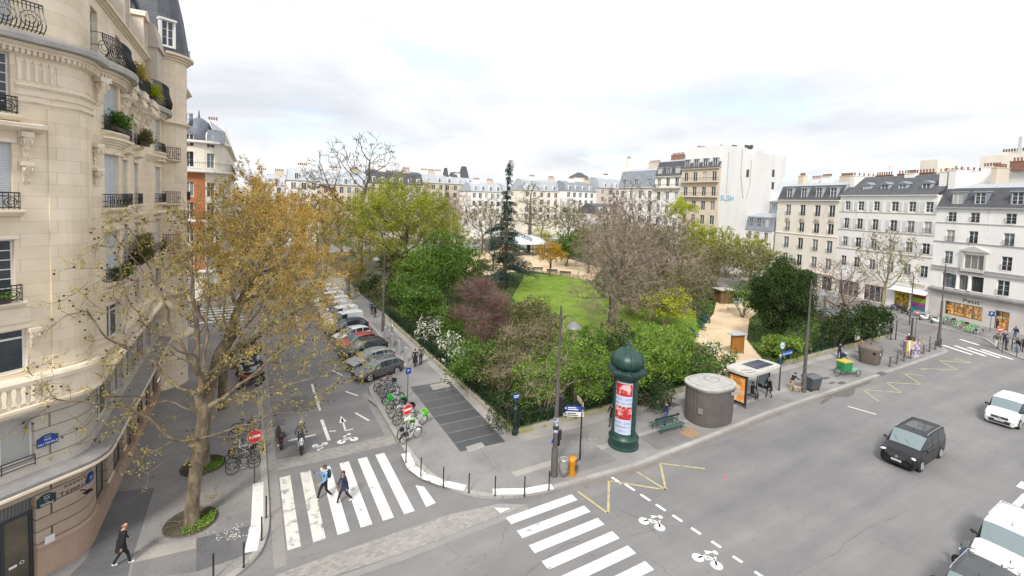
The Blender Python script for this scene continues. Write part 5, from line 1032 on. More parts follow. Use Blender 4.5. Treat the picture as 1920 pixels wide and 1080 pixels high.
# park trees
tree('broad tree in bright spring green leaf behind the fence on the left of the park',(22.2,74.7),[(0,0,-.1),(.1,0,2.5),(.2,0,5),(.5,0,6.5)],[(-1,0,12.5,8.6,7,6.2),(4.,1,11,6,6,5.2),(-6,-2,10,4.5,5,4.5)],800,.7,.95,.42,BARKD,LGRN,46000,.21,21,tip=.022,twigs=3,tl=.9,tr=.022,lj=.3,name='park_tree',up=.3)
tree('tall leafless plane tree standing above the skyline left of centre',(18.5,91.),[(0,0,-.1),(.1,0,3.5),(.2,0,7),(.3,0,10.)],[(0,0,22,7.5,5,5.6),(6,0,17.5,5.5,5,4.4),(-7,0,18.,4.5,5,5),(-9,0,13,4,4,2)],520,.85,1.15,.5,BARKD,LOLI,700,.2,22,tip=.03,twigs=4,tl=1.2,tr=.03,name='park_tree',up=.3,wig=.3)
tree('big leafless park tree with a thick dark trunk beside the lawn, dense brown twigs',(40.8,44.2),[(0,0,-.1),(.1,.1,2),(.0,.2,4.),(.4,.2,5.6)],[(.3,0,8.,5.9,5.4,5.),(5.2,.6,6.9,5.,4.6,4.4),(-3.4,-.4,4.9,3.4,4,3.5),(1.,-3.,5.2,4.,3,3.2),(-2.6,-1.5,3.1,3.4,3,2.0),(4.6,-1.,3.3,4.,3.2,2.2),(2.4,2,12.6,4.8,4.,4.4)],2500,.46,.66,.48,[BARKD,TWIGP],LOLI,4200,.10,23,tip=.014,twigs=6,tl=.8,tr=.0165,name='park_tree',up=-.08,droop=.55)
tree('leafless tree with ivy on its limbs behind the big bare park tree',(53.,53.),[(0,0,-.1),(.2,0,3),(.5,0,6),(1,0,8.5)],[(.3,0,14.2,6.2,5.4,5.2),(-3.5,0,11,4,4,3.6),(6,-1,9.4,5.6,4.6,4.6)],1000,.6,.85,.36,[BARKD,TWIG],LDRK,2600,.2,24,tip=.022,twigs=5,tl=.85,tr=.021,name='park_tree')
tree('bare tree with level tiered limbs on the far side of the park',(70,112),[(0,0,-.1),(0,0,4),(.2,0,8),(.2,0,12),(0,0,15)],[(0,0,10,7,6,2.2),(0,0,15,5.5,5,2.2),(0,0,19,3.6,3.6,2.6)],320,.9,1.2,.5,[BARKD,TWIGO],LOLI,1400,.25,25,tip=.045,twigs=3,tl=1.2,tr=.038,name='park_tree',up=0)
for i,(x,y,h,r,lf,nl,lab,tw) in enumerate(((44,104,17.8,5.5,LOLI,900,'bare tree just left of the conifer at the back of the park',TWIG),(35,100,15.8,5,LDRK,900,'leafless tree between the spring green tree and the conifer',TWIG),(78,104,15.8,5,LOLI,2500,'hazy olive-budded tree right of the tiered bare tree',TWIGO),(86,95,14.8,5,LOLI,1500,'hazy bare tree in front of the bright white far house',TWIG),(80,84,12.5,5,None,0,'leafless tree in front of the zinc-roofed terrace',TWIGP),(87,72,13,4.5,LOLI,1800,'leafless tree below the cream house with iron balconies',TWIG),(70,66,11.5,4.5,LOLI,2200,'thin budding tree behind the sand path',TWIGO),(79,60,11.5,4.6,LGRN,5200,'pale green budding tree in front of the low zinc-roofed house',TWIGO),(85,54,10.5,4,LGRN,4200,'slender pale green tree in front of the cream house',TWIGO),(75,47,9.5,4,LOLI,2000,'small hazy tree left of the dark yew',TWIGO),(62,58,9,4.5,LOLI,1500,'bare bushy tree at the head of the sand path',TWIGP),(14,118,15,6,LORA,2500,'golden plane tree beyond the parking row',TWIG),(25,112,16,6.5,LOLI,1500,'bare tree behind the spring green tree',TWIG),(2,112,15,6,LORA,3000,'golden plane tree in the distance down the left street',TWIG),(58,118,14.8,6,LOLI,1800,'bushy tree behind the park pavilion',TWIGO),(46,88,9,4.5,LOLI,1500,'low budding tree behind the conifer',TWIG),(90,110,14,6,LOLI,1200,'bare tree at the far corner of the park',TWIGP),(60,50,11,5,LOLI,900,'bare twiggy tree between the ivy-clad tree and the head of the sand path',TWIGP),(57,60,12.5,5,LOLI,900,'bare twiggy tree hidden behind the ivy-clad tree',TWIG),(66,60,12,5,LOLI,1800,'olive-budded tree behind the timber hut',TWIGO),(33,82,11,4.5,LGRN,3500,'spring green tree between the two evergreen shrubs and the conifer',TWIGO),(96,128,17.8,6.5,LOLI,1300,'hazy tree in front of the pink and white house end',TWIG),(82,124,16.8,6.5,LOLI,1500,'twiggy tree in front of the cream house with a long chimney wall',TWIGP),(66,128,16.8,6.5,LOLI,1600,'twiggy tree in front of the white flat-topped far house',TWIG),(50,126,16.8,6.5,LOLI,1200,'twiggy tree in front of the ornate house with the pavilion roof',TWIGP),(37,122,17.3,6.5,LOLI,1800,'budding tree in front of the house with buff chimneys',TWIGO),(90,84,13.5,5,LOLI,1200,'dense twiggy tree in front of the dark slate mansard house',TWIGP),(91,98,13.5,5.5,LOLI,900,'dense twiggy tree in front of the broad pale zinc roof',TWIG),(74,90,11,5,LOLI,1700,'hazy tree behind the orange-leaved small tree',TWIGO),(66,80,9.5,4.5,LOLI,1500,'low twiggy tree beyond the far lawn edge',TWIGP),(92,66,11,4.,LGRN,2600,'pale green tree at the foot of the blank gable',TWIGO),(5,100,15,6,LORA,4200,'golden tree in the distance left of the parking row',TWIG))):
    tree(lab,(x,y),[(0,0,-.1),(.1,0,h*.2),(.1,0,h*.36)],[(0,0,h*.66,r,r,h*.34)],290,.75,1.0,.24,[BARKD,tw],lf,nl*2,.22,40+i,tip=.022,twigs=5,tl=1.05,tr=.027,name='park_tree',up=.2)
tree('bare street tree with fine upright twigs in front of the shuttered house',(82.4,31.2),[(0,0,-.1),(0,0,2),(.1,0,4)],[(0,0,8.8,4.2,4.2,4.6)],330,.6,.8,.2,TWIGO,LOLI,1200,.2,71,tip=.022,twigs=4,tl=.9,tr=.02,name='street_tree',up=.6)
tree('leafless dark-twigged tree between the yew and the street corner',(67.5,29.8),[(0,0,-.1),(.2,0,1.6),(.1,0,3)],[(-.5,.5,6,5.2,4,3.6),(4,.5,5,3.6,3.4,3.)],800,.5,.7,.28,mat('purple_twigs',(.15,.105,.09),.95,col2=(.24,.18,.15),scale=1.3),None,0,.1,72,tip=.02,twigs=4,tl=.8,tr=.016,name='park_tree',up=0,droop=.4)
tree('lime-yellow budding tree in front of the cream terrace house',(79.,66),[(0,0,-.1),(0,0,4),(.2,0,8)],[(-.5,0,15.,3.,3,2.6),(2.,-1,11.5,1.8,2,2.4),(3.5,-2,8.5,2.6,2.6,4.)],200,.7,.9,.2,TWIGO,LLIM,5200,.3,73,twigs=3,tl=.8,tr=.022,name='park_tree',lj=.3)
tree('small tree with orange and yellow new leaves beside the park pavilion',G2(1030,520),[(0,0,-.1),(.1,0,1.5),(.1,0,3)],[(0,0,5.2,3.4,3.2,2.4)],170,.5,.8,.16,BARKD,LORG,3200,.24,74,tip=.02,twigs=3,tl=.6,tr=.02,name='park_tree',lj=.25)
# conifer: whorls of drooping limbs with needle tufts
def conifer(lab,base,h,r0,seed):
    rng=np.random.default_rng(seed); root=empty('conifer_tree',(base[0],base[1],PH),label=lab,cat='tree'); b=MB(); C=[]
    b.tube([(0,0,-.1),(.1,0,h*.4),(-.1,.1,h*.75),(.15,0,h)],[.42,.3,.14,.04],8); b.tube([(-.05,.05,h*.84),(.5,-.2,h*.91),(.95,-.35,h*.985)],[.08,.06,.02],5); C.append(np.stack([.5+rng.normal(size=60)*.25+np.linspace(-.4,.45,60),-.2+rng.normal(size=60)*.2,np.linspace(h*.86,h*.98,60)],1))
    z=1.6
    while z<h-.3:
        f=(z/h); L=r0*(1-f)**1.5*rng.uniform(.4,1.35)+.45
        for k in range(rng.integers(3,6)):
            a=rng.uniform(0,2*PI); d=np.array([math.cos(a),math.sin(a)]); l=L*rng.uniform(.6,1.15); pts=[]
            for t in np.linspace(0,1,6): pts.append((d[0]*l*t+.1,d[1]*l*t,z+l*(.38*t-.5*t*t)))
            b.tube(pts,[.07*(1-f)+.03,.05,.04,.03,.02,.012],4,caps=False)
            m=int(74*l*(1.1-.55*f))+10; t=rng.uniform(.12,1.03,m); P=np.stack([d[0]*l*t,d[1]*l*t,z+l*(.32*t-.55*t*t)],1); side=np.stack([-d[1]*np.ones(m),d[0]*np.ones(m),np.zeros(m)],1)
            P=P+side*(rng.normal(size=m)*.18*l*(1-.6*t))[:,None]+np.stack([np.zeros(m),np.zeros(m),rng.uniform(-.5,.12,m)+.25*l*np.clip(t-.75,0,1)],1); C.append(P)
        z+=rng.uniform(.42,.95)*(1.05+.3*f)
    for k in range(9): t=rng.uniform(0,.6,14); a=rng.uniform(0,2*PI); C.append(np.stack([math.cos(a)*t+.1,math.sin(a)*t,h-1.6+1.9*rng.uniform(0,1,14)*.9],1))
    b.build('trunk',BARKD,root,60); quads('crown',np.concatenate(C),.30,rng,LCED,parent=root,aspect=.35); return root
conifer('tall dark blue-green conifer with a ragged pointed top in the middle of the park',(39.7,71.2),22.6,6.8,31)
# shrubs: clumps of leaves on a few stems
def shrub(px,pb,pt,hw,leaf,lab,seed,ls=.16,dens=1.,twig=None,ntw=0,name='shrub',flow=None,nflow=0,ell=1.,cat='shrub',sq=1.):
    g=G(px,pb,PH); h=max(1.2,hgt(px,pb,pt,PH)); R0=hw*depth(g)/F*1.05; rng=np.random.default_rng(seed); root=empty(name,(g[0],g[1],PH),label=lab,cat=cat)
    b=MB(); C=[];Nn=[]
    k=int(10+R0*5); cl=[]
    for i in range(k):
        a=rng.uniform(0,2*PI); q=math.sqrt(rng.uniform(0,1))*R0*.72; zc_=h*(.30+.58*rng.uniform(0,1)*(1-(q/R0)**2*.55)); rr=R0*rng.uniform(.26,.46); rz=min(rr*sq*.95,h*.34)
        zc_=min(zc_,h-rz*.9); cl.append((q*math.cos(a),q*math.sin(a)*ell,zc_,rr,rz))
    for x,y,z,rr,rz in cl:
        m=int(rr*rr*14*dens/(ls*ls)*.68); d=rng.normal(size=(m,3)); d[:,2]=np.abs(d[:,2])*1.1-.45; d/=np.linalg.norm(d,axis=1)[:,None]
        f=rng.uniform(.55,1.12,m)**.6; P=np.array([x,y,z])+d*f[:,None]*np.array([rr,rr,rz])
        no=np.sin(P[:,0]*2.9+seed)+np.sin(P[:,1]*3.3+seed*2)+np.sin(P[:,2]*3.7); ok=(no>-.75+.5*(dens<.8))&(P[:,2]>.12); C.append(P[ok]); Nn.append(d[ok])
    for i in range(5+int(R0*2)):
        x,y,z,rr,rz=cl[i%k]; b.tube([(rng.normal()*.15,rng.normal()*.15,-.1),(x*.4,y*.4,z*.5),(x,y,z)],[.05,.035,.015],4,caps=False)
    for i in range(ntw):
        x,y,z,rr,rz=cl[rng.integers(0,k)]; d=rng.normal(size=3); d[2]=abs(d[2])*.8; d/=np.linalg.norm(d); p=np.array([x,y,z]); e=p+d*rr*rng.uniform(.9,1.45); mid=p+d*rr*.6+rng.normal(size=3)*.08; b.tube([p,mid,e],[.016,.013,.007],3,caps=False)
    b.build('stems',twig or BARKD,root)
    C=np.concatenate(C); Nn=np.concatenate(Nn); quads('foliage',C,ls,rng,leaf,Nn,1.15,parent=root)
    if flow: i=rng.integers(0,len(C),nflow); quads('blossom',C[i]+Nn[i]*.06,ls*1.1,rng,flow,Nn[i],.6,aspect=.9,parent=root)
    return root
SH=[(732,572,505,34,LOLI,'brownish-green shrub behind the lamp post on the left edge of the park',.9),(700,560,512,24,LDRK,'dark shrub at the far left corner of the park fence',1),(786,604,525,52,LSHR,'rounded green shrub leaning over the fence above the couple walking',1),(826,592,425,62,LSHR,'tall evergreen mass left of the red-leaved shrub',1.),(775,560,470,44,LBRI,'bright green shrub under the spring green tree',.8),(876,556,455,42,LSHR,'evergreen shrub directly left of the conifer',.9),
(885,735,640,62,LSHR,'dense green shrub along the fence below the white blossom',1),(942,748,650,58,LOLI,'olive twiggy shrub next to the fence corner',.6),(1002,650,555,52,LOLI,'dark olive shrub at the left end of the lawn',.9),(972,715,590,60,LOLI,'tangled brownish shrub below the red-leaved shrub',.45),(1020,785,640,62,LBRI,'pale twiggy green shrub at the fence behind the lamp post',.65),(1080,775,620,62,LBRI,'bright fresh green shrub behind the lamp post by the bins',1),(1132,755,650,44,LSHR,'green shrub behind the advertising column',.9),(1145,700,595,38,LDRK,'dark grey-green bush at the foot of the big bare tree',1),(1232,730,610,66,LBRI,'large yellow-green shrub between the advertising column and the toilet',1),(1292,725,645,48,LSHR,'mid green shrub behind the public toilet',1),(1345,718,640,38,LSHR,'darker shrub with pale flowers behind the bus shelter',1),(1245,615,535,52,LLIM,'lime-yellow shrub beside the sand path',.5),(1180,590,545,36,LOLI,'low olive bush by the trunk of the big bare tree',.5),(955,800,735,48,LDRK,'dark ivy-like bush against the fence corner',1),(1200,760,705,58,LDRK,'dark low bush against the fence behind the advertising column',1),(1465,672,632,46,LBRI,'low bright yellow-green hedge bush below the yew',1.1),(1392,596,520,34,LSHR,'green bush at the head of the sand path left of the yew',1),(1565,652,575,40,LDRK,'dark laurel bush right of the yew behind the lamp post',1),(1605,640,560,44,LDRK,'broad dark laurel bush under the leafless tree',1),(1638,624,572,32,LDRK,'last dark laurel bush before the street corner',1),(1062,500,430,34,LSHR,'green bush right of the park pavilion',1),(1010,475,425,24,LLIM,'lime bush in front of the tiered bare tree',.6),(1260,560,490,46,LOLI,'olive bush behind the lime-yellow shrub',.5),(1310,560,500,32,LOLI,'hazy twiggy bush beside the sand path bend',.4),(905,520,485,22,LOLI,'small olive bush at the foot of the conifer',.8),(668,545,480,30,LYEL,'yellowish shrub at the far end of the park fence',.6),(1360,520,455,40,LOLI,'pale olive thicket in front of the low zinc-roofed house',.5),(1420,540,460,34,LGRN,'pale green thicket left of the yew',.6),(1135,520,455,34,LOLI,'twiggy thicket left of the ivy-clad tree',.5),(1095,480,425,30,LOLI,'hazy thicket under the bright white far house',.5),(735,520,440,40,LGRN,'spring green bush behind the park lamp post',.7),
(1040,668,585,42,LOLI,'twiggy olive bush hiding the near edge of the lawn, left part',.6),(1085,690,610,40,LBRI,'light green bush hiding the near edge of the lawn, middle part',.7),(1165,655,600,38,LOLI,'twiggy bush right of the dark grey-green one at the lawn edge',.5),(990,628,548,38,LOLI,'olive bush at the near left corner of the lawn',.8),(1225,605,500,50,LOLI,'brown twiggy thicket right of the big bare tree trunk',.3),(1285,592,478,50,LOLI,'tall twiggy thicket between the lime bush and the sand path',.35),(1340,548,438,46,LOLI,'hazy thicket below the cream house with iron balconies',.35),(1180,750,655,50,LBRI,'fresh green bush immediately left of the advertising column',.9),(1100,712,600,46,LSHR,'green bush in the middle of the near planting, left of the dark grey-green one',.9),(1048,735,608,52,LBRI,'pale green bush behind the corner of the near planting',.7),(1205,690,598,46,LBRI,'yellow-green bush at the near right edge of the lawn',.9),(1275,695,608,46,LBRI,'bright bush between the lawn and the public toilet',.9),(762,582,498,40,LSHR,'dense green bush at the fence left of the couple walking',1),(800,562,448,46,LBRI,'tall bright green bush below the spring green tree',.8),(852,645,560,40,LSHR,'green bush between the white blossom and the red-leaved shrub',1),(742,548,470,40,LOLI,'olive bush beside the left-street lamp post',.8),(925,620,548,36,LSHR,'green bush showing behind the red-leaved shrub',.9),(1310,700,640,36,LOLI,'olive bush by the lower end of the sand path',.8)]
for i,(px,pb,pt,hw,lf,lab,dn) in enumerate(SH):
    dd=depth(G(px,pb)); shrub(px,pb,pt,hw,lf,lab,100+i,ls=min(.42,max(.13,.0043*dd)),dens=dn,twig=TWIG if dn<.8 else BARKD,ntw=int(420*(1.15-dn)) if dn<.85 else 70,flow=LWHT if i==16 else None,nflow=160)
shrub(808,645,586,30,LDRK,'dark bush covered in white blossom beside the fence',151,ls=.17,flow=LWHT,nflow=1500)
shrub(848,690,622,30,LSHR,'green bush sprinkled with white blossom in front of the red-leaved shrub',152,ls=.16,flow=LWHT,nflow=1000)
shrub(903,662,512,60,LRED,'dark red-leaved shrub among the green ones',153,ls=.12,dens=.5,twig=mat('red_twigs',(.18,.12,.11),.95),ntw=1100,cat='shrub')
def yew():
    g=G(1460,655,PH); rng=np.random.default_rng(9); root=empty('yew_tree',(g[0],g[1],PH),label='big rounded dark green yew beside the street lamp post',cat='tree'); b=MB()
    b.tube([(0,0,-.1),(0,0,3),(0,0,8)],[.3,.25,.1],7)
    C=[];Nn=[]
    for i in range(95):
        d=rng.normal(size=3); d/=np.linalg.norm(d); c=np.array([0,0,6.1])+d*np.array([2.9,2.9,3.9])*rng.uniform(.6,1.); 
        if c[2]<1.6: continue
        rr=rng.uniform(.6,1.15); m=520; e=rng.normal(size=(m,3)); e/=np.linalg.norm(e,axis=1)[:,None]; P=c+e*rr*np.array([1,1,1.15])*(rng.uniform(.5,1.1,m)**.5)[:,None]; C.append(P); Nn.append(e)
        b.tube([(0,0,c[2]*.7),tuple(c)],[.06,.02],4,caps=False)
    b.build('trunk',BARKD,root); quads('crown',np.concatenate(C),.2,rng,LYEW,np.concatenate(Nn),.9,parent=root,aspect=.4)
yew()
# ivy hedge behind the railings
def hedge(lab,a,c,h,w,leaf,seed,dens=1.):
    rng=np.random.default_rng(seed); a=np.array(a);c=np.array(c); L_=np.linalg.norm(c-a); t=(c-a)/L_; n=np.array([-t[1],t[0]]); m=int(L_*260*dens)
    u=rng.uniform(0,L_,m); hh=h*(.75+.3*np.sin(u*.9+seed)*np.sin(u*.37)); z=rng.uniform(.05,1,m)*hh; o=rng.normal(size=m)*w*.4; P=np.stack([a[0]+t[0]*u+n[0]*o,a[1]+t[1]*u+n[1]*o,z+PH],1)
    root=empty('hedge',(0,0,0),label=lab,cat='hedge'); quads('foliage',P,.17,rng,leaf,np.stack([n[0]*np.sign(o),n[1]*np.sign(o),.6+0*o],1),1.,parent=root); b=MB()
    for i in range(int(L_/1.2)): q=a+t*(i*1.2+rng.uniform(0,1)); b.tube([(q[0],q[1],PH),(q[0]+rng.normal()*.1,q[1]+rng.normal()*.1,PH+h*.8)],[.03,.012],4,caps=False)
    b.build('stems',BARKD,root)
hedge('dark ivy hedge behind the railings along the left street',(15.9,27),(15.9,58),1.5,.8,LDRK,1,1.); hedge('dark ivy hedge behind the railings from the corner to the toilet',(16.5,26.2),(33,26.5),1.4,.9,LDRK,2,1.); hedge('dark ivy hedge behind the railings right of the park entrance',(47.5,26.9),(70,26.8),1.2,.8,LDRK,3,1.)
# weeds in the tree pit grates
GRATE=mat('tree_grate_iron',(.085,.075,.065),.7,metal=.3,col2=(.13,.11,.09),scale=5)
for i,(x,y,lab) in enumerate(((-2.3,24.9,'round iron tree grate with green weeds around the foreground plane tree'),(-2.2,29.9,'round iron tree grate around the second plane tree'))):
    o=empty('tree_grate',(x,y,PH),label=lab,cat='tree grate',group='round tree grates in the left pavement'); b=MB()
    for k in range(9): b.ring((0,0,.016),.42+k*.075,.016,'z',40,4)
    for k in range(14): a=2*PI*k/14; b.tube([(.38*math.cos(a),.38*math.sin(a),.02),(1.05*math.cos(a),1.05*math.sin(a),.02)],.016,4)
    b.ring((0,0,.018),1.06,.03,'z',40,4); b.build('grate',GRATE,o); q=MB(); q.lathe([(1.04,.004),(.0,.005)],32); q.build('soil',SOIL,o)
    rng=np.random.default_rng(i); a=rng.uniform(0,2*PI,900); a=np.where(a<4.2,a*.35-1.,a); r=rng.uniform(.3,1.0,900); quads('weeds',np.stack([r*np.cos(a),r*np.sin(a),rng.uniform(.02,.14,900)],1),.09,rng,LBRI,parent=o)

# ivy and fallen leaves covering the beds
rng=np.random.default_rng(77); n=60000; C=np.stack([rng.uniform(15.8,74,n),25.8+rng.uniform(0,1,n)**1.5*60,PH+.03+rng.uniform(.0,.22,n)],1)
def inside(poly,x,y):
    r=np.zeros(len(x),bool); j=len(poly)-1
    for i in range(len(poly)):
        xi,yi=poly[i]; xj,yj=poly[j]; r^=((yi>y)!=(yj>y))&(x<(xj-xi)*(y-yi)/(yj-yi+1e-12)+xi); j=i
    return r
bad=inside(lawnp,C[:,0],C[:,1])|((C[:,0]>71)&(C[:,1]<36))
for q in ([G2(1295,660),G2(1310,625),G2(1338,590),G2(1345,560),G2(1365,548),G2(1400,565),G2(1430,580),G2(1405,600),G2(1400,640),G2(1440,690),G2(1350,720)],[G2(860,505),G2(890,470),G2(1010,470),G2(1130,505),G2(1110,528),G2(1080,522),G2(985,508),G2(900,520)]): bad|=inside(q,C[:,0],C[:,1])
quads('ground_cover',C[~bad],.24,rng,LSHR,kind='stuff',label='low ivy and weeds covering the park beds',cat='ground cover')
n=26000; C=np.stack([rng.uniform(30,66,n),rng.uniform(30,82,n),PH+.05+rng.uniform(.0,.09,n)],1); C=C[inside(lawnp,C[:,0],C[:,1])]
quads('grass_tufts',C,.13,rng,leafmat('grass_blades',(.09,.15,.012),(.17,.25,.025),(.26,.33,.05),.3,.25),np.tile([0,.6,.6],(len(C),1)),.8,aspect=.3,kind='stuff',label='grass tufts on the park lawn',cat='grass')
# ---------------------------------------------------------------- vehicles
def paint(name,c,metal=.3): return mat(name,c,.36,metal=metal,coat=.3,spec=.4)
CARGLASS=mat('car_glass',(.035,.045,.05),.05,spec=1.); WINDS=mat('windscreen_glass',(.16,.21,.22),.06,spec=1.); LAMPG=mat('headlight_glass',(.55,.57,.58),.1,spec=1.); TAILR=mat('tail_light_red',(.35,.01,.01),.25); PLATE=mat('number_plate',(.7,.7,.66),.5); TRIM=mat('black_plastic_trim',(.022,.022,.024),.55); GRILLE=mat('grille_black',(.012,.012,.013),.35)
CARS={'hatch':dict(L=4.28,W=1.8,H=1.46,wr=.325,fa=.88,ra=.78,st=[(0,.42,.50,.66,.60),(.05,.2,.62,.76,.66),(.35,.18,.74,.86,.76),(.98,.18,.86,.895,.90),(1.22,.18,.90,.90,.96),(1.98,.18,.93,.90,1.42),(2.6,.18,.95,.90,1.46),(3.3,.18,.98,.89,1.43),(3.86,.2,1.0,.87,1.32),(4.2,.24,.98,.80,.98),(4.28,.4,.72,.72,.74)],ws=(4,5),rw=(8,9),side=(4,9),rx=.80),
 'van':dict(L=5.14,W=1.93,H=1.9,wr=.34,fa=.92,ra=1.02,st=[(0,.42,.60,.72,.70),(.06,.22,.74,.84,.80),(.38,.2,.95,.93,1.0),(.9,.2,1.06,.96,1.13),(1.08,.2,1.1,.965,1.2),(1.85,.2,1.14,.965,1.84),(2.5,.2,1.15,.965,1.9),(3.6,.2,1.15,.965,1.9),(4.85,.2,1.15,.955,1.87),(5.08,.24,1.12,.93,1.4),(5.14,.4,.9,.9,.92)],ws=(4,5),rw=(8,9),side=(4,8),rx=.86),
 'smallvan':dict(L=4.4,W=1.82,H=1.83,wr=.315,fa=.88,ra=.8,st=[(0,.40,.56,.68,.66),(.06,.2,.72,.80,.80),(.36,.18,.90,.88,.98),(.82,.18,1.02,.905,1.12),(.98,.18,1.06,.91,1.18),(1.62,.18,1.1,.91,1.78),(2.2,.18,1.1,.91,1.83),(3.2,.18,1.1,.91,1.83),(4.2,.18,1.1,.90,1.8),(4.36,.22,1.06,.88,1.3),(4.4,.4,.9,.86,.92)],ws=(4,5),rw=(8,9),side=(4,6),rx=.88),
 'city':dict(L=3.9,W=1.72,H=1.48,wr=.305,fa=.78,ra=.66,st=[(0,.4,.52,.64,.64),(.05,.2,.64,.74,.72),(.3,.18,.76,.83,.82),(.78,.18,.88,.86,.93),(.98,.18,.92,.86,.99),(1.7,.18,.95,.86,1.44),(2.3,.18,.97,.86,1.48),(3.0,.18,.99,.85,1.45),(3.5,.2,1.,.83,1.35),(3.84,.24,.96,.78,1.0),(3.9,.4,.72,.70,.74)],ws=(4,5),rw=(8,9),side=(4,9),rx=.80),
 'suv':dict(L=4.5,W=1.86,H=1.66,wr=.36,fa=.92,ra=.86,st=[(0,.45,.58,.70,.72),(.05,.26,.74,.80,.82),(.35,.24,.9,.9,.98),(.98,.24,1.0,.925,1.07),(1.2,.24,1.04,.93,1.12),(1.9,.24,1.07,.93,1.6),(2.6,.24,1.09,.93,1.66),(3.4,.24,1.11,.92,1.64),(4.1,.24,1.12,.9,1.54),(4.42,.28,1.08,.84,1.1),(4.5,.45,.8,.78,.84)],ws=(4,5),rw=(8,9),side=(4,9),rx=.8)}
def make_car(name,style,pm,label,cat,group=None,solid_side=False,bumper=None,roofbars=False,roofribs=False,badge=None,panoramic=False,plate='GB-482-KL',stripe=None):
    s=CARS[style]; L_,W,H=s['L'],s['W'],s['H']; root=empty(name,(0,0,0),label=label,cat=cat,group=group); st=s['st']; SEC=[]
    for i,(x,zb,zs,w,zt) in enumerate(st):
        cab=s['ws'][0]<i<=s['rw'][0]; top=zt
        wr=w*s['rx'] if cab else w*.80; ze=top-.055 if cab else top-.03
        half=[(w*.86,zb),(w*.985,zb+.12),(w,zb+(zs-zb)*.5),(w*.985,zs-.05),(w*.955,zs),(wr,max(ze,zs+.005)),(wr*.62,max(top-.008,zs+.01)),(0,max(top,zs+.012))]
        SEC.append([(x-L_/2,y,z) for y,z in half]+[(x-L_/2,-y,z) for y,z in half[-2::-1]])
    n=len(SEC[0]); body=MB(); gl=MB(); wsn=MB(); rg=MB()
    for i in range(len(SEC)-1):
        for j in range(n-1):
            q=[SEC[i][j],SEC[i][j+1],SEC[i+1][j+1],SEC[i+1][j]]
            jj=j if j<7 else n-2-j
            tgt=body
            if i==s['ws'][0] and jj>=5: tgt=wsn
            elif i==s['rw'][0] and jj>=5 : tgt=rg
            elif jj==4 and s['side'][0]<=i<s['side'][1]: tgt=gl
            tgt.add(q,[[0,1,2,3]] )
            if tgt is not body:       # body behind the glass keeps the shell closed
                pass
        body.add([SEC[i][0],SEC[i+1][0],SEC[i+1][-1],SEC[i][-1]],[[0,1,2,3]])
    body.add(SEC[0],[list(range(n))[::-1]]); body.add(SEC[-1],[list(range(n))])
    for sgn in (-1,1):     # pillars between the side windows
        for x in (L_*.52,L_*.72):
            i=max(k for k in range(len(st)) if st[k][0]<=x); f=(x-st[i][0])/(st[i+1][0]-st[i][0])
            lo=[a+(b_-a)*f for a,b_ in zip(SEC[i][4],SEC[i+1][4])]; hi=[a+(b_-a)*f for a,b_ in zip(SEC[i][5],SEC[i+1][5])]
            body.add([(lo[0]-.045,sgn*(lo[1]+.006),lo[2]),(lo[0]+.045,sgn*(lo[1]+.006),lo[2]),(hi[0]+.035,sgn*(hi[1]+.006),hi[2]),(hi[0]-.035,sgn*(hi[1]+.006),hi[2])],[[0,1,2,3]])
    bo=body.build('body',pm,root,38)
    if gl.f: gl.build('side_windows',CARGLASS,root,40)
    wsn.build('windscreen',WINDS,root,40); rg.build('rear_window',pm if solid_side and style!='van' else CARGLASS,root,40)
    # seams, sills, bumpers
    q=MB()
    for sgn in (-1,1):
        for x in (.30,.52,.735): q.cbox((x-.5)*L_,sgn*W*.4995,H*.43,.012,.008,H*.36)
        q.cbox(0,sgn*W*.465,.24,L_*.5,.06,.1)
        for x in (.44,.66): q.cbox((x-.5)*L_,sgn*W*.503,H*.57,.16,.02,.025)
    q.build('door_seams',TRIM,root)
    bz=H*.24
    q=MB(); q.cbox(-L_/2+.03,0,bz*.95,.14,W*.62,bz*.5,0); q.cbox(-L_/2+.02,0,bz*1.62,.09,W*.5,H*.085,1); q.build('grille',[bumper or GRILLE,GRILLE],root)
    q=MB(); q.cbox(-L_/2-.0,0,bz*1.72,.1,W*.48,.022); 
    if style in('van','smallvan'): q.cbox(-L_/2-.0,0,bz*1.5,.1,W*.44,.018); q.disc((-L_/2-.03,0,bz*1.62),.085,'x',16,0,.06)
    q.build('grille_bars',CHROME,root)
    q=MB(); q.cbox(L_/2-.03,0,bz*.95,.14,W*.8,bz*.5); q.build('rear_bumper',bumper or pm,root)
    for x,nm in ((-L_/2-.05,'number_plate'),(L_/2+.06,'number_plate')):
        q=MB(); q.cbox(x,0,bz*1.15,.02,.5,.11); po=q.build(nm,PLATE,root); lettering(plate,.085,BLACKM,po,(x-.012 if x<0 else x+.012,0,bz*1.15),(0,-1 if x<0 else 1))
    for sgn in (-1,1):
        q=MB(); q.at(-L_/2+.22,sgn*W*.385,H*.455 if style!='hatch' else H*.43,sgn*R(-32)); q.ball((0,0,0),.2,.12,.06,10,6); q.build('headlight',LAMPG,root,60)
        q=MB(); q.cbox(L_/2-.1,sgn*W*.43,H*.62,.14,.12,.3 if style!='hatch' else .16); q.build('taillight',TAILR,root)
        mx_=st[4][0]+.28-L_/2; q=MB(); q.ball((mx_,sgn*(W*.5+.11),st[4][2]+.12),.075,.12,.085,8,6); q.tube([(mx_,sgn*W*.47,st[4][2]+.05),(mx_,sgn*(W*.5+.08),st[4][2]+.09)],.03,4); q.build('wing_mirror',bumper or (pm if style in('hatch','city') else TRIM),root,60)
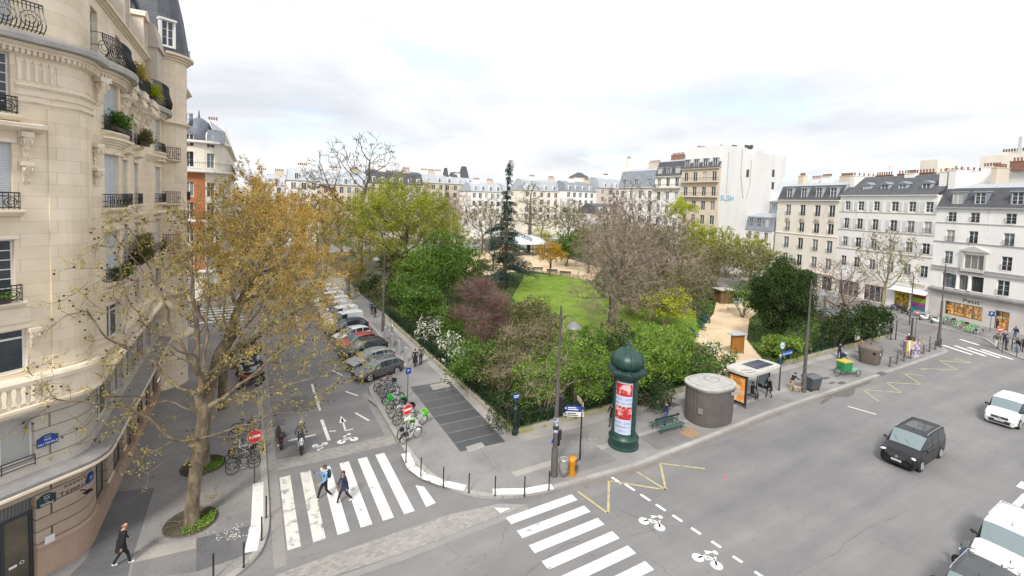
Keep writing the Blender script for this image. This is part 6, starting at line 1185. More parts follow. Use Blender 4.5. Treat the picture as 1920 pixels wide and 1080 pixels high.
        for x in (s['fa'],L_-s['ra']):
            wy=sgn*(W/2-.095); q=MB(); q.disc((x-L_/2,sgn*(W/2-.06),s['wr']+.02),s['wr']+.075,'y',22,0,.125); q.build('wheel_arch',TRIM,root)
            q=MB(); q.at(x-L_/2,wy,s['wr']); q.lathe([(s['wr']*.62,-.1),(s['wr']*.93,-.1),(s['wr'],-.07),(s['wr'],.07),(s['wr']*.93,.105),(s['wr']*.62,.105)],22) if 0 else None
            q=MB(); q.at(x-L_/2,wy+sgn*.02,s['wr'],0,0,PI/2); q.lathe([(s['wr']*.55,-.09),(s['wr']*.92,-.1),(s['wr'],-.06),(s['wr'],.06),(s['wr']*.92,.1),(s['wr']*.55,.09)],22); wh=q.build('wheel',RUBBER,root,40)
            q=MB(); q.at(x-L_/2,wy+sgn*.115,s['wr'])
            q.ring((0,0,0),s['wr']*.64,.022,'y',20,4)
            for k in range(5): a=2*PI*k/5; q.tube([(.03*math.cos(a),0,.03*math.sin(a)),(s['wr']*.64*math.cos(a),0,s['wr']*.64*math.sin(a))],.028,4)
            q.disc((0,0,0),.055,'y',10,0,.03); q.build('rim',STEEL,wh)
    if roofbars:
        q=MB()
        for sgn in (-1,1): q.tube([(-L_*.08,sgn*W*.40,H-.03),(-L_*.04,sgn*W*.40,H+.03),(L_*.38,sgn*W*.40,H+.02),(L_*.42,sgn*W*.40,H-.05)],.018,5)
        q.build('roof_rail',CHROME,root)
    if panoramic: q=MB(); q.box(.05,L_*.28,-W*.28,W*.28,H-.005,H+.006); q.build('sunroof',CARGLASS,root)
    if roofribs:
        q=MB()
        for k in range(7): y=-W*.36+k*W*.12; q.box(-L_*.06,L_*.42,y-.022,y+.022,H-.03,H+.012)
        q.build('roof_ribs',pm,root)
        q=MB()
        for sgn in (-1,1):
            q.tube([(-L_*.02,sgn*W*.42,H+.1),(L_*.4,sgn*W*.42,H+.1)],.02,4)
            for x in (0,.2,.38): q.tube([(x*L_,sgn*W*.42,H-.1),(x*L_,sgn*W*.42,H+.1)],.018,4)
        for x in (.0,.14,.28,.4): q.tube([(x*L_,-W*.42,H+.1),(x*L_,W*.42,H+.1)],.018,4)
        q.build('roof_rack',mat('rack_white',(.62,.62,.62),.5),root)
    q=MB(); q.tube([(-L_*.03,0,H-.02),(.0,0,H+.16)],.008,4); q.disc((-L_*.03,0,H),.04,'z',8,0,.03); q.build('aerial',TRIM,root)
    q=MB()
    for sgn in (-1,1): x0=st[4][0]-L_/2+.02; q.tube([(x0,sgn*.28,st[4][4]+.01),(x0+.3,sgn*.28+.35,st[4][4]+.28)],.009,3)
    q.build('wipers',TRIM,root)
    if stripe:
        for sgn in (-1,1): q=MB(); q.cbox(.1,sgn*W*.5035,H*.585,L_*.62,.006,.03); q.build('side_stripe',stripe,root)
    return root
def put(o,px,py,qx,qy,z=0.):
    """stand a vehicle with its nose over the first ground point and tail over the second"""
    a=G(px,py,z); c=G(qx,qy,z); m=(a+c)/2; o.location=(m[0],m[1],z); o.rotation_euler=(0,0,math.atan2(c[1]-a[1],c[0]-a[0])); return o
GREYP=paint('paint_graphite_grey',(.12,.12,.13)); o=make_car('parked_car','hatch',GREYP,'graphite grey hatchback with roof rails, nearest of the angle-parked cars','car','cars parked at an angle along the left street',roofbars=True)
o.location=(9.75,39.5,0); o.rotation_euler=(0,0,math.atan2(1.25,4.1))
VANB=mat('paint_black',(.006,.006,.007),.3,coat=.25,spec=.4); o=make_car('people_carrier','van',VANB,'black people carrier van with dark roof glass driving along the main street','van',panoramic=True,stripe=CHROME,roofbars=True,plate='FT-318-QD'); o.location=(37.2,11.85,0); o.rotation_euler=(0,0,R(2)) 
WP=mat('paint_white',(.72,.73,.73),.35,coat=.5); o=make_car('small_van','smallvan',WP,'small white van with black bumper driving behind the black people carrier','van',bumper=TRIM,solid_side=True,plate='EZ-905-NB'); o.location=(51.1,10.75,0); o.rotation_euler=(0,0,R(1))
o=make_car('parked_van','smallvan',WP,'white parked van with ribbed roof and rack at the lower right edge','van','vehicles parked on the near side of the main street',bumper=TRIM,solid_side=True,roofribs=True,plate='GH-127-ZA'); VANP=o
o2=make_car('parked_car','suv',paint('paint_dark_grey',(.075,.078,.085)),'dark grey car cut off by the bottom right corner, in front of the white van','car','vehicles parked on the near side of the main street',roofbars=True,plate='DK-640-WV'); CARP=o2
a=G(1838,1010,.9); VANP.location=(29.9,5.8,0) ; VANP.rotation_euler=(0,0,R(1.0)); CARP.location=(24.55,5.5,0); CARP.rotation_euler=(0,0,R(1))
# other cars of the angled row; all share the same slant as the first
row=[('hatch',paint('paint_silver_grey',(.30,.31,.32)),'silver grey car second in the angled row, behind the graphite hatchback'),('suv',paint('paint_near_black',(.03,.032,.036)),'black car third in the angled row, in front of the red one'),('city',paint('paint_red',(.42,.045,.03),.1),'red car in the angled row between the black and the white one'),('city',WP,'white small car in the angled row just beyond the red one'),('suv',paint('paint_dark_blue',(.03,.035,.09)),'dark blue tall car in the angled row beside the lamp post')]
for i,(sty,pm,lab) in enumerate(row):
    o=make_car('parked_car',sty,pm,lab,'car','cars parked at an angle along the left street',plate='AB-%d-CD'%(214+37*i)); o.location=(9.7-.04*i,39.5+2.72*(i+1),0); o.rotation_euler=(0,0,math.atan2(1.25,4.1))
protoV=make_car('parked_van','smallvan',WP,'white van with dark blue side marking in the angled row, nearest of the white vans','van','white vans parked at an angle',stripe=BLUEP); protoV.location=(9.7,55.9,0); protoV.rotation_euler=(0,0,R(17))
for i,lab in enumerate(('white van second beyond the dark blue car','white van third beyond the dark blue car, under the yellow leaves','white van fourth in the angled row','white van fifth in the angled row','white van sixth in the angled row','farthest visible white van of the angled row')):
    c=place(protoV,{protoV.name},(9.7-.03*i,58.9+3.1*i,0),R(17),lab,'white vans parked at an angle')
KIDS.clear()
# ---- bicycles
def make_bike(name,label,fm,fender=None,basket=False,tyre=RUBBER,cat='bicycle'):
    root=empty(name,(0,0,0),label=label,cat=cat); rr=.34; b=MB()
    A,B_,C_,D_,E_=(-.52,0,rr),(-.18,0,.78),(-.05,0,.30),(.36,0,.80),(.54,0,rr)
    for p,q in ((A,B_),(A,C_),(C_,B_),(C_,(.38,0,.70)),(B_,(.36,0,.74)),((.34,0,.92),(.40,0,.70)),((.40,0,.70),E_)): b.tube([p,q],.02,5)
    b.tube([(.34,-.28,.97),(.31,-.1,1.0),(.33,0,.95),(.31,.1,1.0),(.34,.28,.97)],.014,5); b.build('frame',fm,root)
    for x in (-.52,.54):
        q=MB(); q.ring((x,0,rr),rr-.02,.022,'y',22,5); wh=q.build('wheel',tyre,root,60); q=MB()
        for k in range(10): a=2*PI*k/10; q.tube([(x,0,rr),(x+(rr-.03)*math.cos(a),0,rr+(rr-.03)*math.sin(a))],.004,3,caps=False)
        q.disc((x,0,rr),.04,'y',8,0,.06); q.build('spokes',STEEL,wh)
    q=MB(); q.ball((-.2,0,.88),.14,.075,.035,8,5); q.tube([(-.18,0,.76),(-.2,0,.87)],.014,4); q.build('saddle',TRIM,root,60)
    q=MB(); q.ring((-.05,0,.3),.1,.01,'y',14,4); q.tube([(-.05,-.08,.3),(.06,-.08,.18)],.012,4); q.tube([(-.05,.08,.3),(-.16,.08,.42)],.012,4); q.build('crank',STEEL,root)
    if fender:
        q=MB()
        for x,a0,a1 in ((-.52,R(20),R(195)),(.54,R(10),R(150))):
            pts=[(x+(rr+.02)*math.cos(t),0,rr+(rr+.02)*math.sin(t)) for t in np.linspace(a0,a1,9)]; q.tube(pts,.035,5)
        q.xprism([(-.05,.45),(.05,.45),(.06,.72),(-.06,.72)],-.5,-.28) ; q.build('mudguard',fender,root)
    if basket:
        q=MB(); q.box(.40,.72,-.17,.17,.80,.83); q.box(.40,.43,-.17,.17,.8,1.02); q.box(.69,.72,-.19,.19,.8,1.05); q.box(.4,.72,-.19,-.16,.8,1.04); q.box(.4,.72,.16,.19,.8,1.04); q.build('basket',fender or TRIM,root)
    return root
GRB=mat('hire_bike_green',(.02,.44,.05),.4); GRB2=mat('hire_bike_lime',(.12,.55,.02),.4); WHF=mat('bike_white',(.62,.62,.63),.4); BLF=mat('bike_black',(.025,.025,.028),.45); REF=mat('bike_dark_red',(.22,.03,.025),.45); GYF=mat('bike_grey',(.22,.22,.23),.45); BUF=mat('bike_blue',(.05,.09,.2),.45)
bk_black=make_bike('bicycle','black city bicycle',BLF); bk_grey=make_bike('bicycle','grey city bicycle with basket',GYF,basket=True); bk_red=make_bike('bicycle','dark red bicycle with a front basket',REF,basket=True); bk_white=make_bike('bicycle','white electric hire bicycle with black wheels',WHF,fender=TRIM); bk_green=make_bike('bicycle','green hire bicycle with green mudguards and basket',WHF,fender=GRB,basket=True); bk_lime=make_bike('bicycle','lime green hire bicycle with green basket',WHF,fender=GRB2,basket=True); bk_blue=make_bike('bicycle','blue bicycle',BUF)
lst=[(bk_red,'dark red bicycle with a front basket at the far end of the right-hand rack'),(bk_black,'black bicycle second from the far end of the right-hand rack'),(bk_grey,'grey bicycle with basket third from the far end of the right-hand rack'),(bk_blue,'blue bicycle fourth from the far end of the right-hand rack'),(bk_black,'black bicycle fifth from the far end of the right-hand rack'),(bk_white,'white bicycle beyond the green one in the right-hand rack'),(bk_green,'green hire bicycle in the middle of the right-hand rack'),(bk_black,'black bicycle on the near side of the middle green one'),(bk_grey,'grey bicycle with basket near the no-entry sign'),(bk_red,'dark red bicycle with a basket behind the no-entry sign'),(bk_black,'black bicycle leaning between the red one and the lime one'),(bk_lime,'lime green hire bicycle beside the no-entry sign post'),(bk_white,'white hire bicycle second from the near end of the right-hand rack'),(bk_white,'white hire bicycle nearest to the crossing in the right-hand rack')]
for i,(pr,lab) in enumerate(lst):
    y=36.6-.68*i-(0 if i<11 else .1*(i-10)); x=9.45-.02*i+rnd.uniform(-.15,.15)+(.55 if pr is bk_lime else 0)-(.25 if i>11 else 0)
    o=place(pr,USED,(x,y,PH),R(rnd.uniform(-14,14)+(180 if pr in(bk_green,) else 12)+(0 if i<12 else 20)),lab,'bicycles in the rack on the right of the side street'); o.rotation_euler[0]=R(rnd.uniform(-9,9))
llab=[(bk_black,'black bicycle nearest the no-entry sign on the left kerb'),(bk_grey,'grey bicycle with basket behind the left no-entry sign'),(bk_black,'black bicycle third from the left no-entry sign'),(bk_white,'white bicycle in the left kerb rack'),(bk_black,'black bicycle fifth from the left no-entry sign'),(bk_blue,'blue bicycle in the left kerb rack'),(bk_black,'black bicycle at the far end of the left kerb rack')]
for i,(pr,lab) in enumerate(llab):
    o=place(pr,USED,(-.25+rnd.uniform(-.15,.15),28.3+.52*i+(1.6 if i>4 else 0),PH),R(rnd.uniform(-12,12)+(180 if i%2 else 0)),lab,'bicycles in the rack on the left kerb'); o.rotation_euler[0]=R(rnd.uniform(-9,9))
for i,(px,py,pr,lab) in enumerate(((1771,607,bk_green,'green hire bicycle farthest left in the row before the lit shop window'),(1784,611,bk_grey,'grey bicycle second in the row before the lit shop window'),(1796,615,bk_green,'green hire bicycle third in the row before the lit shop window'),(1805,618,bk_red,'dark red bicycle in the row before the lit shop window'),(1815,622,bk_lime,'lime hire bicycle in the row before the lit shop window'),(1822,625,bk_green,'green hire bicycle beside the lime one before the lit shop window'),(1834,627,bk_white,'white hire bicycle at the near end of the row before the lit shop window'),(1778,609,bk_black,'black bicycle between green ones before the lit shop window'))):
    g=G(px,py,PH); place(pr,USED,tuple(g),R(-15+rnd.uniform(-15,15)),lab,'bicycles in the row before the lit shop window')
g=G(1700,654,PH); place(bk_black,USED,tuple(g),R(60),'black bicycle leaning on the poster post at the street corner',None)
# racks
def hoop(x,y,rz,lab,grp):
    b=MB(); b.tube([(-.4,0,0),(-.4,0,.75),(-.3,0,.85),(.3,0,.85),(.4,0,.75),(.4,0,0)],.024,6); b.build('bike_stand',STEEL,None,60,(x,y,PH),rz,label=lab,cat='bike stand',group=grp)
for i in range(6): hoop(9.3,27.6+1.55*i,0,'plain steel hoop bike stand among the bicycles of the right-hand rack','steel hoops of the right-hand rack')
# ---- scooters and motorcycles
def make_moto(name,label,pm,seatm,shield=True,topbox=False):
    root=empty(name,(0,0,0),label=label,cat='motor scooter'); b=MB()
    for i,(x,w,z0,z1) in enumerate(((-.8,.1,.55,.75),(-.6,.15,.42,.78),(-.2,.17,.25,.74),(.05,.16,.2,.4),(.32,.17,.2,.42),(.48,.15,.35,.95),(.6,.1,.55,1.0),(.68,.03,.6,.95))):
        s_=[(x,-w,z0),(x,-w,z0+(z1-z0)*.7),(x,-w*.5,z1),(x,w*.5,z1),(x,w,z0+(z1-z0)*.7),(x,w,z0)]
        if i: k=len(b.v); b.v+=s_; b.f+=[[k-6+j,k-6+(j+1)%6,k+(j+1)%6,k+j] for j in range(6)]; b.m+=[0]*6
        else: b.v+=s_; b.f.append(list(range(6))[::-1]); b.m.append(0)
    b.f.append(list(range(len(b.v)-6,len(b.v)))); b.m.append(0); b.build('body',pm,root,50)
    for x in (-.62,.68):
        q=MB(); q.ring((x,0,.27),.2,.075,'y',20,7); wh=q.build('wheel',RUBBER,root,60); q=MB(); q.disc((x,0,.27),.14,'y',14,0,.1); q.build('rim',STEEL,wh)
    q=MB(); q.tube([(.68,-.11,.27),(.55,-.1,.8),(.5,0,1.0)],.025,5); q.tube([(.68,.11,.27),(.55,.1,.8)],.025,5); q.tube([(.36,-.36,1.06),(.46,-.12,1.08),(.5,0,1.02),(.46,.12,1.08),(.36,.36,1.06)],.017,5)
    for sgn in (-1,1): q.tube([(.44,sgn*.2,1.08),(.47,sgn*.3,1.26)],.008,4); q.ball((.47,sgn*.31,1.28),.025,.06,.045,6,4)
    q.build('handlebar',TRIM,root,60)
    q=MB(); q.ball((-.3,0,.8),.42,.16,.09,10,6); q.build('seat',seatm,root,60); q=MB(); q.ball((.66,0,.86),.06,.09,.08,8,6); q.build('headlight',LAMPG,root,60); q=MB(); q.cbox(-.83,0,.68,.04,.18,.08); q.build('taillight',TAILR,root)
    if shield: q=MB(); q.add([(.52,-.2,1.05),(.52,.2,1.05),(.42,.18,1.42),(.42,-.18,1.42)],[[0,1,2,3]]); q.build('windshield',CLEAR,root)
    if topbox: q=MB(); q.ball((-.85,0,1.0),.24,.24,.18,10,6); q.build('top_box',TRIM,root,60)
    q=MB(); q.tube([(-.1,.12,.25),(-.5,.17,.3),(-.85,.18,.42)],[.03,.05,.05],6); q.build('exhaust',STEEL,root,60); q=MB(); q.tube([(.0,-.1,.2),(-.02,-.25,.02)],.014,4); q.build('kickstand',STEEL,root)
    return root
SEATK=mat('seat_black',(.02,.02,.02),.6); MW=mat('moto_white',(.66,.67,.68),.35,coat=.5); MB_=mat('moto_blue_grey',(.10,.13,.2),.35,coat=.5)
m_dark=make_moto('motor_scooter','dark motor scooter',mat('moto_black',(.02,.02,.022),.3,coat=.5),SEATK,True,True); m_white=make_moto('motor_scooter','white motor scooter',MW,SEATK); m_red=make_moto('motor_scooter','red motor scooter',mat('moto_red',(.4,.03,.02),.35,coat=.5),SEATK,False); m_grey=make_moto('motor_scooter','grey motor scooter',MB_,SEATK,True)
ml=[(m_dark,'black scooter with top box nearest in the left kerb row'),(m_red,'red scooter in the left kerb row'),(m_grey,'blue-grey scooter beyond the red one in the left kerb row'),(m_white,'white scooter beyond the red one in the left kerb row'),(m_dark,'black scooter with top box between the two white scooters'),(m_white,'second white scooter in the left kerb row'),(m_grey,'blue-grey scooter beyond the second white scooter'),(m_dark,'black scooter sixth gap beyond the thick tree limb'),(m_white,'far white scooter of the left kerb row'),(m_dark,'last black scooter of the left kerb row')]
for i,(pr,lab) in enumerate(ml): place(pr,USED,(.1+rnd.uniform(-.15,.15),40.7+.95*i+(2.2 if i>6 else 0),PH),R(rnd.uniform(-10,10)+(0 if i%3 else 180)),lab,'scooters parked on the left kerb')
mlr=[(1690,583,m_dark,'black scooter left of the painted shutters across the right-hand street'),(1700,588,m_dark,'second black scooter before the painted shutters'),(1712,592,m_grey,'blue-grey scooter before the striped painted shutter'),(1733,600,m_white,'white scooter parked right of the painted shutters'),(1755,606,m_white,'white scooter half hidden behind the big lamp post'),(1680,580,m_grey,'blue-grey scooter at the left end of the row across the right-hand street')]
for px,py,pr,lab in mlr: place(pr,USED,tuple(G(px,py,PH)),R(-30+rnd.uniform(-12,12)),lab,'scooters parked across the right-hand street')
for i,(x,y,lab) in enumerate(((1.75,30.7,'dark scooter parked alone at the left kerb beside the rider'),)): place(m_dark,USED,(x-.1,y,0),R(95),lab,None)
place(m_grey,USED,(27.25,6.15,0),R(75),'blue-grey scooter squeezed between the dark grey car and the white van',None); place(m_dark,USED,(27.2,4.9,0),R(80),'black scooter with top box between the dark grey car and the white van',None)
RIDE=make_moto('motor_scooter','white scooter being ridden towards the crossing','x' and MW,SEATK,False); RIDE.location=(2.75,29.6,0); RIDE.rotation_euler=(0,0,R(-92))
# cargo tricycle on the pavement
g=G(1590,703,PH); o=empty('cargo_tricycle',tuple(g),R(170),label='green and yellow cargo tricycle parked on the pavement before the yew',cat='cargo bike'); 
b=MB(); b.box(.05,1.15,-.38,.38,.55,1.35,0); b.build('cargo_box',mat('cargo_green',(.02,.20,.07),.5),o); b=MB(); b.box(.0,1.2,-.42,.42,1.35,1.47); b.build('lid',mat('cargo_yellow',(.48,.40,.04),.5),o)
b=MB()
for y in (-.55,.55): b.ring((.9 if 0 else -.55,y,.33),.31,.03,'y',20,5)
b.ring((-1.7 if 0 else 1.45,0,.5),.46,.03,'y',24,5); b.build('wheels',RUBBER,o,60); b=MB(); b.tube([(1.45,0,.5),(.9,0,.55),(-.5,0,.45),(-.55,-.55,.33)],.03,5); b.tube([(-.5,0,.45),(-.55,.55,.33)],.03,5); b.tube([(-.2,0,.45),(-.35,0,1.0),(-.3,-.3,1.08)],.025,5); b.tube([(-.35,0,1.),(-.3,.3,1.08)],.02,5); b.box(-1.3,.1,-.3,.3,.42,.5); b.build('frame',mat('cargo_pale_green',(.18,.36,.28),.5),o)
# ---------------------------------------------------------------- street furniture
LAMPP=mat('lamp_post_brown',(.07,.06,.06),.5,col2=(.095,.085,.08),scale=4); LAMPD=mat('lamp_shade_grey',(.17,.17,.18),.4)
STICK=mat('pasted_stickers',(.5,.5,.52),.7,col2=(.06,.07,.2),scale=9,lo=.45,hi=.55)
def lamp(x,y,lab,h=9.8,az=-PI/2,extra=None,tall=True):
    o=empty('street_lamp',(x,y,PH),az,label=lab,cat='street lamp',group='brown street lamp posts along the pavements')
    b=MB(); b.lathe([(.22,0),(.22,.12),(.19,.2),(.19,1.55),(.15,1.62),(.135,1.7),(.12,5.4),(.075,5.5),(.07,h-.9),(.05,h)],12); b.build('post',LAMPP,o,40)
    b=MB(); b.tube([(0,0,h-1.0),(.25,0,h-.55),(.55,0,h-.42),(.85,0,h-.55),(.9,0,h-.72)],.03,6); b.build('arm',LAMPP,o,60)
    b=MB(); b.lathe([(.05,h-.70),(.12,h-.74),(.3,h-.92),(.42,h-1.02),(.43,h-1.06),(.40,h-1.06)],16,0,.9,0); sh=b.build('lamp_shade',LAMPD,o,50); b=MB(); b.lathe([(.0,h-1.14),(.25,h-1.11),(.38,h-1.05)],14,0,.9,0); b.build('lamp_glass',mat('lamp_glass_pale',(.35,.35,.34),.2),sh,60)
    if extra: extra(o)
    return o
def clutter(o):
    b=MB(); b.at(0,0,0,0); b.cbox(.05,.34,4.05,.22,.3,.95); b.tube([(0,0,4.),(0,.3,4.0)],.03,5)
    for z in (3.75,4.05,4.35): b.tube([(.12,.34,z),(.3,.34,z)],.12,10,caps=False)
    b.build('traffic_light',TRIM,o)
    b=MB(); b.lathe([(.13,2.7),(.17,2.75),(.17,2.9),(.13,2.95)],10); b.cbox(.12,.2,2.35,.16,.2,.55); b.cbox(.05,.22,1.9,.14,.16,.4); b.build('pedestrian_light',TRIM,o)
    b=MB(); b.at(0,-.1,2.2,R(20)); b.cbox(0,-.15,0,.03,.62,.2); b.build('blue_sign',BLUEP,o)
    b=MB(); b.lathe([(.142,2.5),(.142,3.4)],10); b.build('stickers',STICK,o)
lamp(15.0,20.35,'tall lamp post with traffic lights and stickers at the park corner crossing',9.75,-PI/2+.3,clutter); lamp(41.3,20.75,'tall lamp post beside the grey wheeled bin',9.7,-PI/2); lamp(71.6,21.3,'tall lamp post at the end of the crossed iron railing',9.9,-PI/2); lamp(13.35,52.2,'lamp post behind the angle-parked cars on the left street',9.3,PI)
g=G(1705,610,PH); o=empty('street_lamp',tuple(g),PI,label='slim lamp post with curved crook in front of the painted shop shutters',cat='street lamp',group='brown street lamp posts along the pavements'); b=MB(); b.tube([(0,0,0),(0,0,6.6),(.12,0,7.2),(.5,0,7.55),(1.0,0,7.45),(1.25,0,7.15)],[.09,.06,.05,.05,.045,.04],8); b.build('post',LAMPP,o,60); b=MB(); b.lathe([(.06,7.2),(.2,7.08),(.32,6.95),(.3,6.93)],12,0,1.25,0); b.build('lamp_shade',LAMPD,o,60)
o=lamp(31.,118,'distant lamp post seen through the trees at the far end of the parking row',9.5,PI)
g=G2(1500,606); lamp(58,27.5,'park lamp post half hidden by the dark yew',7.0,-PI/2)
# bollards
pb=MB(); pb.lathe([(.05,0),(.05,.04),(.035,.06),(.035,1.0),(.03,1.03),(.045,1.05),(.02,1.09)],9); bm=mesh_of('bollard',pb,BLACKM,50)
nb=MB(); nb.lathe([(.037,1.0),(.037,1.03)],9)
for px,py,lab in ((761,868,'thin black bollard nearest the no-entry sign post on the curved kerb'),(789,893,'thin black bollard second from the no-entry sign on the curved kerb'),(831,912,'thin black bollard third from the no-entry sign on the curved kerb'),(879,924,'thin black bollard in the middle of the gap between the white kerb strips'),(928,930,'thin black bollard at the left end of the right white kerb strip'),(983,930,'thin black bollard in the middle of the right white kerb strip'),(1029,919,'thin black bollard closest to the lamp post with traffic lights'),(499,971,'thin black bollard beside the left white kerb strip, far one'),(490.6,1013,'thin black bollard beside the left white kerb strip, near one'),(457,1064,'thin black bollard at the rounded left kerb, near the picture bottom'),(400,1086,'thin black bollard cut off by the bottom edge on the left pavement'),(1743,646,'thin bollard left of the far lamp post at the railing end'),(1879,662,'thin black bollard before the group at the far right corner'),(1897,657,'thin black bollard between the people at the far right corner'),(1906,669,'thin black bollard nearest the road at the far right corner')):
    g=G(px,py,PH); link('bollard',bm,None,tuple(g),0,label=lab,cat='bollard',group='thin black bollards along the kerbs')
b=MB(); g=G(1679,637,PH); b.lathe([(.06,0),(.05,2.4),(.02,2.45)],8); b.build('signal_post',BLACKM,None,50,tuple(g),0,label='short plain black post at the corner by the right-hand street',cat='post')
g=G(797,864,PH)
# road signs
def noentry(px,py,h,lab,face,r=.32,plate=True):
    g=G(px,py,PH); o=empty('no_entry_sign',tuple(g),face,label=lab,cat='road sign',group='red no-entry signs'); b=MB(); b.lathe([(.035,0),(.03,h+.3)],8); b.build('post',LAMPP,o,50)
    b=MB(); b.disc((0,-.05,h),r,'y',24,0,.02); d=b.build('disc',REDP,o,40); b=MB(); b.cbox(0,-.065,h,r*1.45,.012,r*.36); b.build('white_bar',WHITEP,d); b=MB(); b.ring((0,-.055,h),r-.01,.012,'y',24,4); b.build('rim',WHITEP,d)
    b=MB(); b.disc((0,-.03,h),r*.97,'y',20,0,.01); b.build('back',GALV,d)
    if plate: b=MB(); b.cbox(0,-.05,h-r-.2,r*1.3,.015,.22); b.build('plate',WHITEP,o)
noentry(761,868,3.2,'red no-entry sign on the post beside the right-hand bicycle rack',R(18)); noentry(477,905,2.55,'red no-entry sign above the bicycles on the left kerb',R(5),.36,False); noentry(1871,655,2.4,'red no-entry sign among the people at the far right corner',R(-20),.4,False); noentry(1715,640,3.6,'small red no-entry sign on the post behind the street corner',R(-40),.22,False)
def bluesign(px,py,h,lab,face,txt='P',w=.42):
    g=G(px,py,PH); o=empty('parking_sign',tuple(g),face,label=lab,cat='road sign'); b=MB(); b.lathe([(.035,0),(.03,h+.25)],8); b.build('post',LAMPP,o,50); b=MB(); b.cbox(0,-.05,h,w,.015,w*1.15); b.build('plate',BLUEP,o); lettering(txt,w*.8,WHITEP,o,(0,-.062,h),(1,0))
bluesign(764,745,2.1,'blue parking sign at the end of the dark stone paving',R(10)); bluesign(1856,622,2.5,'blue square sign before the white shop wall',R(-60),'P',.6)
# finger post
g=G(1087,862,PH); o=empty('direction_sign',tuple(g),0,label='black finger post with dark blue and white direction blades by the park corner',cat='direction sign'); b=MB(); b.lathe([(.05,0),(.045,3.6)],8); b.build('post',BLACKM,o,50)
for z,m,tx,mt_ in ((3.15,BLUEP,'RÉPUBLIQUE',WHITEP),(2.8,mat('sign_white',(.6,.61,.63),.5),'GARE DU NORD',BLACKM)):
    b=MB(); a=R(-32); b.at(0,0,z,a); b.cbox(-.5,0,0,1.25,.04,.28); f=b.build('blade',m,o); q=MB(); q.at(0,0,z,a); q.yprism([(-1.05,0),(-.95,.07),(-.95,-.07)],-.026,-.021); q.cbox(-.6,-.024,.05,.5,.006,.05); q.cbox(-.55,-.024,-.06,.62,.006,.05); q.build('sign_print',mt_,f)
b=MB(); b.at(0,0,3.45,R(70)); b.cbox(.4,0,0,1.1,.05,.24); b.cbox(.1,0,-.45,.5,.05,.24); b.build('blade',mat('sign_back_beige',(.42,.36,.25),.7),o,label='beige blade seen from behind')
# bins at the lamp post
g=G(1056,892,PH); o=empty('litter_bin',tuple(g),0,label='grey bag-ring litter bin beside the yellow bin',cat='litter bin'); b=MB(); b.ring((0,0,.98),.24,.03,'z',16,5); b.tube([(.25,0,.0),(.25,0,1.05)],.03,6); b.build('frame',GALV,o,60); b=MB(); b.lathe([(.17,.06),(.25,.2),(.28,.5),(.25,.8),(.235,.97)],12); b.build('bag',mat('bin_bag_grey',(.16,.15,.14),.35,col2=(.28,.27,.25),scale=5),o,60)
g=G(1073,890,PH); o=empty('yellow_bin',tuple(g),R(20),label='orange-yellow recycling bin beside the lamp post with traffic lights',cat='recycling bin'); b=MB(); b.lathe([(.25,0),(.26,.1),(.26,.72),(.30,.80),(.31,.94),(.2,1.04),(.0,1.07)],8,0,0,0,R(22),1,.85); b.build('body',ORANGE,o,50); b=MB(); b.cbox(.0,-.25,.5,.2,.05,.3); b.cbox(0,-.28,.94,.28,.08,.07); b.build('label_plate',DGREY,o)
# the advertising column
o=empty('advertising_column',(21.0,21.15,PH),0,label='dark green domed advertising column with red and blue posters at the park corner',cat='advertising column')
b=MB(); b.lathe([(.98,0),(.98,.12),(.92,.16),(.92,.5),(.96,.55),(.96,.62),(.84,.72),(.80,.86),(.74,.9)],28); b.build('base',DGREEN,o,40)
b=MB(); b.lathe([(.70,.88),(.70,4.45)],30); b.build('drum',DGREEN,o,60)
b=MB()
for k in range(3): a=R(-85+120*k); b.at(.72*math.cos(a),.72*math.sin(a),0,a); b.cbox(0,0,2.67,.14,.3,3.6); b.at()
b.build('uprights',DGREEN,o)
b=MB(); b.lathe([(.80,4.4),(.9,4.5),(.95,4.62),(1.2,4.78),(1.26,4.9),(1.22,4.98),(.95,4.9),(.85,4.98),(.82,5.1)],6,0,0,0,R(0)); 
for k in range(6):
    a0,a1=2*PI*k/6,2*PI*(k+1)/6; p,q=np.array([1.26*math.cos(a0),1.26*math.sin(a0),4.95]),np.array([1.26*math.cos(a1),1.26*math.sin(a1),4.95]); b.tube([p,q],.035,5)
    for j in range(5): c=p+(q-p)*(j+.5)/5; b.ball((c[0],c[1],c[2]+.05),.06,.06,.05,6,4)
b.build('canopy',DGREEN,o,30)
b=MB(); prof=[(.72,5.02),(.88,5.14),(1.02,5.36),(1.06,5.55),(1.0,5.78),(.82,6.0),(.55,6.18),(.28,6.3),(.14,6.42),(.12,6.5)]; b.lathe(prof,24); 
for k in range(12): a=2*PI*k/12; b.tube([((r+.008)*math.cos(a),(r+.008)*math.sin(a),z) for r,z in prof[1:-1]],.02,4)
dm=b.build('dome',DGREEN,o,50); b=MB(); b.lathe([(.16,6.48),(.12,6.55),(.2,6.62),(.06,6.72),(.1,6.78),(.03,6.85),(.02,7.05)],10); b.build('finial',DGREEN,dm,50)
PBL=mat('poster_pale_blue',(.46,.52,.64),.4); PRE=mat('poster_red',(.42,.02,.025),.4,col2=(.62,.42,.4),scale=2.4,lo=.52,hi=.6,detail=3); PBT=mat('poster_blue_ink',(.05,.10,.36),.5)
def curved(b,r,a0,a1,z0,z1,m=0,n=10): 
    for i in range(n): t0,t1=a0+(a1-a0)*i/n,a0+(a1-a0)*(i+1)/n; b.quad((r*math.cos(t0),r*math.sin(t0),z0),(r*math.cos(t1),r*math.sin(t1),z0),(r*math.cos(t1),r*math.sin(t1),z1),(r*math.cos(t0),r*math.sin(t0),z1),m)
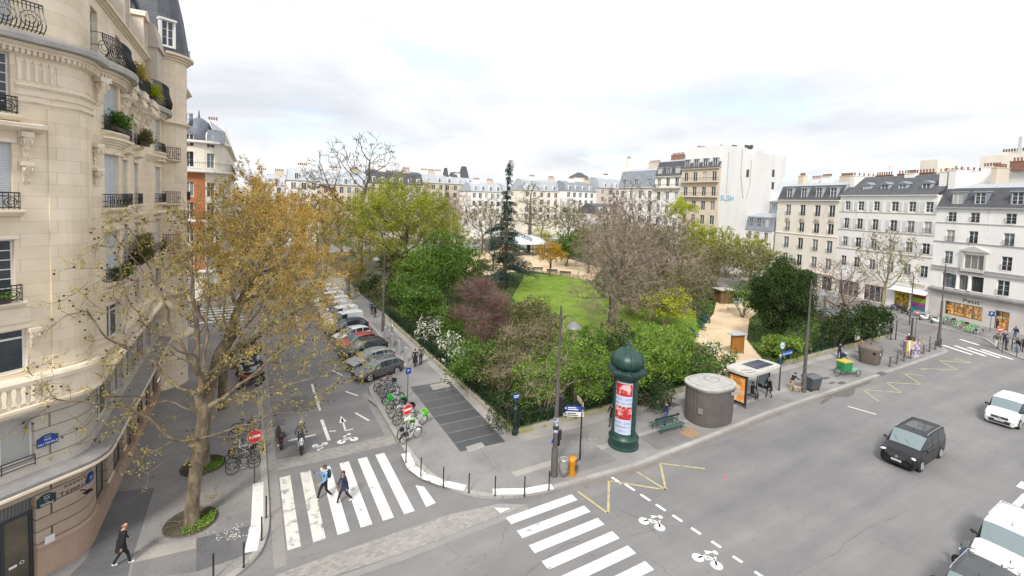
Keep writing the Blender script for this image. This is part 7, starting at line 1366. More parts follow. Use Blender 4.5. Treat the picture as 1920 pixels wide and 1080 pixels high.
for c0 in (R(-148-29),R(-57),R(63)):
    b=MB(); curved(b,.715,c0+R(-14),c0+R(78),.98,4.3,0); curved(b,.722,c0-R(12),c0+R(76),3.45,4.24,1); curved(b,.722,c0-R(12),c0+R(76),1.95,2.78,1); po=b.build('poster',[PBL,PRE],o,60)
    am=c0+R(32)
    for tx,z,sz in (('2024-2025',3.24,.2),('UNE SAISON',2.98,.15),('PARIS',1.2,.14),('2024-2025',1.72,.2),('CONCERTS',1.46,.15)):
        k=len(tx)
        for i,cch in enumerate(tx): a=am+(i-(k-1)/2)*sz*.78/.72; lettering(cch,sz,PBT,po,(.728*math.cos(a),.728*math.sin(a),z),(-math.sin(a),math.cos(a)),depth=.002)
# double bench
o=empty('bench',(25.25,21.35,PH),R(-2),label='dark green slatted double bench in front of the public toilet',cat='bench'); BG=mat('bench_green',(.05,.115,.10),.55)
b=MB()
for y in (-.55,-.42,-.29,.29,.42,.55): b.cbox(0,y,.44,2.3,.1,.04)
b.build('seat',BG,o); b=MB(); b.cbox(0,0,.86,2.3,.06,.12); b.build('backrest',mat('bench_back_dark',(.02,.03,.03),.5),o)
for x in (-.95,.95): b=MB(); b.tube([(x,-.6,.4),(x,0,.5),(x,.6,.4)],.03,5); b.tube([(x,-.45,.42),(x,-.35,0)],.03,5); b.tube([(x,.45,.42),(x,.35,0)],.03,5); b.tube([(x,0,.3),(x,0,1.02)],.03,5); b.build('leg',DGREY,o)
# public toilet
o=empty('public_toilet',(29.3,21.1,PH),R(-3),label='oval grey-brown public toilet cabin with pale flat roof',cat='public toilet'); TB=mat('toilet_ribbed_brown',(.095,.085,.08),.6,col2=(.115,.105,.1),scale=2)
b=MB(); n=84; pts=[]
for i in range(n): t=2*PI*i/n; c,s=math.cos(t),math.sin(t); e=2.6; rr_=1+(.012 if i%2 else 0); pts.append((1.72*rr_*math.copysign(abs(c)**(2/e),c),1.32*rr_*math.copysign(abs(s)**(2/e),s)))
sc=[(.96,0),(.98,.2),(1.,1.2),(1.,2.3),(1.02,2.55)]
vs=[(x*k,y*k,z) for k,z in sc for x,y in pts]; b.add(vs,[[j*n+i,j*n+(i+1)%n,(j+1)*n+(i+1)%n,(j+1)*n+i] for j in range(len(sc)-1) for i in range(n)]); b.build('body',TB,o)
b=MB(); vs=[(x*k,y*k,z) for k,z in ((1.02,2.52),(1.07,2.62),(1.09,2.74),(1.06,2.82),(.98,2.83)) for x,y in pts]; b.add(vs,[[j*n+i,j*n+(i+1)%n,(j+1)*n+(i+1)%n,(j+1)*n+i] for j in range(4) for i in range(n)]+[list(range(4*n,5*n))]); rf=b.build('roof',mat('toilet_roof_pale',(.42,.41,.385),.7,col2=(.34,.33,.31),scale=1.2,dirt=((.3,.29,.27),3,.6,.7)),o,40)
b=MB(); b.ring((.45,.25,2.86),.55,.02,'z',24,4); q=[(x*.9,y*.9,2.857) for x,y in pts[::3]]; b.tube(q+[q[0]],.012,4); b.disc((.45,.25,2.87),.06,'z',8,0,.04); b.build('roof_hatch',GALV,rf)
b=MB(); b.cbox(1.0,-1.36,2.3,.85,.06,.22); b.build('sign_panel',mat('toilet_panel',(.34,.33,.31),.4),o); b=MB(); b.at(-1.55,-.62,1.15,R(-60)); b.cbox(0,-.15,0,.3,.05,.4); b.build('control_panel',mat('toilet_control',(.2,.19,.185),.3),o)
# bus shelter
o=empty('bus_shelter',(35.55,21.75,PH),R(2),label='bus shelter with pale roof, two solar panels and a lit orange poster',cat='bus shelter')
b=MB(); rp=[]
for i in range(40): t=2*PI*i/40; c,s=math.cos(t),math.sin(t); rp.append((2.5*math.copysign(abs(c)**.45,c),1.15*math.copysign(abs(s)**.45,s)))
b.prism(rp,2.62,2.80,0,True,True); b.prism([(x*.94,y*.9) for x,y in rp],2.8,2.85); rf=b.build('roof',mat('shelter_roof',(.50,.49,.45),.6,col2=(.40,.39,.35),scale=2.2,detail=8),o,30)
for x0 in (.02,1.02): b=MB(); b.box(-.55+x0*1.1-.02,.42+x0*1.1,-.72,.55,2.852,2.885,0); 
for k in (0,1): b=MB(); b.at(.35,0,0); b.box(-1.0,1.35,-.66+.68*k,-.06+.68*k,2.852,2.885); b.build('solar_panel',mat('solar_blue',(.045,.055,.085),.25),rf)
b=MB(); b.tube([(-2.2,-.7,2.86),(-1.75,-.85,2.86),(-1.2,-.88,2.86)],.02,4); b.tube([(-2.1,-.2,2.86),(-1.2,-.55,2.86)],.02,4); b.build('roof_trim',TRIM,rf)
b=MB()
for x,y in ((-2.05,.75),(2.0,.75),(.0,.75),(-2.05,-.75)): b.tube([(x,y,0),(x,y,2.62)],.05,6)
b.cbox(-.02,.75,2.3,4.1,.05,.08); b.cbox(0,.75,.25,4.1,.05,.06); b.build('frame',DGREY,o)
b=MB(); b.quad((-2,.75,.28),(2,.75,.28),(2,.75,2.3),(-2,.75,2.3)); b.build('glass_wall',CLEAR,o)
b=MB(); b.cbox(-2.08,0,1.35,.14,1.5,2.25); cs=b.build('poster_case',TRIM,o)
PO=mat('shelter_poster',(.62,.22,.03),.4,col2=(.66,.46,.28),scale=1.7,lo=.42,hi=.6,detail=3); t=PO.node_tree; t.links.new(t.nodes['Principled BSDF'].inputs['Base Color'].links[0].from_socket,t.nodes['Principled BSDF'].inputs['Emission Color']); t.nodes['Principled BSDF'].inputs['Emission Strength'].default_value=.12
b=MB(); b.cbox(-2.155,0,1.38,.01,1.28,1.95); ps=b.build('poster',PO,cs)
b=MB(); r=random.Random(3)
for z,n_ in ((1.32,6),(1.12,7),(.95,5)):
    for i in range(n_): b.cbox(-2.163,-.45+.9*(i+.5)/n_,z,.006,.9/n_*.7,r.uniform(.09,.15))
b.build('poster_print',mat('poster_purple',(.2,.06,.2),.5,col2=(.6,.55,.5),scale=6),ps)
b=MB(); b.ball((-2.16,0,1.85),.02,.45,.16,10,5); b.ball((-2.163,0,2.0),.02,.4,.12,10,5); b.build('poster_picture',mat('poster_bun',(.5,.24,.05),.5),ps)
b=MB(); b.cbox(1.95,.15,1.4,.1,.9,1.7); b.build('timetable_panel',TRIM,o); b=MB(); b.cbox(1.89,.15,1.5,.02,.75,1.3); b.build('timetable',mat('timetable_blue',(.40,.48,.55),.4),o)
b=MB(); b.cbox(.1,.45,.46,2.6,.36,.05); b.tube([(-.9,.45,0),(-.9,.45,.45)],.03,5); b.tube([(1.1,.45,0),(1.1,.45,.45)],.03,5); b.build('bench',GALV,o)
# bus stop pole with a round head and blue flag
o=empty('bus_stop_pole',(39.6,21.85,PH),0,label='bus stop pole with round white head and blue flag reading Square du Temple',cat='bus stop'); b=MB(); b.lathe([(.07,0),(.05,4.0)],8); b.build('post',DGREY,o,50)
b=MB(); b.disc((0,-.03,3.95),.3,'y',24,0,.06); hd=b.build('round_head',mat('stop_head_teal',(.35,.55,.58),.4),o,40); b=MB(); b.disc((0,-.065,3.95),.2,'y',20,0,.012); b.build('face',WHITEP,hd); lettering('BUS',.16,BLUEP,hd,(0,-.08,3.95),(1,0))
b=MB(); b.box(.08,1.62,-.03,.03,3.0,3.34); fl=b.build('flag',mat('flag_blue',(.015,.10,.42),.4),o); lettering('Square du Temple',.19,WHITEP,fl,(.85,-.036,3.17),(1,0))
for z,m in ((3.1,YELP),(2.75,BLUEP),(2.45,BLUEP)): b=MB(); b.disc((-.17,-.02,z),.15,'y',14,0,.03); b.build('line_number',m,o)
# wheeled bin, recycling container
o=empty('wheeled_bin',(42.55,20.75,PH),R(-4),label='dark grey four-wheeled bin beside the tall lamp post',cat='wheeled bin'); BN=mat('bin_dark_grey',(.07,.075,.085),.5); b=MB(); b.add([(-.6,-.38,.2),(.6,-.38,.2),(.6,.38,.2),(-.6,.38,.2),(-.7,-.5,1.15),(.7,-.5,1.15),(.7,.5,1.15),(-.7,.5,1.15)],[[0,3,2,1],[0,1,5,4],[1,2,6,5],[2,3,7,6],[3,0,4,7],[4,5,6,7]]); b.build('body',BN,o); b=MB(); b.xprism([(-.55,1.15),(.55,1.15),(.5,1.24),(0,1.3),(-.5,1.24)],-.74,.74); b.build('lid',mat('bin_lid',(.10,.11,.125),.45),o)
for x in (-.5,.5):
    for y in (-.32,.32): b=MB(); b.disc((x,y,.1),.1,'y',12,0,.06); b.build('wheel',RUBBER,o)
o=empty('glass_bank',(56.2,22.0,PH),R(10),label='dark brown dome-topped glass recycling container on the pavement',cat='recycling container'); CB=mat('container_brown',(.115,.095,.085),.6,col2=(.15,.125,.11),scale=2); b=MB()
pr=[]; 
for i in range(36): t=2*PI*i/36; c,s=math.cos(t),math.sin(t); pr.append((math.copysign(abs(c)**.55,c),math.copysign(abs(s)**.55,s)))
vs=[(x*k,y*k,z) for k,z in ((.78,0),(.82,.1),(.98,1.5),(1.,1.62),(.93,1.78),(.7,1.9),(.2,1.93)) for x,y in pr]; b.add(vs,[[j*36+i,j*36+(i+1)%36,(j+1)*36+(i+1)%36,(j+1)*36+i] for j in range(6) for i in range(36)]+[list(range(216,252))]); b.build('body',CB,o,40); b=MB(); b.tube([(0,0,1.9),(0,0,2.1)],.05,6); b.tube([(-.08,0,2.12),(.08,0,2.12)],.06,6); b.build('lifting_hook',DGREY,o)
b=MB(); b.disc((-.85,-.52,1.25),.15,'x',14,0,.2); b.disc((-.3,-.98,1.2),.14,'y',14,0,.1); b.build('filling_hole',BLACKM,o); b=MB(); b.cbox(-.35,-.92,1.2,.26,.1,.22); b.build('sticker',WHITEP,o)
# crossed iron railing along the kerb
o=empty('kerb_railing',(0,0,0),label='dark brown iron railing of crossed panels along the kerb at the street corner',cat='railing')
ra,rb=np.array([56.8,20.5]),np.array([71.2,20.95]); n=9
for i in range(n):
    p=ra+(rb-ra)*i/(n-1); b=MB(); b.lathe([(.11,PH),(.11,PH+.12),(.06,PH+.18),(.055,PH+.92),(.08,PH+.95),(.07,PH+1.03),(.02,PH+1.08)],8,0,p[0],p[1]); b.build('post',LAMPP,o,50)
    if i<n-1:
        q=ra+(rb-ra)*(i+1)/(n-1); b=MB(); b.tube([(*p,PH+.88),(*q,PH+.88)],.025,5); b.tube([(*p,PH+.25),(*q,PH+.25)],.02,5); m_=(p+q)/2
        for a,c in (((*p,PH+.25),(*m_,PH+.88)),((*p,PH+.88),(*m_,PH+.25)),((*m_,PH+.25),(*q,PH+.88)),((*m_,PH+.88),(*q,PH+.25))): b.tube([a,c],.014,4)
        b.build('crossed_panel',LAMPP,o)
# railing at far right corner
o=empty('corner_railing',(0,0,0),label='low black tubular railing before the people at the far right corner',cat='railing'); b=MB(); p,q=G(1897,650,PH),G(1930,664,PH)
for z in (.5,.95): b.tube([(p[0],p[1],PH+z),(q[0],q[1],PH+z)],.03,5)
for f in (0,.5,1): c=p+(q-p)*f; b.tube([(c[0],c[1],PH),(c[0],c[1],PH+1)],.035,5)
b.build('rails',BLACKM,o)
# newspaper and poster post at the corner
g=G(1704,668,PH); o=empty('sticker_post',(g[0],g[1],PH),R(-25),label='poster-covered cabinet and post with yellow and white panels at the street corner',cat='street cabinet'); b=MB(); b.cbox(.2,0,.85,1.5,.55,1.7); b.build('cabinet',mat('cabinet_posters',(.22,.17,.28),.6,col2=(.55,.52,.58),scale=3.5,lo=.45,hi=.58,detail=3),o)
for x,m in ((-.62,YELP),(-.4,WHITEP),(-.18,mat('panel_amber',(.65,.40,.02),.5))): b=MB(); b.cbox(x,-.35,1.0,.17,.1,1.7); b.build('panel',m,o)
b=MB(); b.cbox(.25,.1,1.95,.5,.5,.5); b.lathe([(.1,0),(.09,4.2)],8,0,.45,.35); b.build('post',DGREY,o)
# charging posts in front of the angled cars
for i,y in enumerate((41.3,43.7,46.2,48.8)):
    o=empty('charging_post',(12.75,y,PH),R(90),label=('grey car charging post nearest the graphite hatchback','grey car charging post second from the graphite hatchback','grey car charging post in front of the red car','grey car charging post by the left-street lamp post')[i],cat='charging post',group='car charging posts along the left street'); b=MB(); b.cbox(0,0,.65,.36,.26,1.3); b.xprism([(-.13,1.3),(.13,1.3),(.10,1.42),(-.1,1.42)],-.18,.18); b.build('body',mat('charger_grey',(.36,.37,.38),.45),o); b=MB(); b.cbox(0,-.14,1.05,.26,.03,.34); b.disc((.22,0,1.1),.11,'x',10,0,.1); b.build('screen',TRIM,o)
o=empty('charging_arch',(12.95,46.9,PH),R(80),label='rounded steel charging terminal with glass window among the grey charging posts',cat='charging terminal'); b=MB(); pts=[(-.3,0,0),(-.3,0,1.9)]+[(.3*math.cos(t)*-1,0,1.9+.3*math.sin(t)) for t in np.linspace(.2,PI-.2,7)]+[(.3,0,1.9),(.3,0,0)]; b.tube(pts,.08,6); b.build('frame',STEEL,o,60); b=MB(); b.cbox(0,0,.7,.5,.16,1.4); b.build('cabinet',mat('terminal_grey',(.32,.34,.36),.4),o); b=MB(); b.quad((-.22,-.02,1.4),(.22,-.02,1.4),(.22,-.02,2.1),(-.22,-.02,2.1)); b.build('window',GLASS,o)
# park fence on a low mossy kerb wall
MOSS=mat('mossy_stone',(.34,.32,.27),.9,col2=(.26,.25,.10),scale=1.1,lo=.42,hi=.62,detail=7); FENG=mat('fence_dark_green',(.010,.028,.022),.5)
def fence(lab,a,c,posts=2.4):
    o=empty('park_fence',(0,0,0),label=lab,cat='fence'); a=np.array(a);c=np.array(c); L_=np.linalg.norm(c-a); t=(c-a)/L_; n=np.array([-t[1],t[0]]); b=MB()
    P=[a+n*.18,a-n*.18,c-n*.18,c+n*.18]; b.prism([tuple(x) for x in P],PH-.02,PH+.3); b.build('kerb_wall',MOSS,o); b=MB()
    k=int(L_/.14)
    for i in range(k): p=a+t*(i+.5)*L_/k; b.tube([(*p,PH+.28),(*p,PH+1.38)],.011,3,caps=False)
    for z in (.42,1.2): b.tube([(*a,PH+z),(*c,PH+z)],.022,4)
    b.build('bars',FENG,o,kind='stuff')
    for i in range(int(L_/posts)+1): p=a+t*min(L_,i*posts); b=MB(); b.lathe([(.045,PH+.28),(.045,PH+1.45),(.07,PH+1.5),(.02,PH+1.6)],6,0,p[0],p[1]); b.build('post',FENG,o)
    return o
fence('dark green iron park fence on mossy kerb along the left street',(15.35,25.6),(15.25,60)); fence('dark green iron park fence on mossy kerb from the corner past the advertising column',(15.6,25.35),(33.6,25.5)); fence('dark green iron park fence on mossy kerb right of the park entrance',(47.2,25.65),(71.5,25.95)); fence('dark green iron park fence turning along the right-hand street',(71.7,26.1),(75.6,38))
o=empty('fence_corner_pillar',(15.3,25.3,PH),0,label='dark iron corner pillar of the park fence with a small blue sign',cat='fence pillar'); b=MB(); b.lathe([(.2,0),(.2,.3),(.13,.36),(.13,1.7),(.2,1.76),(.1,1.9),(.02,2.05)],8); b.build('pillar',FENG,o,40); b=MB(); b.tube([(0,0,1.8),(0,0,2.6)],.03,5); b.cbox(0,-.03,2.6,.55,.03,.3); b.build('sign_plate',BLUEP,o); b=MB(); b.cbox(0,-.05,2.65,.4,.006,.05); b.cbox(0,-.05,2.55,.3,.006,.05); b.build('sign_print',WHITEP,o)
for px,py,lab in ((1653,640,'blank white notice board hung on the fence before the street corner'),(1622,652,'white poster sheet on the fence behind the person in the mustard coat')): 
    g=G(px,py,PH); o=empty('notice_board',(g[0],25.65,PH),0,label=lab,cat='notice board'); b=MB(); b.cbox(0,0,1.35,1.25,.04,1.3); b.build('board',mat('notice_white',(.6,.58,.53),.7),o); b=MB(); b.tube([(-.55,.05,.2),(-.55,.05,1.9)],.03,4); b.tube([(.55,.05,.2),(.55,.05,1.9)],.03,4); b.build('posts',FENG,o)
# kiosk board, park benches, pavilion
o=empty('notice_kiosk',(45.2,29.6,PH),R(-12),label='orange-brown back of a roofed notice board at the sand path entrance',cat='notice board'); b=MB(); b.cbox(0,0,1.2,1.6,.16,1.9); b.build('board',mat('kiosk_orange',(.30,.125,.018),.6,col2=(.24,.10,.014),scale=1.),o); b=MB(); b.cbox(0,.1,2.2,1.9,.9,.1); b.build('roof',ZINC,o); b=MB(); b.tube([(-.84,0,0),(-.84,0,2.15)],.06,5); b.tube([(.84,0,0),(.84,0,2.15)],.06,5); b.build('post',DGREY,o)
PG=mat('park_bench_green',(.03,.17,.13),.5)
for i,(px,py,rz,lab) in enumerate(((1302,630,R(55),'green park bench lowest along the sand path edge'),(1316,617,R(55),'green park bench in the middle along the sand path edge'),(1323,604,R(55),'green park bench with a seated person along the sand path edge'))):
    g=G(px,py,PH); o=empty('park_bench',tuple(g),rz,label=lab,cat='bench',group='green benches along the sand path'); b=MB()
    for y in (-.2,0,.2): b.cbox(0,y,.45,2.2,.15,.04)
    b.build('seat',PG,o); b=MB(); b.cbox(0,.3,.72,2.2,.05,.16); b.cbox(0,.33,.92,2.2,.05,.16); b.build('backrest',PG,o)
    for x in (-.9,.9): b=MB(); b.tube([(x,-.2,0),(x,-.15,.44),(x,.22,.44),(x,.34,1.0)],.03,5); b.tube([(x,.22,.44),(x,.3,0)],.03,5); b.build('leg',DGREY,o)
for i,(px,py) in enumerate(((1008,509),(1035,513),(1060,517))):
    g=G(px,py,PH); o=empty('park_bench',tuple(g),R(-30),label=('dark bench at the far lawn edge nearest the conifer','dark bench in the middle of the far lawn edge','dark bench at the right of the far lawn edge')[i],cat='bench',group='dark benches at the far lawn edge'); b=MB(); b.cbox(0,0,.45,2.4,.5,.08); b.cbox(0,.28,.75,2.4,.06,.35); b.build('seat',DGREEN,o); b=MB(); b.cbox(-.9,0,.2,.1,.4,.42); b.cbox(.9,0,.2,.1,.4,.42); b.build('leg',DGREY,o)
o=empty('park_pavilion',(67.2,110,PH),R(-25),label='park bandstand with pale curved metal roof seen between the conifer and bare trees',cat='pavilion'); b=MB(); b.lathe([(6.6,4.1),(6.2,4.6),(4.6,5.5),(2.4,6.1),(.3,6.35)],24); b.build('roof',mat('pavilion_roof',(.60,.63,.68),.4,col2=(.52,.56,.62),scale=.7),o,40)
for k in range(10): a=2*PI*k/10; b=MB(); b.lathe([(.12,0),(.1,4.2)],8,0,5.9*math.cos(a),5.9*math.sin(a)); b.build('column',DGREEN,o)
b=MB(); b.lathe([(6.2,0),(6.2,.8),(.1,.8)],20); b.build('platform',BEIGE,o)
g=G(909,470,PH); o=empty('sunshade',(61,108,PH),0,label='orange-red canopy left of the conifer at the back of the park',cat='canopy'); b=MB(); b.lathe([(3.6,2.6),(2.,3.3),(.1,4.0)],8); b.build('canopy',mat('canopy_orange',(.60,.22,.07),.7),o); b=MB(); b.lathe([(.06,0),(.06,3.9)],6); b.build('post',DGREY,o)
g=G(1358,568,PH); o=empty('garden_shed',(g[0],g[1],PH),R(-20),label='small dark timber hut with pale boxes at the head of the sand path',cat='hut'); b=MB(); b.cbox(0,0,1.1,2.6,1.8,2.2); b.build('wall',mat('hut_timber',(.17,.09,.04),.8,col2=(.12,.065,.03),scale=2),o); b=MB(); b.cbox(0,0,2.3,3.2,2.4,.15); b.build('roof',mat('hut_roof',(.40,.38,.34),.8),o); b=MB(); b.cbox(1.6,-1.0,.5,1.6,.9,1.0); b.build('boxes',mat('pale_boxes',(.35,.38,.42),.6),o)
b=MB(); g=G(1395,583,PH); b.at(g[0],g[1],0,R(-25)); b.box(-2.6,2.6,-.25,.25,PH,PH+.5); b.build('low_stone_wall',BEIGE,None,label='low stone kerb wall right of the timber hut by the sand path',cat='low wall')
# flower boxes on the corner building
def flowerbox(x,y,z,w,lab,hgt_=.5,leaf=LSHR,fl=None,seed=1,az=PI/2):
    rng=np.random.default_rng(seed); o=empty('flower_box',(x,y,z),az,label=lab,cat='flower box'); b=MB(); b.box(-w/2,w/2,-.14,.14,0,.24); b.build('box',mat('planter_dark',(.07,.05,.05),.7),o)
    n=int(900*w*hgt_*2); C=np.stack([rng.uniform(-w/2-.1,w/2+.1,n),rng.normal(size=n)*.16-.05,.2+hgt_*rng.uniform(0,1,n)**1.2*(.6+.4*np.sin(rng.uniform(0,9,n)))],1); quads('foliage',C,.1,rng,leaf,parent=o)
    if fl: i=rng.integers(0,n,120); quads('flowers',C[i],.09,rng,fl,parent=o)
FLO=leafmat('flowers_orange',(.5,.10,.02),(.6,.22,.03),(.6,.3,.08),.3); FLY=leafmat('flowers_yellow',(.5,.38,.05),(.6,.5,.1),(.6,.55,.2),.3)
flowerbox(-5.3,28.,11.15,1.6,'dark window box with low green plants and orange flowers, lowest on the street side',.45,LSHR,FLO,1); flowerbox(-5.35,33.6,11.2,2.6,'big bushy window box above the low one on the street side',1.5,LOLI,FLY,2); flowerbox(-5.25,27.6,18.05,1.5,'window box with spiky leaves under the carved brackets',.7,LSHR,None,3); flowerbox(-5.4,34.8,18.0,1.2,'small window box with grasses further along under the carved brackets',.8,LOLI,None,4); flowerbox(-5.1,30.9,21.0,1.2,'yellow flowering plants on the top balcony',.8,LYEL,FLY,5); flowerbox(-5.2,36.4,21.0,.7,'single lime-green plant on the black mesh balcony',.8,LLIM,None,6)
p=UP.P(U(-1.9),.18); flowerbox(p[0],p[1],11.2,.9,'dark window box with low grass on the chamfered corner, third floor',.2,LSHR,None,7,math.atan2(.6,.8))

rng=np.random.default_rng(5); n=1500; a=rng.uniform(0,2*PI,n); r=np.abs(rng.normal(size=n))*3.6; C=np.stack([-1.6+r*np.cos(a),26.5+r*np.sin(a)*1.6,np.full(n,PH+.015)],1); C=C[(C[:,0]>-5.6)&(C[:,0]<.7)&(C[:,1]>21)]
k=np.stack([rng.normal(.98,.12,500),rng.uniform(21,60,500),np.full(500,.012)],1); k2=np.stack([rng.uniform(13,60,300),19.35-np.abs(rng.normal(0,.25,300)),np.full(300,.012)],1)
quads('leaf_litter',np.concatenate([C,k,k2]),.06,rng,leafmat('fallen_leaves',(.12,.07,.03),(.3,.2,.07),(.42,.32,.13),.1),np.tile([0,0,1.],(len(C)+800,1)),.25,kind='stuff',label='small fallen leaves and bud scales on the pavement and in the gutters',cat='leaf litter')
# ---------------------------------------------------------------- people
SKIN=mat('skin',(.50,.30,.21),.6,col2=(.44,.25,.17),scale=9); SKIND=mat('skin_tan',(.32,.18,.11),.6)
def cloth(name,c): return mat('cloth_'+name,c,.9,col2=tuple(x*.75 for x in c),scale=7)
HAIRC={'brown':mat('hair_brown',(.07,.035,.02),.7),'black':mat('hair_black',(.012,.011,.011),.6),'grey':mat('hair_grey',(.35,.34,.33),.8),'red':mat('hair_thin_red',(.32,.13,.07),.8),'white':mat('hair_white',(.6,.6,.6),.8)}
def person(loc,heading,lab,jacket,pants,shoes,hair='brown',style='short',h=1.74,stride=.0,arms=(.25,-.25),bend=(.3,.3),lean=0.,head_tilt=.0,sit=False,coat=0.,extra=None,skin=SKIN,hood=False,bulk=1.,group=None,armout=.06):
    k=h/1.75; V=[];E=[];Rr=[];Tg=[]
    def v(p,r,t,par=None,ry=None):
        V.append(Vector(p)*k); Rr.append((r*k,(ry or r)*k)); Tg.append(t)
        if par is not None: E.append((par,len(V)-1))
        return len(V)-1
    def L_(x,y,z): dz=z-.95; return (x+math.sin(lean)*dz,y,.95+math.cos(lean)*dz)      # lean the trunk forward
    B=bulk
    pel=v((0,0,.95),.125*B,'p',None,.15*B); wa=v(L_(0,0,1.1),.12*B,'j',pel,.15*B); ch_=v(L_(0,0,1.32),.125*B,'j',wa,.175*B); sh=v(L_(.0,0,1.45),.075,'j',ch_,.1)
    nk=v(L_(.015,0,1.52),.055,'s',sh); hb=v(L_(.035+head_tilt*.3,0,1.60),.078,'s',nk,.07); hm=v(L_(.03+head_tilt*.6,0,1.67),.098,'s',hb,.078); ht=v(L_(.02+head_tilt*.7,0,1.735),.07,'h' if style!='bald' else 's',hm,.062); v(L_(.135+head_tilt*.6,0,1.645),.013,'s',hm)
    hands=[]
    for i,s in enumerate((-1,1)):
        a=arms[i]; bd=bend[i]; shd=v(L_(0,s*.2*B,1.43),.062*B,'j',sh); u=.29; f=.25
        el=np.array(L_(0,s*(.215*B+armout),1.43))+np.array([math.sin(a)*u,s*.02,-math.cos(a)*u]); a2=a+bd; wr=el+np.array([math.sin(a2)*f,-s*.03,-math.cos(a2)*f])
        e_=v(el,.048*B,'j',shd); w_=v(wr,.034,'j',e_); d=np.array([math.sin(a2),0,-math.cos(a2)]); pm=wr+d*.06; p_=v(pm,.030,'s',w_,.02); hands.append(pm*k)
        side=np.array([math.cos(a2),0,math.sin(a2)])
        for q,l in ((-.033,.07),(-.011,.085),(.011,.082),(.033,.065)):
            b0=v(pm+d*.045+side*q,.0095,'s',p_); b1=v(pm+d*(.045+l*.55)+side*q+np.array([0,-s*.012,0]),.0085,'s',b0); v(pm+d*(.045+l*.9)+side*q+np.array([0,-s*.035,0]),.0075,'s',b1)
        t0=v(wr+d*.04+side*.045+np.array([0,-s*.01,0]),.011,'s',p_); v(wr+d*.085+side*.06+np.array([0,-s*.03,0]),.009,'s',t0)
    for i,s in enumerate((-1,1)):
        sg=stride/2*(1 if i==0 else -1)
        if sit: hp=v((.02,s*.1,.90),.1*B,'p',pel); kn=v((.44,s*.14,.90),.075,'p',hp); an=v((.42,s*.13,.48),.05,'p',kn); he=v((.38,s*.13,.42),.045,'b',an); v((.58,s*.14,.40),.04,'b',he); continue
        hp=v((0,s*.095,.88),.1*B,'p',pel); foot=np.array([sg,s*.1,.09]); 
        dl=np.hypot(sg,.79); knee=np.array([sg*.5+.06+(.05 if sg<0 else 0),s*.1,.49]); 
        if sg<-.05: foot[2]=.15
        kn=v(knee,.068*B,'p',hp); an=v(foot,.05,'p',kn); he=v(foot+np.array([-.03,0,-.05]),.045,'b',an); v(foot+np.array([.16,0,-.06 if sg>=-.05 else -.1]),.04,'b',he)
    me=bpy.data.meshes.new('sk'); me.from_pydata([tuple(x) for x in V],E,[]); ob=bpy.data.objects.new('sk',me)
    m=ob.modifiers.new('s','SKIN'); m.use_smooth_shade=True; sv=me.skin_vertices[0].data
    for i,(a,c) in enumerate(Rr): sv[i].radius=(a,c); sv[i].use_root=(i==0)
    ob.modifiers.new('d','SUBSURF').levels=1; ob.modifiers['d'].render_levels=1
    bm_=evald(ob); bpy.data.objects.remove(ob); bm_.name='person'
    mats={'s':skin,'h':HAIRC[hair],'j':jacket,'p':pants,'b':shoes}; keys=list(mats); bm_.materials.clear()
    for q in keys: bm_.materials.append(mats[q])
    VA=np.array([tuple(x) for x in V]); VA2=[];T2=[]
    for a,c in E:
        for f in (0,.33,.66,1.): VA2.append(VA[a]*(1-f)+VA[c]*f); T2.append(Tg[c] if f>.15 else Tg[a])
    VA2=np.array(VA2); cen=np.array([tuple(p.center) for p in bm_.polygons]); idx=np.linalg.norm(cen[:,None]-VA2[None],axis=2).argmin(1)
    bm_.polygons.foreach_set('material_index',[keys.index(T2[i]) for i in idx]); bm_.polygons.foreach_set('use_smooth',[True]*len(bm_.polygons)); bm_.update()
    dz=0.
    o=link('person',bm_,None,tuple(loc),heading,label=lab,cat='person'); 
    if group: o['group']=group
    H=VA[hm]; b=MB(); b.at(*H)
    for s in (-1,1): b.ball((.088*k,s*.032*k,.0),.012*k,None,None,6,4)
    b.cbox(.092*k,0,-.055*k,.012*k,.045*k,.012*k); b.build('face_features',mat('eyes_dark',(.04,.02,.02),.4),o)
    b=MB(); b.at(*H)
    for s in (-1,1): b.ball((.0,s*.082*k,-.01),.02*k,.012*k,.034*k,6,4)
    b.build('ears',skin,o,60)
    if style!='bald':
        b=MB(); b.at(*H,0,R(-12)); b.ball((-.018*k,0,.028*k),.108*k,.092*k,.09*k,12,7)
        if style=='long': b.ball((-.07*k,0,-.09*k),.06*k,.1*k,.19*k,10,7); b.ball((-.085*k,0,-.22*k),.05*k,.09*k,.12*k,10,6)
        b.build('hair',HAIRC[hair],o,70)
    else:
        b=MB(); b.at(*H); b.ring((-.02*k,0,-.01*k),.085*k,.025*k,'z',16,5,0,.9); b.build('hair',HAIRC[hair],o,70)
    if coat:
        b=MB(); z0=.95-coat; b.lathe([(.2*B*1.05,z0*k),(.185*B,.8*k),(.165*B,1.0*k),(.15*B,1.1*k)],14,0,-.01,0,0,.95,1.12); b.build('coat_skirt',jacket,o,70)
    if extra: extra(o,k,hands,H)
    return o
BLK=cloth('black',(.016,.016,.018)); NAV=cloth('navy',(.025,.03,.075)); JEAN=cloth('jeans',(.09,.15,.26)); LBL=cloth('light_blue',(.20,.36,.58)); GRY=cloth('grey',(.09,.095,.105)); MUS=cloth('mustard',(.33,.16,.035)); RED=cloth('red',(.55,.05,.03)); BEI=cloth('beige',(.36,.28,.19)); WSH=mat('white_shoes',(.72,.72,.70),.6); DSH=mat('dark_shoes',(.02,.018,.016),.6); OLV=cloth('olive',(.07,.075,.05)); PUR=cloth('purple',(.06,.045,.14)); TEAL=cloth('teal',(.03,.09,.13))
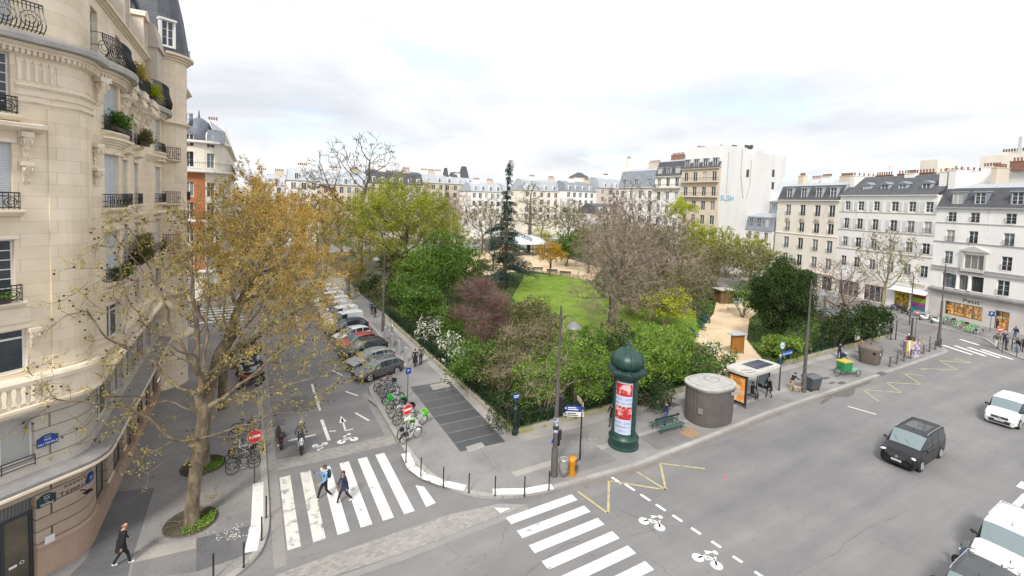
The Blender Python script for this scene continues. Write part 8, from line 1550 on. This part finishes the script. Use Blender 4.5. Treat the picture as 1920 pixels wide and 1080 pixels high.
def pack(c,name='backpack'):
    m=cloth(name,c)
    def f(o,k,hands,H): b=MB(); b.ball((-.2*k,0,1.25*k),.11*k,.16*k,.24*k,10,7); b.tube([(-.15,.12,1.42*k),(0.02,.15,1.46*k),(.12,.13,1.3*k),(-.08,.14,1.08*k)],.022,4); b.tube([(-.15,-.12,1.42*k),(0.02,-.15,1.46*k),(.12,-.13,1.3*k),(-.08,-.14,1.08*k)],.022,4); b.build('backpack',m,o,70)
    return f
def phone(o,k,hands,H): 
    pack((.02,.05,.07))(o,k,hands,H); h_=hands[0]; b=MB(); b.cbox(h_[0]+.06,h_[1]+.02,h_[2]+.04,.02,.07,.14); b.build('phone',TRIM,o)
    b=MB(); b.ring((H[0]-.05,0,H[2]-.15),.12,.045,'z',14,5,0,.9); b.build('scarf',mat('pale_hood',(.55,.52,.52),.9),o,70)
def gp(px,py): g=G(px,py,PH); return (g[0],g[1],PH)
def gr(px,py): g=G(px,py,0); return (g[0],g[1],0.)
person(gp(228,1060),R(20),'bald man in a black suit and white trainers walking past the corner building',BLK,BLK,WSH,'red','bald',1.74,.5,(-.28,.25),(.15,.3),.14,coat=.28)
person(gr(609,935),R(188),'person in light blue jacket with dark backpack and white shoes on the zebra crossing',LBL,BLK,WSH,'brown','short',1.76,.62,(.55,.2),(1.7,.9),.02,extra=phone)
person(gr(646,942),R(196),'long-haired person in navy coat and dark trousers on the zebra crossing, behind another',NAV,cloth('dark_navy',(.02,.022,.04)),WSH,'brown','long',1.68,.7,(.2,-.25),(.5,.3),.12,coat=.2)
def helmet(o,k,hands,H): b=MB(); b.at(*H); b.ball((-.005,0,.02),.135*k,.125*k,.13*k,12,8); b.build('helmet',mat('helmet_cream',(.45,.36,.20),.4),o,70); b=MB(); b.at(*H); b.cbox(.115*k,0,.0,.05*k,.17*k,.07*k); b.build('visor',CARGLASS,o)
person((2.77,29.85,-.14+.07),R(-92),'helmeted rider in a dark jacket and tan scarf sitting on the white scooter',GRY,cloth('rider_jeans',(.05,.07,.12)),DSH,'brown','short',1.72,0,(.75,.75),(.55,.55),.05,sit=True,extra=helmet,armout=.08)
person(gp(778,688),R(84),'person in a long black coat walking close beside a companion along the park fence',BLK,BLK,DSH,'black','short',1.66,.3,(.1,-.1),(.3,.3),.05,coat=.5)
person(gp(789,684),R(84),'person in grey jacket and dark trousers arm in arm along the park fence',GRY,BLK,DSH,'black','short',1.78,.3,(.1,-.15),(.3,.3),.03)
person(gp(1248,798),R(95),'man in navy jacket and jeans standing behind the double bench',NAV,JEAN,DSH,'brown','short',1.76,.12,(.15,.1),(.7,.2),.03)
person(gp(1147,800),R(180),'dark-clothed person half hidden behind the advertising column',BLK,GRY,DSH,'black','short',1.72,.2,coat=.2)
person((36.0,22.0,PH-.42),R(-90),'dark-clothed person sitting inside the bus shelter',BLK,cloth('shelter_jeans',(.03,.035,.05)),DSH,'black','short',1.72,0,(.4,.4),(.9,.9),.0,sit=True)
person(gp(1442,745),R(160),'stooping person in a black coat beside the bus shelter',BLK,GRY,DSH,'grey','short',1.72,.35,(.2,.1),(.7,.4),.2,coat=.3,bulk=1.1)
person(gp(1483,733),R(-20),'person in black jacket and beige trousers bending to a dog by the tall lamp post',BLK,BEI,WSH,'black','short',1.68,.15,(.8,.5),(.4,.6),.5)
def bag(o,k,hands,H): pack((.05,.06,.10))(o,k,hands,H); b=MB(); b.cbox(.35,.0,.75,.3,.4,.35); b.build('shopping_bag',cloth('pale_bag',(.5,.52,.55)),o)
person(gp(1573,672),R(10),'dark-clothed person stooping over a pushchair on the pavement by the park fence',BLK,NAV,DSH,'black','short',1.7,.35,(.7,.6),(.5,.5),.35,bulk=1.15)
person(gp(1614,664),R(195),'person in a mustard coat and dark trousers walking by the fence',MUS,BLK,DSH,'brown','short',1.7,.25,(.15,-.1),(.3,.3),.05,coat=.25,bulk=1.15)
person(gp(1671,637),R(100),'dark-clothed person standing at the end of the park fence',BLK,GRY,DSH,'black','short',1.74,.1)
person(gp(1699,653),R(-60),'person in a bright red jacket behind the poster-covered cabinet',RED,BLK,DSH,'white','short',1.72,.2,(.4,.2),(.6,.3),.2,bulk=1.1)
person(gp(1722,660),R(170),'person in a beige coat standing right of the poster-covered cabinet',BEI,GRY,DSH,'grey','short',1.7,.1,coat=.35)
person(gp(1868,652),R(200),'person in an olive jacket and white trousers under the far right no-entry sign',OLV,cloth('white_trousers',(.62,.62,.6)),DSH,'brown','short',1.74,.1,bulk=1.1)
person(gp(1883,647),R(190),'white-haired person in a dark coat at the far right corner',NAV,BLK,DSH,'white','short',1.72,.15,coat=.3)
person(gp(1887,657),R(100),'grey-haired person in dark grey seen from behind at the far right corner',GRY,cloth('blue_grey',(.06,.08,.11)),DSH,'grey','short',1.76,.15,bulk=1.2)
person(gp(1903,637),R(150),'person in a navy jacket with backpack and jeans by the white shop wall',NAV,JEAN,DSH,'black','short',1.76,.15,extra=pack((.02,.025,.05)))
person(gp(1907,661),R(120),'person in a black jacket and pale jeans at the right picture edge',BLK,cloth('pale_jeans',(.25,.33,.45)),DSH,'black','short',1.74,.15,bulk=1.15)
person(gp(1919,660),R(200),'person in black cut off by the right picture edge',BLK,BLK,DSH,'black','short',1.74,.15,coat=.2)
g=G(1323,604,PH); person((g[0]-.1,g[1]-.2,PH-.44),R(-40),'person in purple sitting on a green bench by the sand path',PUR,BLK,DSH,'black','short',1.7,0,(.4,.4),(.8,.8),.1,sit=True)
person(gp(1033,503),R(-60),'distant dark figure standing at the far lawn edge',GRY,BLK,DSH,'brown','short',1.75,.2)
person(gp(1188+0,0+515) if 0 else gp(1052,492),R(-160),'distant figure in black walking on the sand behind the lawn',BLK,BLK,DSH,'brown','short',1.75,.4)
person(gp(697,590),R(80),'person in a teal jacket standing by the fence beyond the parked vans',TEAL,BLK,DSH,'black','short',1.74,.2)
person(gp(703,596),R(80),'dark-clothed person by the fence beyond the parked vans',BLK,BLK,DSH,'black','short',1.74,.2)
person(gr(372,590),R(170),'distant person in dark clothes on the far side-street crossing',BLK,GRY,DSH,'black','short',1.74,.5)
# pushchair and dog
g=G(1581,676,PH); o=empty('pushchair',tuple(g),R(10),label='dark pushchair with a pale blanket in front of the stooping person',cat='pushchair'); b=MB(); b.ball((0,0,.6),.36,.26,.25,10,6); b.tube([(-.5,-.22,1.0),(-.1,-.22,.6),(.3,-.22,.15)],.02,4); b.tube([(-.5,.22,1.0),(-.1,.22,.6),(.3,.22,.15)],.02,4); b.tube([(-.5,-.22,1.),(-.5,.22,1.)],.02,4); b.build('seat',NAV,o,60); b=MB()
for x in (-.3,.32):
    for y in (-.24,.24): b.ring((x,y,.13),.11,.025,'y',12,5)
b.build('wheels',RUBBER,o); b=MB(); b.ball((.12,-.05,.78),.2,.2,.1,8,5); b.build('blanket',mat('pale_blanket',(.55,.56,.58),.9),o,60)
def dog(loc,rz):
    V=[];E=[];Rr=[]
    def v(p,r,par=None): V.append(p); Rr.append(r); (E.append((par,len(V)-1)) if par is not None else None); return len(V)-1
    c=v((0,0,.50),.12); ch_=v((.2,0,.52),.125,c); hi=v((-.24,0,.5),.095,c); nk=v((.33,0,.66),.07,ch_); hd=v((.42,0,.78),.075,nk); mz=v((.53,0,.75),.042,hd); v((.58,0,.745),.03,mz)
    for s in (-1,1):
        v((.37,s*.07,.86),.02,hd)
        a=v((.2,s*.09,.34),.045,ch_); b=v((.19,s*.09,.18),.028,a); f=v((.2,s*.09,.03),.026,b); v((.26,s*.09,.02),.024,f)
        a=v((-.22,s*.09,.36),.065,hi); b=v((-.32,s*.09,.2),.03,a); f=v((-.27,s*.09,.03),.024,b); v((-.2,s*.09,.02),.023,f)
    t=v((-.36,0,.5),.03,hi); v((-.47,0,.62),.02,t)
    me=bpy.data.meshes.new('d'); me.from_pydata(V,E,[]); ob=bpy.data.objects.new('d',me); ob.modifiers.new('s','SKIN').use_smooth_shade=True; sv=me.skin_vertices[0].data
    for i,r in enumerate(Rr): sv[i].radius=(r,r); sv[i].use_root=(i==0)
    ob.modifiers.new('u','SUBSURF').levels=1; m=evald(ob); bpy.data.objects.remove(ob); m.materials.clear(); m.materials.append(mat('dog_fur_tan',(.33,.22,.14),.95,col2=(.42,.31,.21),scale=5)); m.polygons.foreach_set('use_smooth',[True]*len(m.polygons))
    o=link('dog',m,None,loc,rz,label='tan dog standing in front of the person in beige trousers',cat='dog'); b=MB(); b.ball((.6,0,.76),.018); b.ball((.47,.045,.8),.012); b.ball((.47,-.045,.8),.012); b.build('nose_and_eyes',BLACKM,o)
dog(gp(1493,737),R(150))

bpy.data.scenes.remove(TS)
